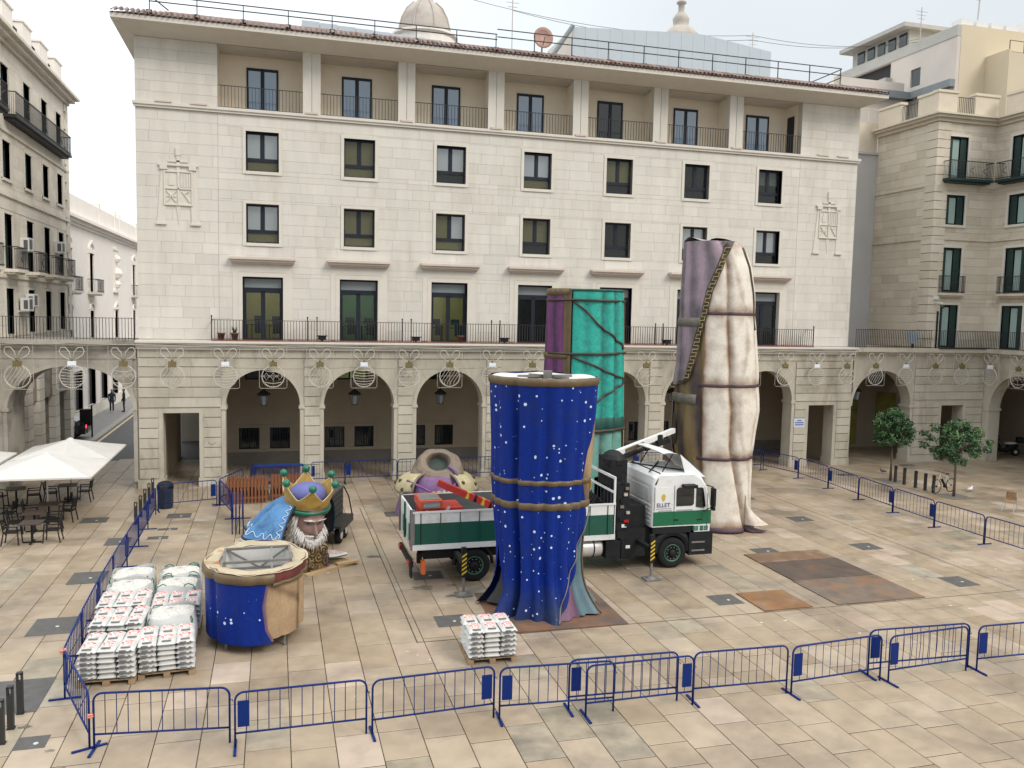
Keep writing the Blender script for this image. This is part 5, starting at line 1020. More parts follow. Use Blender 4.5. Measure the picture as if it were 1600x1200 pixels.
b=MB(); b.bx(6.35,6.85,.05,.6,.45,1.1); b.build('battery_box',m_bk,tr); b=MB(); b.bx(6.9,7.35,.08,.7,.4,1.15); b.build('tool_box',m_bk,tr); b=MB(); b.bx(7.05,7.2,.075,.08,.75,.85); b.build('white_label',m_wp,tr)
# cab
CX0,CX1=7.9,10.08; prof=[(CX0,1.42),(CX0,2.83),(CX0+.05,3.08),(CX0+.22,3.2),(CX1-.62,3.2),(CX1-.35,3.02),(CX1-.16,2.72),(CX1,1.95),(CX1,1.2),(CX1-.55,1.2),(CX1-.58,1.42)]
def prof_loft(bm,prof,ins):   # rounded-edge extrusion across the width
    ys=((0.0,ins),(.03,.02),(.1,0),(W_-.1,0),(W_-.03,.02),(W_,ins)); cxm,czm=9.0,2.1; k=len(prof); vs=[]
    for y,i in ys:
        for x,z in prof: vs.append((x-(i if x>cxm else -i),y,z-(i if z>2.6 else 0)))
    fs=[(a*k+j,a*k+(j+1)%k,(a+1)*k+(j+1)%k,(a+1)*k+j) for a in range(len(ys)-1) for j in range(k)]; fs+=[tuple(range(k)),tuple((len(ys)-1)*k+j for j in range(k))[::-1]]; bm.add(vs,fs)
b=MB(); prof_loft(b,prof,.06); cab=b.build('cab',m_wp,tr,fixn=True)
b=MB(); b.bx(CX0+.06,CX1-.02,-.012,.0,1.46,1.93); b.build('green_stripe',m_gp,cab); b=MB(); b.bx(CX1,CX1+.012,.02,W_-.02,1.46,1.93); b.build('green_stripe',m_gp,cab)
def cpoly(nm,poly,mat,y0=-.016,y1=.0):
    b=MB(); b.prism(poly,lambda a,c,d:(a,d,c),y0,y1); return b.build(nm,mat,cab,fixn=True)
cpoly('side_window',[(8.78,2.10),(9.36,2.10),(9.42,2.16),(9.42,2.66),(9.36,2.72),(8.84,2.72),(8.78,2.66)],m_gwin); cpoly('quarter_window',[(9.5,2.05),(9.78,2.0),(9.86,2.06),(9.76,2.66),(9.7,2.70),(9.5,2.70)],m_gwin)
cpoly('sleeper_panel',[(8.02,1.98),(8.6,1.98),(8.6,2.74),(8.02,2.74)],m_wp,-.008)
for q in ((8.70,8.712,1.46,2.8),(9.92,9.93,1.25,2.5),(7.98,7.99,1.96,2.76)): b=MB(); b.bx(q[0],q[1],-.014,-.001,q[2],q[3]); b.build('door_gap',m_bk,cab)
b=MB(); b.bx(CX1-.0,CX1+.01,.12,W_-.12,1.98,2.0); b.add([(CX1-.005,.15,2.0),(CX1-.005,W_-.15,2.0),(CX1-.19,W_-.2,2.74),(CX1-.19,.2,2.74)],[(0,1,2,3)]); b.v=[(x+.03,y,z) for x,y,z in b.v]; b.build('windscreen',m_gwin,cab)
b=MB(); b.bx(CX1,CX1+.03,.3,W_-.3,1.25,1.45); b.build('grille',m_bk,cab)
b=MB(); b.bx(9.3,CX1+.08,-.02,W_+.02,.42,1.18); b.build('bumper',m_bk,cab)
for k in range(2): b=MB(); b.bx(9.38,9.86,-.05,-.02,.55+k*.28,.60+k*.28); b.build('step',m_steel,cab)
b=MB(); b.bx(CX1+.08,CX1+.1,.15,.5,.75,.95); b.build('headlamp',m_alu,cab)
b=MB(); b.tube([(8.71+.64*math.cos(a*math.pi/12),.16,.55+.66*math.sin(a*math.pi/12)) for a in range(13)],[.16]*13,8); b.build('wheel_arch',m_bk,cab)
b=MB(); b.bx(7.95,9.35,-.015,.05,1.2,1.40); b.build('wheel_arch_trim',m_bk,cab)
b=MB(); b.bx(8.72,8.86,-.03,-.012,1.62,1.66); b.build('door_handle',m_bk,cab); b=MB(); b.bx(9.55,9.75,-.03,-.012,1.6,1.63); b.build('badge',m_bk,cab)
b=MB(); b.bar((9.86,-.02,2.78),(9.98,-.28,2.75),.03); b.bar((9.80,-.02,1.9),(9.98,-.28,2.1),.03); b.bx(9.93,10.02,-.4,-.18,2.12,2.72); b.bx(9.94,10.02,-.38,-.2,1.98,2.1); b.build('mirror',m_bk,cab)
b=MB(); b.bx(8.95,9.4,-.3,-.02,2.74,2.84); b.build('kerb_mirror',m_bk,cab)
b=MB(); b.bx(CX0-.012,CX0,.25,2.25,2.25,2.7); b.build('rear_panel',m_wp,cab)
for k in range(5): b=MB(); b.bx(CX0-.02,CX0,.1,W_-.1,1.55+k*.14,1.60+k*.14); b.build('rear_rib',m_wp,cab)
text(cab,'lettering','ELLET',(8.31,-.018,2.15),.19,m_navyt,sx=1.0); text(cab,'small_lettering','CONTRATAS Y OBRAS',(8.31,-.018,2.03),.055,m_tgry) if 0 else None
b=MB(); [b.bx(8.06+k*.042,8.09+k*.042,-.017,-.008,2.02,2.05) for k in range(13)]; b.build('small_lettering',m_tgry,cab)
b=MB(); [b.bx(8.15+k*.05,8.19+k*.05,-.017,-.0,1.955,1.98) for k in range(25) if k not in (10,11,12)]; b.build('small_lettering',m_tgry,cab)
cpoly('crest_print',[(8.25,2.34),(8.31,2.28),(8.37,2.34),(8.38,2.47),(8.34,2.52),(8.28,2.52),(8.24,2.47)],m_crest,-.018,-.008)
b=MB()
for gx,w in ((0,.2),(.26,.3)):
    for q in ((0,.05),(.11,.16),(.06,.1)): b.bx(9.42+gx,9.42+gx+w*.4,-.018,-.0,1.24+q[0],1.24+q[1]); b.bx(9.42+gx+w*.5,9.42+gx+w,-.018,0,1.245+q[0],1.235+q[1])
b.build('green_logo',m_logo,cab)
# roof spoiler and strap
b=MB(); b.grid(lambda u,v:(8.35+1.55*u,.18+2.14*v,3.86-.05*abs(v-.5)+.12*math.sin(math.pi*u*.9)-.84*u**1.7),12,6); b.grid(lambda u,v:(8.35+1.55*u,.18+2.14*v,3.83-.05*abs(v-.5)+.12*math.sin(math.pi*u*.9)-.84*u**1.7),12,6); b.build('roof_spoiler',m_wp,cab,True)
b=MB(); b.add([(8.95,.16,3.80),(9.9,.16,3.02),(9.35,.10,3.04),(9.1,.10,3.2)],[(0,1,2,3)]); b.add([(8.95,.19,3.80),(9.9,.19,3.02),(9.35,.13,3.04),(9.1,.13,3.2)],[(0,1,2,3)]); b.build('spoiler_side',m_wp,cab)
b=MB(); b.bar((8.4,.35,3.2),(8.8,.35,3.84),.03); b.bar((8.4,2.1,3.2),(8.8,2.1,3.84),.03); b.bar((7.9,.3,3.22),(9.1,2.1,3.24),.035); b.bar((8.0,2.1,3.22),(9.2,.3,3.24),.035); b.bx(8.15,8.22,.1,W_-.1,3.2,3.215); b.bar((8.18,.06,3.2),(8.0,-.01,2.85),.06,.03); b.build('spoiler_frame',m_bk,cab)
# loader crane between bed and cab
b=MB(); b.bx(6.72,7.12,.05,W_-.05,1.05,1.35); b.bx(6.75,7.1,.8,1.7,1.35,2.2); b.build('crane_base',m_bk,tr)
b=MB(); b.lathe([(.26,1.8),(.26,3.1),(.2,3.2),(.2,3.5)],16,(6.95,1.25,0)); b.bx(6.7,7.25,.6,1.8,2.6,3.6); b.ball((6.95,1.1,3.5),(.38,.55,.36),14); cr_=b.build('crane_column',m_bk,tr)
rs=random.Random(41); b=MB()
for k in range(26):
    y=rs.uniform(.25,2.2); z=rs.uniform(1.3,2.2); b.tube([(6.75+rs.uniform(0,.4),y,z),(6.7+rs.uniform(0,.45),y+rs.uniform(-.3,.3),z+.5),(6.95,1.2+rs.uniform(-.3,.3),z+1.2)],.025,5)
tag(b.build('hydraulic_hoses',m_bk,cr_),kind='stuff')
b=MB(); b.bx(6.72,7.14,.1,.8,1.36,2.9); b.build('valve_block',m_bk,cr_); b=MB(); b.bx(6.75,7.75,.12,2.3,.45,1.38); b.bx(7.2,7.8,.3,2.2,1.38,2.1); b.build('gap_fill_box',m_bk,cr_); b=MB(); b.bx(7.76,9.2,.35,2.15,.7,1.4); b.build('cab_fill_box',m_bk,cr_)  # last boxes: black fill added to keep light out around the cab
for k in range(9): b=MB(); r9=random.Random(k); x,z=6.74+r9.random()*.3,1.5+k*.2; b.bx(x,x+.12,.04,.1,z,z+.09); b.build('valve_handle',(m_steel,m_bk,m_alu)[k%3] if k%4 else m_bk,cr_); b=MB(); b.bx(6.76,7.1,1.75,2.3,1.36,2.7); b.build('valve_block',m_bk,cr_)
b=MB(); b.bx(6.95,7.12,.06,.1,1.62,1.7); b.build('red_handle',m_rdl,cr_); b=MB(); b.bx(6.88,7.05,.07,.1,1.45,1.56); b.build('white_label',m_wp,cr_); b=MB(); b.bx(6.95,7.08,.09,.1,2.5,2.6); b.build('orange_label',m_orl,cr_)
b=MB(); b.bar((6.95,1.25,3.66),(10.9,4.6,3.95),.16,.18); bm_=b.build('crane_boom',m_wp,tr); 
b=MB(); b.bar((7.6,1.80,3.71),(8.7,2.74,3.79),.02,.12); b.v=[(x+.07,y-.085,z) for x,y,z in b.v]; b.build('boom_label',m_gold,bm_)
b=MB(); b.bar((7.2,1.5,3.4),(9.6,3.5,3.6),.1); b.bar((8.9,2.9,3.55),(10.6,4.4,3.6),.16); b.bx(9.7,9.9,3.45,3.7,3.6,3.95); b.build('boom_cylinder',m_bk,bm_)
# outriggers
def outrig(x,dx,yfoot,lab):
    b=MB(); b.bar((x,.3,.95),(x,yfoot+.02,.98),.14); o=b.build('outrigger',m_bk,tr)
    b=MB(); b.bx(x-.07,x+.07,yfoot-.07,yfoot+.07,.55,1.45); b.build('jack_housing',m_bk,o)
    for k in range(5): b=MB(); z=.62+k*.13; b.add([(x-.072,yfoot-.075,z),(x+.072,yfoot-.075,z+.1),(x+.072,yfoot-.075,z+.16),(x-.072,yfoot-.075,z+.06)],[(0,1,2,3)]); b.build('hazard_stripe',m_yel,o)
    b=MB(); b.bx(x-.035,x+.035,yfoot-.035,yfoot+.035,.06,.55); b.build('jack_leg',m_steel,o)
    b=MB(); b.lathe([(.16,.05),(.14,.09),(.06,.12)],14,(x,yfoot,0)); b.bx(x-.24,x+.24,yfoot-.22,yfoot+.22,0.003,.05); b.build('foot_plate',m_steel,o)
outrig(7.5,0,-.95,''); outrig(1.35,0,-1.15,'')
b=MB(); b.bx(1.3,1.42,-1.21,-1.08,1.12,1.3); b.build('red_cap',m_red,tr)
# red attachment in the bed
rm=thing('red_loader_attachment','red hydraulic machine with striped arm lying in the truck bed','machine',(TX+.7,TY+1.0,1.22))
b=MB(); b.bx(-.35,.95,-.55,.55,0,1.05); b.build('body',m_red,rm); b=MB(); b.bx(-.4,.3,-.6,.6,1.05,1.3); b.build('hood',M('orange_red_paint',(.55,.07,.03),.45,.15,3),rm); b=MB(); b.bx(-.3,.2,-.62,-.6,1.08,1.26); b.bx(-.35,.25,-.45,.45,1.3,1.32); b.build('glass_panel',m_gls,rm)
b=MB(); b.bar((.25,0,1.75),(2.1,-.35,.95),.22,.2); a_=b.build('arm',m_red,rm)
for k in range(4): b=MB(); t=.5+k*.13; p=Vector((.25,0,1.75)).lerp(Vector((2.1,-.35,.95)),t); b.box((p.x,p.y,p.z),(.1,.235,.215),Matrix.Rotation(R(25),3,'Y')); b.build('black_stripe' if k%2 else 'yellow_stripe',m_bk if k%2 else m_yel,a_)
b=MB(); b.bar((0,-.58,.3),(.5,-.62,1.1),.08); b.bar((-.2,-.6,1.0),(.2,-.65,.2),.07); b.bar((.9,-.3,.6),(3.4,-.2,1.15),.05); b.ball((2.15,-.36,.95),.14,10); b.build('linkage',m_alu,rm)
# ------------------------------------------------------------------ dark trailer
tl_=thing('box_trailer','dark grey twin-axle box trailer parked behind the king head','trailer',(7.72,-12.3,0),-.31)
m_trl=M('dark_grey_trailer',(.03,.031,.03),.5,.2,3,spec=.3); m_trp=M('grey_trailer_top',(.06,.062,.06),.5,.2,3,spec=.3)
b=MB(); b.bx(-1.35,0,0,2.4,.45,1.70); bd=b.build('body',m_trl,tl_)
for k in range(6): b=MB(); b.bx(0,.02,.02,2.38,.5+k*.21,.53+k*.21); b.build('panel_seam',m_trp,bd); b=MB(); b.bx(-1.33,-.02,-.02,0,.5+k*.21,.53+k*.21); b.build('panel_seam',m_trp,bd)
b=MB(); b.bx(-1.38,.03,-.03,2.43,1.70,1.75); b.bx(-.06,.03,-.03,2.43,1.752,1.79); b.bx(-1.38,-1.3,-.03,2.43,1.752,1.79); [b.bx(-1.3,-.06,.1+k*.75,.14+k*.75,1.752,1.78) for k in range(4)]; b.build('lid',m_trp,tl_)
b=MB(); b.bx(.02,.42,.3,2.3,.66,.74); b.bx(.36,.42,.3,2.3,.5,.66); b.build('mudguard',m_trl,tl_)
for y in (.85,1.6):
    for x in (.22,-1.57): b=MB(); b.wheel((x,y,.31),.31,.2,'X',22); o=b.build('wheel',m_ty,tl_,True); b=MB(); b.wheel((x+(.08 if x>0 else -.08),y,.31),.17,.08,'X',16,[(0,-.5),(.8,-.5),(1,-.3),(1,.3),(.8,.5),(0,.5)]); b.build('rim',m_alu,o,True)
b=MB(); b.bx(-.36,-.12,-.045,-.03,1.12,1.26); b.build('number_plate',m_yel,tl_); b=MB(); b.bx(-.45,-.02,-.03,-.005,1.05,1.32); b.build('tail_lamp',m_rdl,tl_); b=MB(); b.bx(-1.1,-.95,2.4,3.4,.45,.55); b.bx(-.4,-.25,2.4,3.4,.45,.55); b.bx(-1.1,-.25,3.3,3.4,.46,.54); b.build('tow_frame',m_bk,tl_); b=MB(); b.tube([(.06,2.3,1.75),(.25,2.25,1.4),(.4,2.2,.7)],.025,6); b.build('side_hose',m_bk,tl_)
# ------------------------------------------------------------------ crowd barriers
m_blue=M('barrier_blue',(.002,.017,.125),.5,.15,3,spec=.2); m_blue2=M('barrier_blue_panel',(.002,.019,.135),.5,.12,3,spec=.2)
BLEN=2.42
def make_barrier():
    o=thing('crowd_barrier','blue steel crowd barrier','barrier',(0,0,0)); L=BLEN; r=.16; P=[(0,0,0)]
    P+= [(r-r*math.cos(a*math.pi/10),0,1.1-r+r*math.sin(a*math.pi/10)) for a in range(6)]+[(L-r+r*math.sin(a*math.pi/10),0,1.1-r+r*math.cos(a*math.pi/10)) for a in range(6)]+[(L,0,0)]
    b=MB(); b.tube(P,.021,6); b.tube([(0,0,.3),(L,0,.3)],.019,6); b.build('frame',m_blue,o,True)
    b=MB(); b.tube([(0,0,.3),(0,0,1.08)],.0085,4); bar=b.build('bar',m_blue,o); n=11
    bar.location=(L/(n+1),0,0)
    for k in range(2,n+1): inst(bar,o,(L*k/(n+1),0,0))
    b=MB(); b.box((0,0,.018),(.05,.62,.03)); b.build('foot',m_blue,o)
    b=MB(); b.tube([(L,0,.85),(L+.05,0,.85),(L+.06,0,.82)],.009,4); b.build('hook',m_blue,o)
    return o
bar0=make_barrier(); used=[False]
pan=MB(); pan.bx(-.105,.105,-.012,.012,.42,.93); pan_me=pan.mesh('panel',m_blue2)
def barrier(p,q,label,group,panel=None):
    p=Vector((*p,0)); q=Vector((*q,0)); d=q-p; rz=math.atan2(d.y,d.x)
    if not used[0]: o=bar0; used[0]=True; o.location=p; o.rotation_euler=(0,0,rz); o['label']=label; o['group']=group
    else: o=copy_tree(bar0,None,p,rz,label,group)
    o.scale=(d.length/BLEN,1,1)
    if panel is not None:
        c=bpy.data.objects.new('panel',pan_me); col.objects.link(c); c.parent=o; c.location=(.15 if panel==0 else BLEN-.15,0,0)
    return o
gF='barriers along the front row'
for (p,q,pn,lab) in (((2.69,-25.05),(5.13,-25.35),None,'blue crowd barrier without a panel, front row corner by the sack pallets'),((5.24,-25.62),(7.71,-25.60),0,'blue crowd barrier with end panel, next to the corner barrier of the front row'),((7.82,-25.68),(10.33,-25.55),1,'blue crowd barrier with solid end panel, in front of the single sack pallet'),((10.42,-25.68),(12.87,-25.85),0,'blue crowd barrier partly hidden behind two overlapping barriers'),
 ((11.95,-25.62),(14.42,-25.72),0,'blue crowd barrier behind its twin in the overlapping pair'),((12.2,-25.98),(14.66,-25.98),1,'blue crowd barrier in front of its twin in the overlapping pair'),((14.74,-25.86),(17.0,-25.95),None,'blue crowd barrier between the overlapping pair and the bent barriers'),((17.06,-26.05),(19.55,-25.87),0,'blue crowd barrier with end panel beside the bent barriers'),((19.45,-25.58),(22.2,-25.72),0,'blue crowd barrier behind the one with bent bars'),((19.66,-26.02),(22.0,-25.88),0,'blue crowd barrier with bent bars in front of another barrier'),((22.25,-25.95),(24.7,-26.0),0,'blue crowd barrier at the end of the front row past the bent bars')):
    o=barrier(p,q,lab,gF,pn)
    if 'with bent' in lab:
        b=MB(); b.tube([(0,0,.3),(.03,.02,.5),(.045,.03,.7),(.02,.01,.9),(0,0,1.08)],.0085,4); me=b.mesh('bar',m_blue)
        for c in [c for c in o.children if c.name.startswith('bar') and .6<c.location.x<1.8]: c.data=me
Lp=[(2.6,-25.0),(1.68,-22.68),(1.55,-20.3),(1.47,-17.9),(1.43,-15.5),(1.42,-13.1),(1.42,-10.7),(1.40,-8.3),(1.37,-5.9)]
ORD=('first','second','third','fourth','fifth','sixth','seventh','eighth','ninth','tenth','eleventh','twelfth')
for i,(p,q) in enumerate(zip(Lp,Lp[1:])): barrier(p,q,('slanted blue crowd barrier at the corner by the black bollards' if i==0 else 'blue crowd barrier, %s in the long row counted from the slanted corner barrier'%ORD[i-1]),'barriers in the long left row',0 if i%2 else 1)
barrier((1.40,-5.35),(3.62,-4.72),'blue crowd barrier across the passage beside the dark litter bin','barriers near the passage',1)
barrier((3.75,-4.74),(4.32,-7.15),'blue crowd barrier angled away from the wooden fence stack','barriers near the passage',1)
for k in range(4): barrier((4.38+k*.12,-7.25),(4.46+k*.13,-9.65),'blue crowd barrier leaning in a tight bundle behind the king hood','bundle of barriers',0)
barrier((3.7,-4.6),(4.6,-2.3),'blue crowd barrier running behind the wooden fence stack to the arcade','barriers along the arcade')
for k in range(6): barrier((4.9+k*.05,-1.5-.1*k),(7.25+k*.05,-1.35-.1*k),'blue crowd barrier stacked behind the wooden fences','stacked barriers by the arcade')
Bp=[(7.6,-1.15),(9.2,-1.02),(11.75,-.95),(14.3,-.9),(16.8,-.9),(19.3,-.95),(21.8,-1.0),(24.3,-1.0),(26.8,-1.05),(29.4,-1.1),(31.9,-1.15)]
for i,(p,q) in enumerate(zip(Bp,Bp[1:])): barrier((p[0]+.05,p[1]),q,'blue crowd barrier, %s along the arcade piers counted from the wooden fence stacks'%ORD[i],'barriers along the arcade',0 if i%3!=2 else 1)
Rp=[(31.95,-1.3),(32.52,-3.75),(32.45,-6.35),(32.22,-8.9),(32.0,-11.45),(31.88,-14.0),(31.86,-16.55),(31.9,-19.1)]
for i,(p,q) in enumerate(zip(Rp,Rp[1:])): barrier(p,(q[0],q[1]+.06),'blue crowd barrier, %s in the row facing the trees counted from the arcade'%ORD[i],'barriers facing the trees',1 if i in (0,3,4) else (0 if i==2 else None))
tape=M('red_white_tape',(.6,.2,.15),.6,.2,6)
for i,(x,y,z) in enumerate(((2.64,-25.03,.62),(1.66,-22.68,1.0))):
    b=MB(); b.tube([(x+.05*math.cos(a),y+.05*math.sin(a),z+.02*a/3) for a in [k*.8 for k in range(18)]],.02,5); tag(b.build('barrier_tape',tape),('red and white tape tying the front corner barriers','orange tape tied at the top of the slanted barrier post')[i],'tape')
# ------------------------------------------------------------------ steel plates, covers, slots
def flat(name,x0,x1,y0,y1,z,mat,par=None,rz=0.):
    b=MB(); b.bx(-(x1-x0)/2,(x1-x0)/2,-(y1-y0)/2,(y1-y0)/2,0,z); o=b.build(name,mat); o.location=((x0+x1)/2,(y0+y1)/2,.002); o.rotation_euler=(0,0,rz)
    if par: o.parent=par
    return o
m_pl1=M('rust_brown_plate',(.15,.09,.052),.8,.25,1.3,world=True,c2=(.25,.17,.11),c2s=.9); m_pl2=M('dark_steel_plate',(.07,.052,.042),.65,.3,1.3,world=True,c2=(.13,.06,.03),c2s=1.1,c2lo=.5,c2hi=.68); m_pl3=M('scuffed_grey_plate',(.135,.105,.08),.65,.4,1.6,world=True,c2=(.16,.08,.04),c2s=.8,c2lo=.46,c2hi=.64); m_pl4=M('orange_rust_plate',(.20,.10,.04),.8,.35,1.3,world=True,c2=(.15,.11,.08),c2s=1.2)
for q,m,lab in (((21.95,24.95,-17.0,-15.95),m_pl1,'tan rusted steel plate at the far end of the plate row'),((21.95,24.98,-18.95,-17.02),m_pl2,'dark rusted steel plate in the middle of the plate row'),((21.9,25.0,-21.2,-18.97),m_pl3,'scuffed grey steel plate with rust streaks ending the plate row'),((19.46,21.06,-21.2,-19.65),m_pl4,'small orange rusted steel plate beside a dark cover')):
    tag(flat('steel_plate',*q,.03,m),lab,'steel plate')
for x,y,w_,h_ in ((-.77,-6.45,.95,.85),(.45,-18.1,1.1,1.25),(.45,-14.0,1.0,1.2),(.62,-9.85,.8,1.0),(.5,-22.3,1.5,1.7),(1.5,-24.5,.55,.5),(10.83,-7.6,1.0,.84),(27.2,-11.64,.9,.8),(23.0,-15.64,.9,.7),(2.29,-6.3,.9,.8),(10.64,-15.92,.95,.8),(10.58,-19.97,.84,.84),(18.86,-20.04,.84,.84),(27.09,-15.88,.9,.84),(27.3,-20.1,.84,.95),(2.1,-8.4,.7,.3),(1.9,-9.6,.7,.4),(35.7,-3.3,.8,.5),(41.5,-1.3,.9,.5),(27.0,-7.5,.9,.8)):
    b=MB(); b.bx(-w_/2,w_/2,-h_/2,h_/2,0,.006); o=b.build('access_cover',m_iron,ground); o.location=(x,y,.001); b=MB(); b.lathe([(.05,.006),(.045,.012)],10); c=b.build('lifting_stud',m_alu,o); c.location=(.08,-.05,0)
for q in ((9.425,9.455,-21.25,-6.2),(28.53,28.56,-21.25,-6.2),(9.425,28.56,-21.28,-21.25)): b=MB(); b.bx(q[0],q[1],q[2],q[3],-.01,.0035); b.build('floor_slot',m_joint,ground)
# ------------------------------------------------------------------ pallets, sacks and bulk bags
m_sack=M('white_sack',(.5,.5,.485),.6,.07,4); m_print=M('red_sack_print',(.5,.07,.04),.6,.3,30,c2=(.75,.7,.68),c2s=16,c2lo=.46,c2hi=.54); m_pdk=M('grey_sack_print',(.13,.13,.13),.6,.2,8); m_wood=M('pallet_wood',(.25,.17,.10),.85,.25,4); m_bulk=M('white_woven_bag',(.52,.53,.525),.75,.06,5,bump=.2); m_grn=M('green_strap',(.015,.14,.07),.7,.1,5); m_chip=M('pale_rubble',(.55,.54,.5),.9,.25,14,bump=.6)
def sack_mesh(w_,d_,h_,seed):
    b=MB(); n=8; r_=random.Random(seed); ph=r_.random()*6
    def f(u,v,top):
        x=(u-.5)*w_; y=(v-.5)*d_; e=(1-(2*u-1)**6)*(1-(2*v-1)**6); z=h_*.5+(h_*.5*e**.5+.008*math.sin(u*9+ph)*math.sin(v*11+ph)*e)*(1 if top else -1); return (x*(1-.02*(1-e)),y*(1-.02*(1-e)),max(z,0))
    b.grid(lambda u,v:f(u,v,True),n,n); b.grid(lambda u,v:f(1-u,v,False),n,n); return b.mesh('sack',m_sack,True)
sm=[sack_mesh(.392,.585,.125,k) for k in range(4)]
pr=MB(); pr.grid(lambda u,v:((u-.5)*.25,(v-.5)*.30+.04,.127+.003*math.sin(u*9)),4,4); pr_me=pr.mesh('sack_print',m_print); pk=MB(); pk.bx(-.10,.10,-.24,-.17,.122,.128); pk_me=pk.mesh('sack_lettering',m_pdk)
fp=MB(); fp.bx(-.12,.02,-.297,-.29,.035,.09); fp.lathe([(.028,0),(.028,.006)],10); fp.v=[p if i<8 else (p[0]+.11,-.297+p[2]*.5,.06+p[1]) for i,p in enumerate(fp.v)]; fp_me=fp.mesh('side_print',m_pdk)
def sack_pallet(x,y,layers,label,rz=0.,seed=0):
    o=thing('sack_pallet',label,'pallet',(x,y,0),rz); r_=random.Random(seed)
    for yy in (-.55,-.1,.35): b=MB(); b.bx(-.6,.6,yy,yy+.2,.10,.12); b.build('pallet_board',m_wood,o)
    for xx in (-.6,-.07,.46): b=MB(); b.bx(xx,xx+.14,-.6,.6,.0,.10); b.build('pallet_runner',m_wood,o)
    for L in range(layers):
        for i in range(3):
            for j in range(2):
                s=bpy.data.objects.new('sack',r_.choice(sm)); col.objects.link(s); s.parent=o; s.location=((i-1)*.398+r_.uniform(-.015,.015),(j-.5)*.59+r_.uniform(-.015,.015),.12+L*.118); s.rotation_euler=(r_.uniform(-.02,.02),r_.uniform(-.02,.02),r_.uniform(-.03,.03))
                if L==layers-1: inst_me(pr_me,s); inst_me(pk_me,s)
                if j==0 and i!=1: inst_me(fp_me,s)
    return o
def inst_me(me,par,loc=(0,0,0)):
    c=bpy.data.objects.new(me.name.split('.')[0],me); col.objects.link(c); c.parent=par; c.location=loc; return c
sack_pallet(2.42,-21.62,6,'pallet of white sacks with red print at the slanted barrier corner',-.05,1)
sack_pallet(3.58,-21.45,6,'pallet of white sacks with red print in front of a bulk bag',.07,2)
sack_pallet(2.38,-20.3,7,'middle pallet of red printed sacks against the long barrier row',-.03,3); sack_pallet(2.28,-19.0,7,'rearmost pallet of red printed sacks, directly in front of bulk bags',-.02,4)
sack_pallet(3.52,-18.95,6,'pallet of red printed sacks squeezed between bulk bags',.02,6)
sack_pallet(11.0,-22.35,6,'single pallet of red printed sacks standing alone by the blue robe',-.03,5)
def bulk_bag(x,y,label,h=.92,seed=0):
    r_=random.Random(seed); o=thing('bulk_bag',label,'bag',(x,y,0),r_.uniform(-.08,.08)); ph=r_.random()*6
    def f(u,v):
        a=u*2*math.pi; q=2.0/6; c,s=math.cos(a),math.sin(a); rr=(abs(c)**5+abs(s)**5)**(-1/5); k=.52*(1+.10*math.sin(math.pi*min(1,v*1.05))+.02*math.sin(a*5+ph+v*6)); z=h*v+.05*math.sin(a*3+ph)*v**4
        if v>.93: k*=.97
        return (k*rr*c,k*rr*s,z)
    b=MB(); b.grid(f,40,14,True); b.build('bag_body',m_bulk,o,True)
    b=MB(); b.grid(lambda u,v:(lambda p:(p[0]*(1-v),p[1]*(1-v),h-.07+.12*math.sin(math.pi*v*.5)+.02*math.sin(u*50+v*20)))(f(u,.97)),40,6,True); b.build('rubble_fill',m_chip,o,True)
    for sx,sy in ((-1,-1),(1,-1),(1,1),(-1,1)):
        b=MB(); p=Vector((sx*.47,sy*.47,h-.3)); b.tube([p,(sx*.5,sy*.47,h-.1),(sx*.44,sy*.43,h+.0),(sx*.33,sy*.38+r_.uniform(-.08,.08),h+.05),(sx*.24,sy*.42,h+.03),(sx*.2,sy*.5,h-.05),(sx*.2,sy*.55,h-.28)] if (sx+2*sy+seed)%2 else [p,(sx*.5,sy*.5,h-.1),(sx*.46,sy*.46,h-.02)],.016,5); b.build('lifting_loop',m_grn,o)
for x,y,lab,s in ((2.15,-16.75,'bulk bag of rubble at the back beside the long barrier row',1),(3.42,-16.9,'bulk bag of rubble at the back on the side of the open robe section',2),(2.25,-17.9,'bulk bag of rubble behind the red printed sacks by the barrier row',3),(3.45,-17.95,'bulk bag of rubble behind the squeezed sack pallet',4),(3.55,-20.25,'bulk bag of rubble right behind the second sack pallet',5)): bulk_bag(x,y,lab,.95,s)
rs=random.Random(91)
for k,(x,y) in enumerate(((5.1,-10.9),(7.85,-13.6),(8.05,-13.85),(7.75,-13.95))):
    s=bpy.data.objects.new('loose_sack',sm[k%4]); col.objects.link(s); s.location=(x,y,.13 if k>0 else .002); s.rotation_euler=(0,.12*(k>1),rs.random()*3); s.location.z=.14+.02*k if k else .004; s.scale=(1.4,1.2,1.6) if k==0 else (1,.8,1)
    inst_me(pr_me,s); tag(s,('white sack lying behind the king hood','loose white sack on the planks, farthest from the blue section','loose white sack at the outer end of the planks','loose white sack on the planks beside the king bust')[k],'sack')
for k,(p,q) in enumerate((((6.9,-15.25,.08),(8.5,-14.1,.08)),((7.9,-14.5,.17),(8.6,-14.2,.17)),((7.6,-13.75,.07),(8.35,-13.8,.07)))): b=MB(); b.bar(p,q,.22,.07); tag(b.build('wooden_plank',M('raw_plank',(.42,.29,.16),.8,.2,3) if k==0 else bpy.data.materials['raw_plank']),('long raw plank propped beside the king bust','short plank lying across the long plank','plank under the loose sacks')[k],'plank')
for k in range(3): o=bpy.data.objects['wooden_plank' if k==0 else 'wooden_plank.%03d'%k]; o.location.z=-.045 if k==0 else (-.06 if k==1 else -.03)
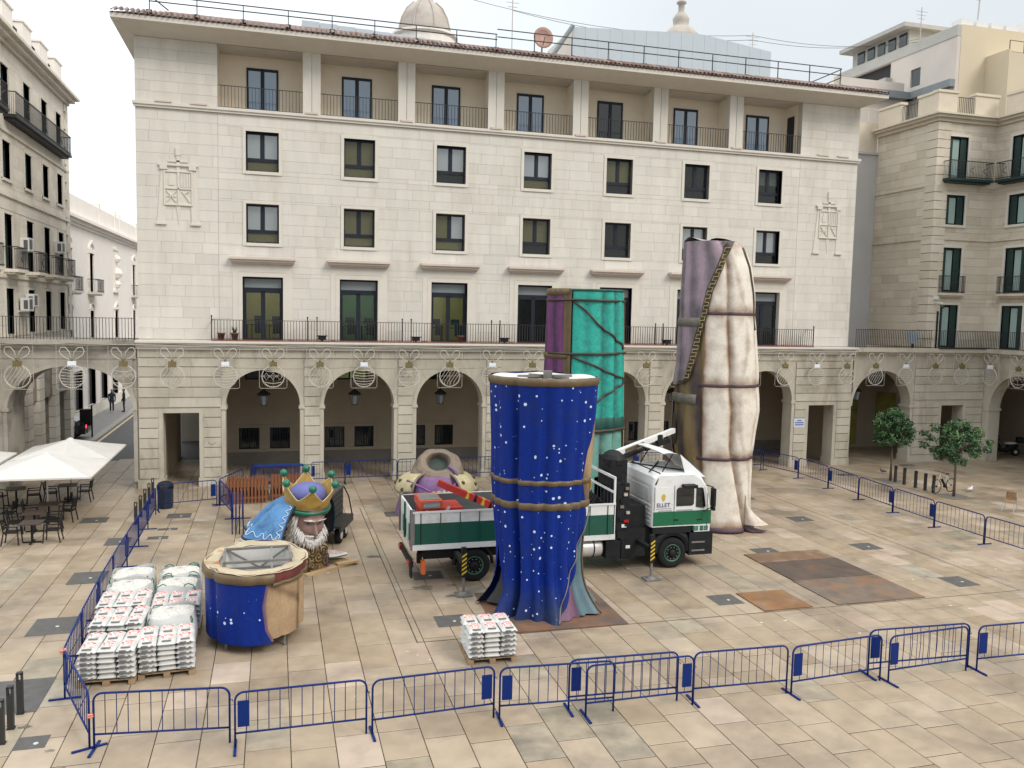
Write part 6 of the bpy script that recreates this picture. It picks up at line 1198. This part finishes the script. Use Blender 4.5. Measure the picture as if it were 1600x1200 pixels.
# ------------------------------------------------------------------ wooden picket fences
m_brown=M('brown_stained_wood',(.20,.075,.032),.75,.25,4)
def make_fence():
    o=thing('picket_fence','brown wooden picket fence panel','fence',(0,0,0)); 
    for z in (.2,.72): b=MB(); b.bx(0,1.75,-.02,.02,z,z+.08); b.build('rail',m_brown,o)
    b=MB(); b.prism([(-.035,0),(.035,0),(.035,.9),(0,.97),(-.035,.9)],lambda a,c,d:(a,d,c),-.045,-.021); pk_=b.build('picket',m_brown,o); pk_.location=(.08,0,.02)
    for k in range(1,12): inst(pk_,o,(.08+k*.144,0,.02))
    return o
f0=make_fence(); f0.location=(3.95,-4.55,0); f0['label']='brown picket fence panel at the front of the left stack'; f0['group']='stacked picket fences'
for k in range(1,9): copy_tree(f0,None,(3.95+.02*math.sin(k*2),-4.55+k*.17,0),.01*math.sin(k),'brown picket fence panel within the left stack of fences','stacked picket fences')
for k in range(8): copy_tree(f0,None,(5.8+.03*math.sin(k*3),-4.3+k*.19,0),.02*math.sin(k*1.7),'brown picket fence panel within the right stack of fences by the crown','stacked picket fences')
# ------------------------------------------------------------------ street furniture
m_bol=M('bollard_black',(.022,.022,.022),.5,.15,4)
def bollard(x,y,label,group,h=.85):
    o=thing('bollard',label,'bollard',(x,y,0),0,group); b=MB(); b.bx(-.055,.055,-.055,.055,0,h-.16); b.bx(-.055,-.03,-.055,.055,h-.16,h); b.bx(.03,.055,-.055,.055,h-.16,h); b.bx(-.055,.055,-.055,.055,h-.02,h+.015); b.build('post',m_bol,o); b=MB(); b.bx(-.075,.075,-.075,.075,.002,.012); b.build('base_plate',m_bol,o)
for k,y in enumerate((-23.15,-23.8,-24.4)): bollard(.96,y,'square black bollard on the paving outside the slanted barrier corner','bollards outside the barrier corner')
for k,y in enumerate((-7.4,-6.2,-5.0,-3.8,-2.7)): bollard(.85,y,'square black bollard behind the long barrier row near the passage','bollards behind the barrier row')
for k,y in enumerate((-5.5,-6.15,-6.94,-7.6,-8.15)): bollard(37.12,y,'square black bollard in the row between the two small trees','bollards between the trees')
bn=thing('litter_bin','dark blue-black domed litter bin behind a barrier at the passage','bin',(1.6,-4.75,0)); b=MB(); b.lathe([(.27,.0),(.3,.05),(.31,.75),(.33,.78),(.33,.84)],18); b.build('body',M('navy_bin',(.012,.03,.06),.45,.15,3),bn,True); b=MB(); b.lathe([(.34,.84),(.33,.95),(.26,1.06),(.13,1.12),(0.01,1.14)],18); b.build('lid',m_bk,bn,True); b=MB(); b.bx(-.16,.16,-.35,-.31,.86,.97); b.build('slot',m_dark,bn)
bb=thing('waste_bin','dark square waste bin on a post beside the street kerb','bin',(-5.3,15.6,.1)); b=MB(); b.bx(-.35,.25,-.25,.25,.75,1.75); b.build('container',m_bk,bb); b=MB(); b.bx(.25,.33,-.05,.05,0,2.0); b.build('post',m_bk,bb)
# trees
m_bark=M('grey_bark',(.11,.085,.065),.9,.25,6); m_leafs=[M('leaf_green_%d'%k,c,.5,.35,3) for k,c in enumerate(((.025,.075,.018),(.045,.11,.03),(.015,.048,.014)))]
def tree(x,y,h0,h1,w_,label,seed):
    r_=random.Random(seed); o=thing('street_tree',label,'tree',(x,y,0)); b=MB(); hb=h0+.35; b.tube([(0,0,0),(.02,.01,h0*.5),(-.01,.02,hb)],[.07,.055,.045],8)
    ends=[]
    for k in range(9):
        a=k*.7+r_.random(); L=w_*r_.uniform(.45,.85); e=Vector((L*math.cos(a),L*math.sin(a),h0+r_.uniform(.35,.95)*(h1-h0))); b.tube([(0,0,hb-.1-.02*k),tuple(Vector((0,0,hb)).lerp(e,.5)+Vector((0,0,.1))),tuple(e)],[.03,.02,.008],5); ends.append(e)
    b.build('trunk',m_bark,o,True)
    clumps=[]
    for k in range(80):
        a=r_.random()*6.283; q=r_.random()**.55; zz=r_.random(); prof=math.sin(math.pi*(.12+.86*zz))**.7; rr=w_*q*prof*(1+.18*math.sin(a*3+seed)+.14*math.sin(a*5+2*seed)); clumps.append((Vector((rr*math.cos(a),rr*math.sin(a),h0+(h1-h0)*zz)),r_.uniform(.16,.34)))
    bs=[MB(),MB(),MB()]
    for c,cr_ in clumps:
        w3=r_.choice((0,0,1,2))
        for j in range(95):
            d=Vector((r_.gauss(0,1),r_.gauss(0,1),r_.gauss(0,.8))).normalized()*cr_*r_.random()**.4; p=c+d; n=(d.normalized()+Vector((r_.uniform(-.6,.6),r_.uniform(-.6,.6),r_.uniform(.1,.9)))).normalized(); t=n.orthogonal().normalized(); t=Matrix.Rotation(r_.random()*6.28,3,n)@t; s=n.cross(t); L=r_.uniform(.045,.1); W3=L*.42
            w4=w3 if r_.random()<.7 else r_.choice((0,1,2)); bs[w4].add([p-t*L,p+s*W3,p+t*L,p-s*W3],[(0,1,2,3)])
    for k in range(3): tag(bs[k].build('crown',m_leafs[k],o),kind='stuff')
    b=MB(); b.bx(-.65,.65,-.65,.65,.003,.012); b.build('tree_pit',m_plin,o)
tree(37.12,-5.14,1.95,3.7,1.08,'small round-headed street tree by the arcade pier, bollards at its foot',5); tree(37.45,-9.1,1.75,3.6,1.34,'larger leafy street tree next to the parked bicycle',8)
# bicycle
bk=thing('bicycle','pale mountain bicycle leaning on a bollard by the tree','bicycle',(37.15,-8.3,0),R(10)); m_bw=M('white_bike_frame',(.6,.58,.5),.4,.1,3)
for x,nm in ((0,'wheel'),(1.03,'wheel')):
    b=MB(); b.tube([(x+.33*math.cos(a*.2618),0,.34+.33*math.sin(a*.2618)) for a in range(24)],.02,6,True); o=b.build(nm,m_ty,bk,True); b=MB(); [b.bar((x,0,.34),(x+.32*math.cos(a*.5236),0,.34+.32*math.sin(a*.5236)),.005) for a in range(12)]; b.build('spokes',m_alu,o); b=MB(); b.tube([(x,-.04,.34),(x,.04,.34)],.04,10); b.build('hub',m_bk,o)
b=MB(); 
for p,q in (((1.03,0,.34),(.62,0,.32)),((.62,0,.32),(.72,0,.86)),((.72,0,.80),(1.03,0,.34)),((.62,0,.32),(.24,0,.82)),((.24,0,.90),(.72,0,.80)),((.27,0,1.0),(0,0,.34))): b.tube([p,q],.022,6)
b.build('frame',m_bw,bk,True); b=MB(); b.bar((.62,0,.32),(.33,0,.70),.09,.07); b.build('battery',m_bk,bk); b=MB(); b.tube([(.27,0,1.0),(.22,-.02,1.05),(.16,-.3,1.06)],.015,5); b.tube([(.22,.02,1.05),(.16,.3,1.06)],.015,5); b.build('handlebar',m_bk,bk); b=MB(); b.ball((.74,0,.92),(.15,.07,.035),8); b.tube([(.72,0,.8),(.73,0,.92)],.014,5); b.build('saddle',m_bk,bk,True); b=MB(); b.tube([(.62,-.05,.32),(.62,.05,.32)],.09,12); b.bar((.62,-.07,.32),(.72,-.07,.2),.02); b.build('crank',m_bk,bk)
# pigeons
m_pig=M('grey_pigeon',(.09,.09,.1),.7,.2,8); m_pigw=M('white_pigeon',(.7,.7,.7),.7,.08,8)
def pigeon(x,y,rz,m,label):
    o=thing('pigeon',label,'pigeon',(x,y,0),rz); b=MB(); b.tube([(-.2,0,.12),(-.1,0,.14),(0,0,.15),(.08,0,.17),(.11,0,.22),(.13,0,.27),(.17,0,.27)],[.012,.05,.075,.06,.035,.035,.008],8); b.build('body',m,o,True); b=MB(); b.tube([(.0,.02,.1),(.01,.02,.0)],.006,4); b.tube([(.0,-.02,.1),(.01,-.02,.0)],.006,4); b.build('legs',m_rdl,o); 
    for s in (-1,1): b=MB(); b.ball((-.04,s*.06,.15),(.13,.02,.05),8); b.build('wing',m,o,True)
pigeon(38.15,-3.3,2.6,m_pig,'dark pigeon walking by the smaller tree'); pigeon(39.2,-8.3,.2,m_pigw,'white pigeon standing behind the bicycle')
# cafe parasols, tables and chairs
m_can=M('white_canvas',(.55,.54,.515),.8,.05,2); m_chair=M('black_resin',(.012,.012,.013),.55,.15,5,spec=.25); m_tab=M('dark_wood_table',(.05,.035,.03),.5,.25,4); m_pole=M('white_pole',(.55,.53,.48),.5,.05,3)
def parasol(x,y,label,h=1.92,ze=1.98,za=2.62,rz=0.):
    o=thing('parasol',label,'parasol',(x,y,0),rz)
    def f(u,v):
        a=u*2*math.pi; c,s=math.cos(a),math.sin(a); k=max(abs(c),abs(s)); r=h*(1-v)/k; dd=max(abs(r*c),abs(r*s)); return (r*c,r*s,ze+(za-ze)*v**1.08-.035*math.sin(math.pi*v)*(abs(math.sin(2*a)))**.5*0-.05*(1-abs(math.sin(2*a)))*math.sin(math.pi*v))
    b=MB(); b.grid(f,48,8,True); b.build('canopy',m_can,o); b=MB(); b.grid(lambda u,v:(lambda p:(p[0],p[1],p[2]-.06*v))(f(u,0)),48,1,True); b.build('valance',m_can,o)
    b=MB(); b.lathe([(.22,za-.08),(.1,za+.02),(.03,za+.05)],12); b.build('vent_cap',m_can,o); b=MB(); b.tube([(0,0,0),(0,0,za)],.032,8); b.build('pole',m_pole,o)
    for sx,sy in ((1,1),(1,-1),(-1,1),(-1,-1)): b=MB(); b.bar((0,0,za-.08),(sx*h,sy*h,ze),.03); b.build('rib',m_pole,o)
    b=MB(); b.lathe([(.3,.003),(.3,.08),(.06,.1),(.05,.3)],14); b.build('base',m_bol,o)
parasol(-2.5,-6.0,'white square cafe parasol over the tables nearest the barriers'); parasol(-2.45,-2.3,'white square cafe parasol next to the building corner',1.9,2.02,2.62); parasol(-6.4,-4.2,'white square cafe parasol farthest from the barrier row',1.9,2.05,2.68)
def make_chair():
    o=thing('cafe_chair','black resin cafe armchair','chair',(0,0,0))
    b=MB(); b.bx(-.22,.22,-.22,.22,.42,.45); b.build('seat',m_chair,o)
    b=MB(); 
    for k in range(4): b.bx(-.21+.0*k,.21,.2+.02*k,.225+.02*k,.55+.09*k,.61+.09*k)
    b.build('backrest',m_chair,o)
    for sx in (-1,1):
        b=MB(); b.bar((sx*.22,-.22,.66),(sx*.24,-.27,0),.035); b.build('leg',m_chair,o); b=MB(); b.bar((sx*.22,.28,.92),(sx*.22,.2,.45),.035); b.bar((sx*.22,.2,.45),(sx*.24,.28,0),.035); b.build('leg',m_chair,o)
        b=MB(); b.bar((sx*.235,-.24,.66),(sx*.235,.24,.66),.045,.03); b.build('armrest',m_chair,o)
    return o
def make_table():
    o=thing('cafe_table','dark cafe table','table',(0,0,0)); b=MB(); b.bx(-.36,.36,-.36,.36,.71,.74); b.build('table_top',m_tab,o); b=MB(); b.bx(-.035,.035,-.035,.035,.05,.71); b.build('column',m_chair,o); b=MB(); b.bx(-.3,.3,-.03,.03,.01,.05); b.bx(-.03,.03,-.3,.3,.011,.051); b.build('foot',m_chair,o); return o
ch0=make_chair(); tb0=make_table(); first=[True,True]
def put(o,i,loc,rz,lab,grp):
    if first[i]: first[i]=False; o.location=loc; o.rotation_euler=(0,0,rz); o['label']=lab; o['group']=grp
    else: copy_tree(o,None,loc,rz,lab,grp)
TW_=('farthest from the arcade','second farthest from the arcade','by the parasol pole','closest to the building corner','deep under the rear parasols','deep under the outermost parasol')
for k,(x,y) in enumerate(((-2.2,-9.45),(-2.5,-7.9),(-2.35,-6.5),(-2.45,-2.9),(-4.3,-3.3),(-4.4,-6.5))):
    put(tb0,1,(x,y,0),.05*k,'dark square cafe table %s'%TW_[k],'cafe tables')
    put(ch0,0,(x-.62,y-.05,0),R(90)+.15*math.sin(k),'black cafe armchair on the arch side of the table %s'%TW_[k],'cafe chairs'); put(ch0,0,(x+.64,y+.08,0),R(-90)+.2*math.sin(k*2),'black cafe armchair on the barrier side of the table %s'%TW_[k],'cafe chairs')
wc=thing('wicker_chair','tan wicker chair with metal legs at the edge of the right terrace','chair',(37.55,-12.2,0),R(-60)); m_wic=M('tan_wicker',(.26,.16,.08),.7,.25,9); b=MB(); b.bx(-.23,.23,-.23,.23,.42,.46); b.build('seat',m_wic,wc); b=MB(); b.bx(-.22,.22,.2,.24,.5,.85); b.build('backrest',m_wic,wc)
for sx in (-1,1):
    for sy in (-1,1): b=MB(); b.bar((sx*.22,sy*.2,.44 if sy<0 else .85),(sx*.24,sy*.26,0),.03); b.build('leg',m_alu,wc)
wt=thing('wooden_table','light wooden table beside the wicker chair','table',(38.5,-13.0,0)); b=MB(); b.bx(-.4,.4,-.4,.4,.71,.75); b.build('table_top',M('light_wood',(.42,.28,.13),.5,.2,4),wt); b=MB(); b.bx(-.04,.04,-.04,.04,.04,.71); b.bx(-.28,.28,-.28,.28,.003,.04); b.build('column',m_alu,wt)
# scooter under the right arcade
mo=thing('scooter','dark motor scooter with pale seat under the right arcade','scooter',(50.0,1.0,0),R(-25))
for x in (0,1.3): b=MB(); b.wheel((x,0,.26),.26,.13,'Y',20); o=b.build('wheel',m_ty,mo,True); b=MB(); b.wheel((x,0,.26),.13,.14,'Y',14); b.build('rim',m_alu,o)
b=MB(); b.tube([(0,0,.3),(.15,0,.6),(.3,0,1.0)],.05,8); b.tube([(.25,0,.62),(.45,0,.35),(.75,0,.33),(.95,0,.55),(1.4,0,.7)],[.16,.12,.14,.22,.12],10); b.build('body',m_bk,mo,True); b=MB(); b.ball((.98,0,.80),(.42,.15,.08),10); b.build('seat',m_ac,mo,True); b=MB(); b.bar((.28,-.33,1.03),(.28,.33,1.03),.04); b.build('handlebar',m_bk,mo); b=MB(); b.add([(.2,-.2,.85),(.2,.2,.85),(.3,.17,1.3),(.3,-.17,1.3)],[(0,1,2,3)]); b.build('windshield',m_gls,mo); b=MB(); b.bx(1.35,1.7,-.2,.2,.85,1.2); b.build('top_box',m_bk,mo)
# car tail and people in the side street
car=thing('parked_car','black car with lit red tail lamp at the street corner behind the piers','car',(-5.65,14.9,0)) ; car.location=(-5.75,15.2,.1)
b=MB(); P=[(-2.2,.35),(-2.2,.75),(-2.0,.9),(-1.2,.98),(-.6,1.42),(.9,1.46),(1.5,1.1),(2.0,1.0),(2.1,.5),(2.1,.3)]
b.prism(P,lambda a,c,d:(-a-1.6,d,c),-.85,.85); b.build('body',M('black_car_paint',(.012,.013,.015),.25,.1,2,coat=.5),car,fixn=True)
for a in (-1.4,1.3):
    for d in (-.8,.8): b=MB(); b.wheel((-a-1.6,d,.31),.31,.2,'Y',18); b.build('wheel',m_ty,car,True)
b=MB(); b.add([(.62,-.72,.78),(.62,.72,.78),(-.38,.66,1.4),(-.38,-.66,1.4)],[(0,1,2,3)]) ; b.build('rear_window',m_gld,car)
m_tail=M('lit_tail_lamp',(.9,.03,.04),.4,.05,3,emit=2.5)
for d in (-.74,.56): b=MB(); b.bx(.59,.63,d,d+.18,.72,.9); b.build('tail_lamp',m_tail,car)
def person(x,y,z,rz,jm,tm,label,lean=0.,seed=1):
    o=thing('person',label,'person',(x,y,z),rz); b=MB(); sk=M('skin_%d'%seed,(.35,.2,.14),.6,.1,4); hr=M('hair_%d'%seed,(.35,.33,.31) if seed==1 else (.05,.04,.03),.8,.1,4); sh=M('shoe_%d'%seed,(.6,.6,.6) if seed==1 else (.02,.02,.02),.7,.1,4)
    # one continuous body: legs rise into pelvis, torso, shoulders and neck
    rings=[(0,.86,.17,.11),(0,1.0,.165,.11),(0,1.15,.16,.11),(0,1.32,.19,.115),(0,1.43,.19,.1),(0,1.48,.12,.075),(0,1.53,.06,.06),(0,1.6,.058,.06)]
    n=14; b.grid(lambda u,v:(lambda q:(q[2]*math.cos(u*6.2832),q[3]*math.sin(u*6.2832)+lean*max(0,q[1]-.9),q[1]))(rings[min(len(rings)-1,round(v*(len(rings)-1)))]),n,len(rings)-1,True)
    for s in (-1,1):
        b.tube([(s*.20,lean*.5,1.42),(s*.245,-.02+lean*.3,1.15),(s*.23,-.10,.95),(s*.2,-.16,.88)],[.06,.05,.042,.035],8)
        for f_ in range(4): b.tube([(s*.2+(f_-1.5)*.016,-.16,.88),(s*.2+(f_-1.5)*.018,-.19,.83-.005*abs(f_-1.5)),(s*.2+(f_-1.5)*.016,-.18,.79)],.009,5)
        b.tube([(s*.2-s*.03,-.16,.87),(s*.2-s*.05,-.2,.83)],.01,5)
    b.build('body',jm,o,True)
    b=MB()
    for s in (-1,1): b.tube([(s*.085,0,.92),(s*.095,-.01,.5),(s*.1,.02,.08)],[.095,.065,.05],10)
    b.grid(lambda u,v:(.17*math.cos(u*6.2832)*(1-.3*(1-v)),.115*math.sin(u*6.2832),.82+.14*v),14,3,True); b.build('trousers',tm,o,True)
    for s in (-1,1): b=MB(); b.ball((s*.1,-.05,.045),(.05,.13,.045),10); b.build('shoe',sh,o,True)
    b=MB(); b.ball((0,-.02+lean*.75,1.68),(.077,.095,.115),12); b.ball((0,-.12+lean*.75,1.67),(.015,.025,.02),6); b.ball((-.078,-.01+lean*.75,1.68),(.012,.025,.03),6); b.ball((.078,-.01+lean*.75,1.68),(.012,.025,.03),6); h=b.build('head',sk,o,True)
    b=MB(); b.ball((0,.005+lean*.75,1.715),(.085,.1,.1),12); b.build('hair',hr,h,True); b=MB(); b.ball((-.03,-.11+lean*.75,1.69),.009,6); b.ball((.03,-.11+lean*.75,1.69),.009,6); b.build('eyes',m_dark,h); b=MB(); b.bx(-.022,.022,-.115+lean*.75,-.105+lean*.75,1.625,1.632); b.build('mouth',m_rdl,h)
m_jn=M('navy_jacket',(.015,.025,.055),.8,.15,5); m_jb=M('black_jacket',(.012,.012,.013),.8,.15,5); m_tr=M('dark_trousers',(.018,.02,.03),.8,.15,5)
person(-6.15,29.0,.1,R(20),m_jn,m_tr,'person in a navy jacket and white shoes standing on the street pavement',-.1,1); person(-5.3,29.1,.1,R(-80),m_jb,m_tr,'person in a black jacket standing side-on in the street',0,2)
# ------------------------------------------------------------------ things on the arcade
m_lan=M('black_lantern',(.03,.032,.035),.5,.15,4); m_lgl=M('milky_lantern_glass',(.32,.36,.4),.3,.08,3)
def make_lantern(x,y,zt,label):
    o=thing('hanging_lantern',label,'lantern',(x,y,zt),0,'lanterns hanging in the arcade'); b=MB(); b.tube([(0,0,-1.75),(0,0,0)],.015,5); b.build('rod',m_lan,o); b=MB(); b.lathe([(.05,-1.72),(.22,-1.86),(.33,-1.95),(.33,-2.0),(.24,-2.02)],8); b.build('hood',m_lan,o); b=MB(); b.lathe([(.15,-2.5),(.24,-2.04)],6); b.build('glass',m_lgl,o); b=MB(); [b.bar((.155*math.cos(a),.155*math.sin(a),-2.5),(.245*math.cos(a),.245*math.sin(a),-2.04),.02) for a in [k*1.0472 for k in range(6)]]; b.lathe([(.16,-2.53),(.16,-2.5)],8); b.build('cage',m_lan,o); return o
for k,x in enumerate(BX): make_lantern(x,2.0,6.02,'black hanging lantern in the %s arch counted from the litter bin passage'%ORD[k])
make_lantern(40.3,2.0,6.02,'black hanging lantern in the wide arch behind the smaller tree'); make_lantern(50.2,-2.2,6.02,'black hanging lantern in the right-hand side arcade')
# bauble light frames
m_wire=M('white_light_tube',(.54,.51,.45),.5,.05,4); m_frm=M('pale_frame_rod',(.42,.39,.33),.6,.08,4); m_capg=M('gold_bauble_cap',(.15,.12,.045),.6,.12,4); m_capw=M('white_bauble_cap',(.72,.76,.82),.5,.04,4); m_tuft=M('clear_tinsel',(.6,.6,.58),.6,.1,6)
def bauble_proto(kind):
    lab=('white wire bauble ornament with swirl lines and gold cap on the arcade','white wire bauble ornament with level stripes and white cap on the arcade','white wire bauble ornament with zigzag lines and gold cap on the arcade')[kind]
    o=thing('bauble_light',lab,'light ornament',(0,0,0),0,'wire bauble ornaments along the arcade'); o['label']=lab
    b=MB(); W2,z0,z1=.62,4.62,6.6; b.tube([(-W2,0,z1),(-W2,0,z0+.06),(-W2+.06,0,z0),(W2-.06,0,z0),(W2,0,z0+.06),(W2,0,z1)],.010,5); b.tube([(-W2,0,z1),(W2,0,z1)],.012,4); b.tube([(-W2,0,6.28),(W2,0,6.28)],.006,4); b.tube([(-W2,0,5.2),(W2,0,5.2)],.006,4); b.tube([(0,0,z0),(0,0,5.7)],.006,4); b.build('frame',m_frm,o)
    for s in (-1,1):
        b=MB(); b.tube([(s*.04,0,5.98),(s*.09,0,6.25),(s*.25,0,6.46),(s*.42,0,6.47),(s*.5,0,6.33),(s*.44,0,6.15),(s*.25,0,6.0),(s*.1,0,5.93)],.017,6); b.build('bow_loop',m_wire,o,True)
    b=MB(); b.bx(-.17,.17,-.05,.05,5.68,5.86); [b.bx(-.17+k*.0765,-.135+k*.0765,-.05,.05,5.62,5.68) for k in range(5)]; b.build('cap',m_capw if kind==1 else m_capg,o); b=MB(); b.ball((0,0,5.91),.06,8); b.build('knot',m_capg,o)
    zc,r=5.18,.5; b=MB(); b.tube([(r*math.cos(a*.2094),0,zc+r*math.sin(a*.2094)) for a in range(30)],.017,6,True); b.build('ring',m_wire,o,True)
    b=MB(); [b.ball(((r+.035)*math.cos(a),0,zc+(r+.035)*math.sin(a)),.017,5) for a in [k*6.2832/40 for k in range(40)] if not 1.2<a<1.95]; b.build('bulbs',m_tuft,o)
    b=MB()
    if kind==0:
        for k in range(6):
            x0=-.40+k*.16; P=[]
            for t in range(9): q=t/8; zz=zc+.44-.88*q; xx=x0*1.0-.22*math.sin((q-.5)*3.0)+.0; lim=math.sqrt(max(0,.2304-(zz-zc)**2)); P.append((max(-lim,min(lim,xx)),0,zz))
            b.tube(P,.0105,5)
    elif kind==1:
        for k in range(6): zz=zc-.33+k*.13; lim=math.sqrt(.2304-(zz-zc)**2); b.tube([(-lim+2*lim*t/8,-.01,zz-.05*math.sin(math.pi*t/8)) for t in range(9)],.0115,5)
    else:
        for s in (-1,1): b.tube([(-.45+.9*t/6,0,zc+(.17*s if t%2 else -.05*s)) for t in range(7)],.0105,5)
        for s in (-1,1): zz=zc+s*.27; lim=.38; b.tube([(-lim+2*lim*t/6,0,zz-.06*math.sin(math.pi*t/6)) for t in range(7)],.012,5)
    b.build('pattern',m_wire,o,True); return o
bp=[bauble_proto(k) for k in range(3)]; fu=[0,0,0]
xs=[-4.75,-2.6,-.52,1.52,3.8,5.92,8.06,10.13,12.3,14.33,16.5,18.6,20.7,22.8,24.9,26.95,29.05,31.15,33.3,35.32,37.33,39.38,41.45,43.55,45.45]
BK=('swirled wire bauble with gold cap','striped wire bauble with white cap','zigzag wire bauble with gold cap')
def put_b(k,loc,rz,wh=''):
    lab=BK[k]+', '+wh
    if not fu[k]: fu[k]=1; bp[k].location=loc; bp[k].rotation_euler=(0,0,rz); bp[k]['label']=lab
    else: copy_tree(bp[k],None,loc,rz,lab)
def b_where(x):
    if x<-.6: return 'hung on the weathered street arch'
    if x<3: return 'hung '+('at the corner of the street arch' if x<0 else 'above the passage by the litter bin')
    if x<34.3: n=int((x-X0+BP/2)/BP); n=min(6,n); return ('over the %s arch from the litter bin'%ORD[n]) if abs(x-BX[n])<1.15 else 'on the pier %s the %s arch from the bin'%('before' if x<BX[n] else 'after',ORD[n])
    if x<38: return 'hung above the passage with the plaque'
    return 'hung '+('over the wide arch behind the smaller tree' if x<42 else 'on the pier of the shuttered corner building')
for i,x in enumerate(xs): put_b(i%3,(x,-.93 if x<38 else -.78,0),0,b_where(x))
for i,y in enumerate((-1.2,-3.2,-5.3,-7.4)): put_b((i+1)%3,(47.1,y,0),R(-90),'%s along the side arcade from the inner corner'%ORD[i])
wire('light_cable',[(-5.5,-.95,6.62)]+[(x,-.95,6.63) for x in xs[1:21:2]]+[(38,-.9,6.7)],'dark cable feeding the bauble ornaments along the cornice of the pale building',.06,.012)
for i,(x0,x1) in enumerate(((3.2,9.5),(9.5,16))): wire('light_cable',[(x0,-.9,5.62),(x1,-.9,5.6)],('thin wire linking bauble frames over the first arches','thin wire linking bauble frames over the third arch')[i],.08,.006)
# floodlights, pots, plaque, camera, seats on the balcony
for i in range(6):
    x=X0+BP*(i+.5)+.45; o=thing('floodlight','small black floodlight sitting on the first-floor balcony edge','floodlight',(x,-.78,6.86),0,'balcony floodlights'); b=MB(); b.bx(-.18,.18,-.12,.12,.06,.22); b.build('housing',m_bk,o); b=MB(); b.bx(-.25,.25,-.14,.14,.22,.26); b.build('visor',m_bk,o); b=MB(); b.bx(-.04,.04,-.06,.06,-.01,.06); b.build('bracket',m_bk,o)
def pot(x,lab,plant):
    o=thing('flower_pot',lab,'flower pot',(x,-.45,6.85)); b=MB(); b.lathe([(.11,0),(.17,.28),(.19,.28),(.19,.33),(.15,.33)],12); b.build('pot',m_terra,o,True)
    if plant:
        b=MB(); r_=random.Random(int(x*9))
        for k in range(40): a=r_.random()*6.28; L=r_.uniform(.15,.42); p=Vector((.04*math.cos(a),.04*math.sin(a),.33)); e=p+Vector((L*.5*math.cos(a),L*.5*math.sin(a),L)); n=Vector((-math.sin(a),math.cos(a),0))*.025; b.add([p-n,p+n,e],[(0,1,2)])
        b.build('plant',m_leafs[0],o)
pot(3.6,'terracotta pot beside the end post of the first-floor balcony',False); pot(4.2,'terracotta pot with leafy plant left of the first balcony door',True); pot(14.95,'terracotta pot by the third balcony door',False)
pq=thing('wall_plaque','small pale plaque with blue lettering on the arcade pier beside the passage','plaque',(34.62,-.55,2.5)); b=MB(); b.bx(-.35,.35,-.015,.012,-.26,.26); b.build('plate',M('pale_plaque',(.55,.6,.68),.4,.05,3),pq)
b=MB(); [b.bx(-.14 if r==0 else -.28,.14 if r==0 else .28,-.02,-.015,.10-.12*r,.16-.12*r) for r in range(3)]; b.build('lettering',M('blue_plaque_print',(.08,.12,.35),.5,.3,20),pq)
sc_=thing('security_camera','dome security camera on a bracket beside the green shuttered door','camera',(43.95,-.1,9.6)); b=MB(); b.bx(-.15,.12,.0,.2,.1,.3); b.build('junction_box',m_ac,sc_); b=MB(); b.tube([(0,.1,-.1),(.12,-.25,-.1),(.14,-.32,-.2)],.03,6); b.build('bracket',m_ac,sc_); b=MB(); b.ball((.14,-.32,-.32),.13,10); b.build('dome',m_gld,sc_,True)
bx_=thing('utility_box','pale blue utility box fixed behind the right terrace railing','utility box',(42.4,-.1,6.8)); b=MB(); b.bx(-.28,.28,-.1,.15,.25,.95); b.build('casing',M('pale_blue_casing',(.36,.42,.5),.5,.06,3),bx_); b=MB(); b.bx(-.05,.05,-.05,.05,0,.25); b.build('post',m_rail,bx_)
dp=thing('drain_pipe','dark rain pipe running down beside the green shuttered corner door','pipe',(43.85,-.02,6.8)); b=MB(); b.tube([(.3,0,0),(.3,0,2.2)],.05,8); b.build('pipe',m_bk,dp)
sm_=thing('smile_graffiti','small drawn smile mark on the pier right of the left passage','graffiti',(3.17,-.55,2.05)); b=MB(); b.tube([(.17*math.cos(math.pi+a*math.pi/10),0,.05+.13*math.sin(math.pi+a*math.pi/10)) for a in range(11)],.016,5); b.build('line',m_bk,sm_)
# scraps on the paving
rs=random.Random(55); m_scr2=M('paper_scrap',(.6,.58,.52),.8,.1,3); b=MB()
for k in range(70):
    x,y=rs.uniform(2,30),rs.uniform(-24,-5); r=rs.uniform(.02,.06); a=rs.random()*3; b.add([(x+r*math.cos(a+t),y+r*math.sin(a+t)*rs.uniform(.5,1),.006) for t in (0,1.4,3.0,4.5)],[(0,1,2,3)])
tag(b.build('litter',m_scr2),'small pale paper and plaster scraps scattered over the paving','litter',kind='stuff')
m_stn=M('dark_paving_stain',(.11,.095,.075),.6,.3,3,world=True,c2=(.2,.17,.13),c2s=3); b=MB()
for x,y,r in ((10.3,-17.1,.3),(11.2,-17.0,.12),(11.0,-18.0,.16),(9.2,-13.5,.2),(1.2,-23.8,.1),(.6,-24.4,.08),(2.2,-25.6,.09),(1.9,-24.9,.07)):
    n=18; b.add([(x+r*(1+.3*math.sin(k*2.3+x))*math.cos(k*6.2832/n)*1.2,y+r*.7*(1+.3*math.sin(k*1.7+y))*math.sin(k*6.2832/n),.0045) for k in range(n)],[tuple(range(n))])
tag(b.build('paving_stains',m_stn,ground),kind='stuff')
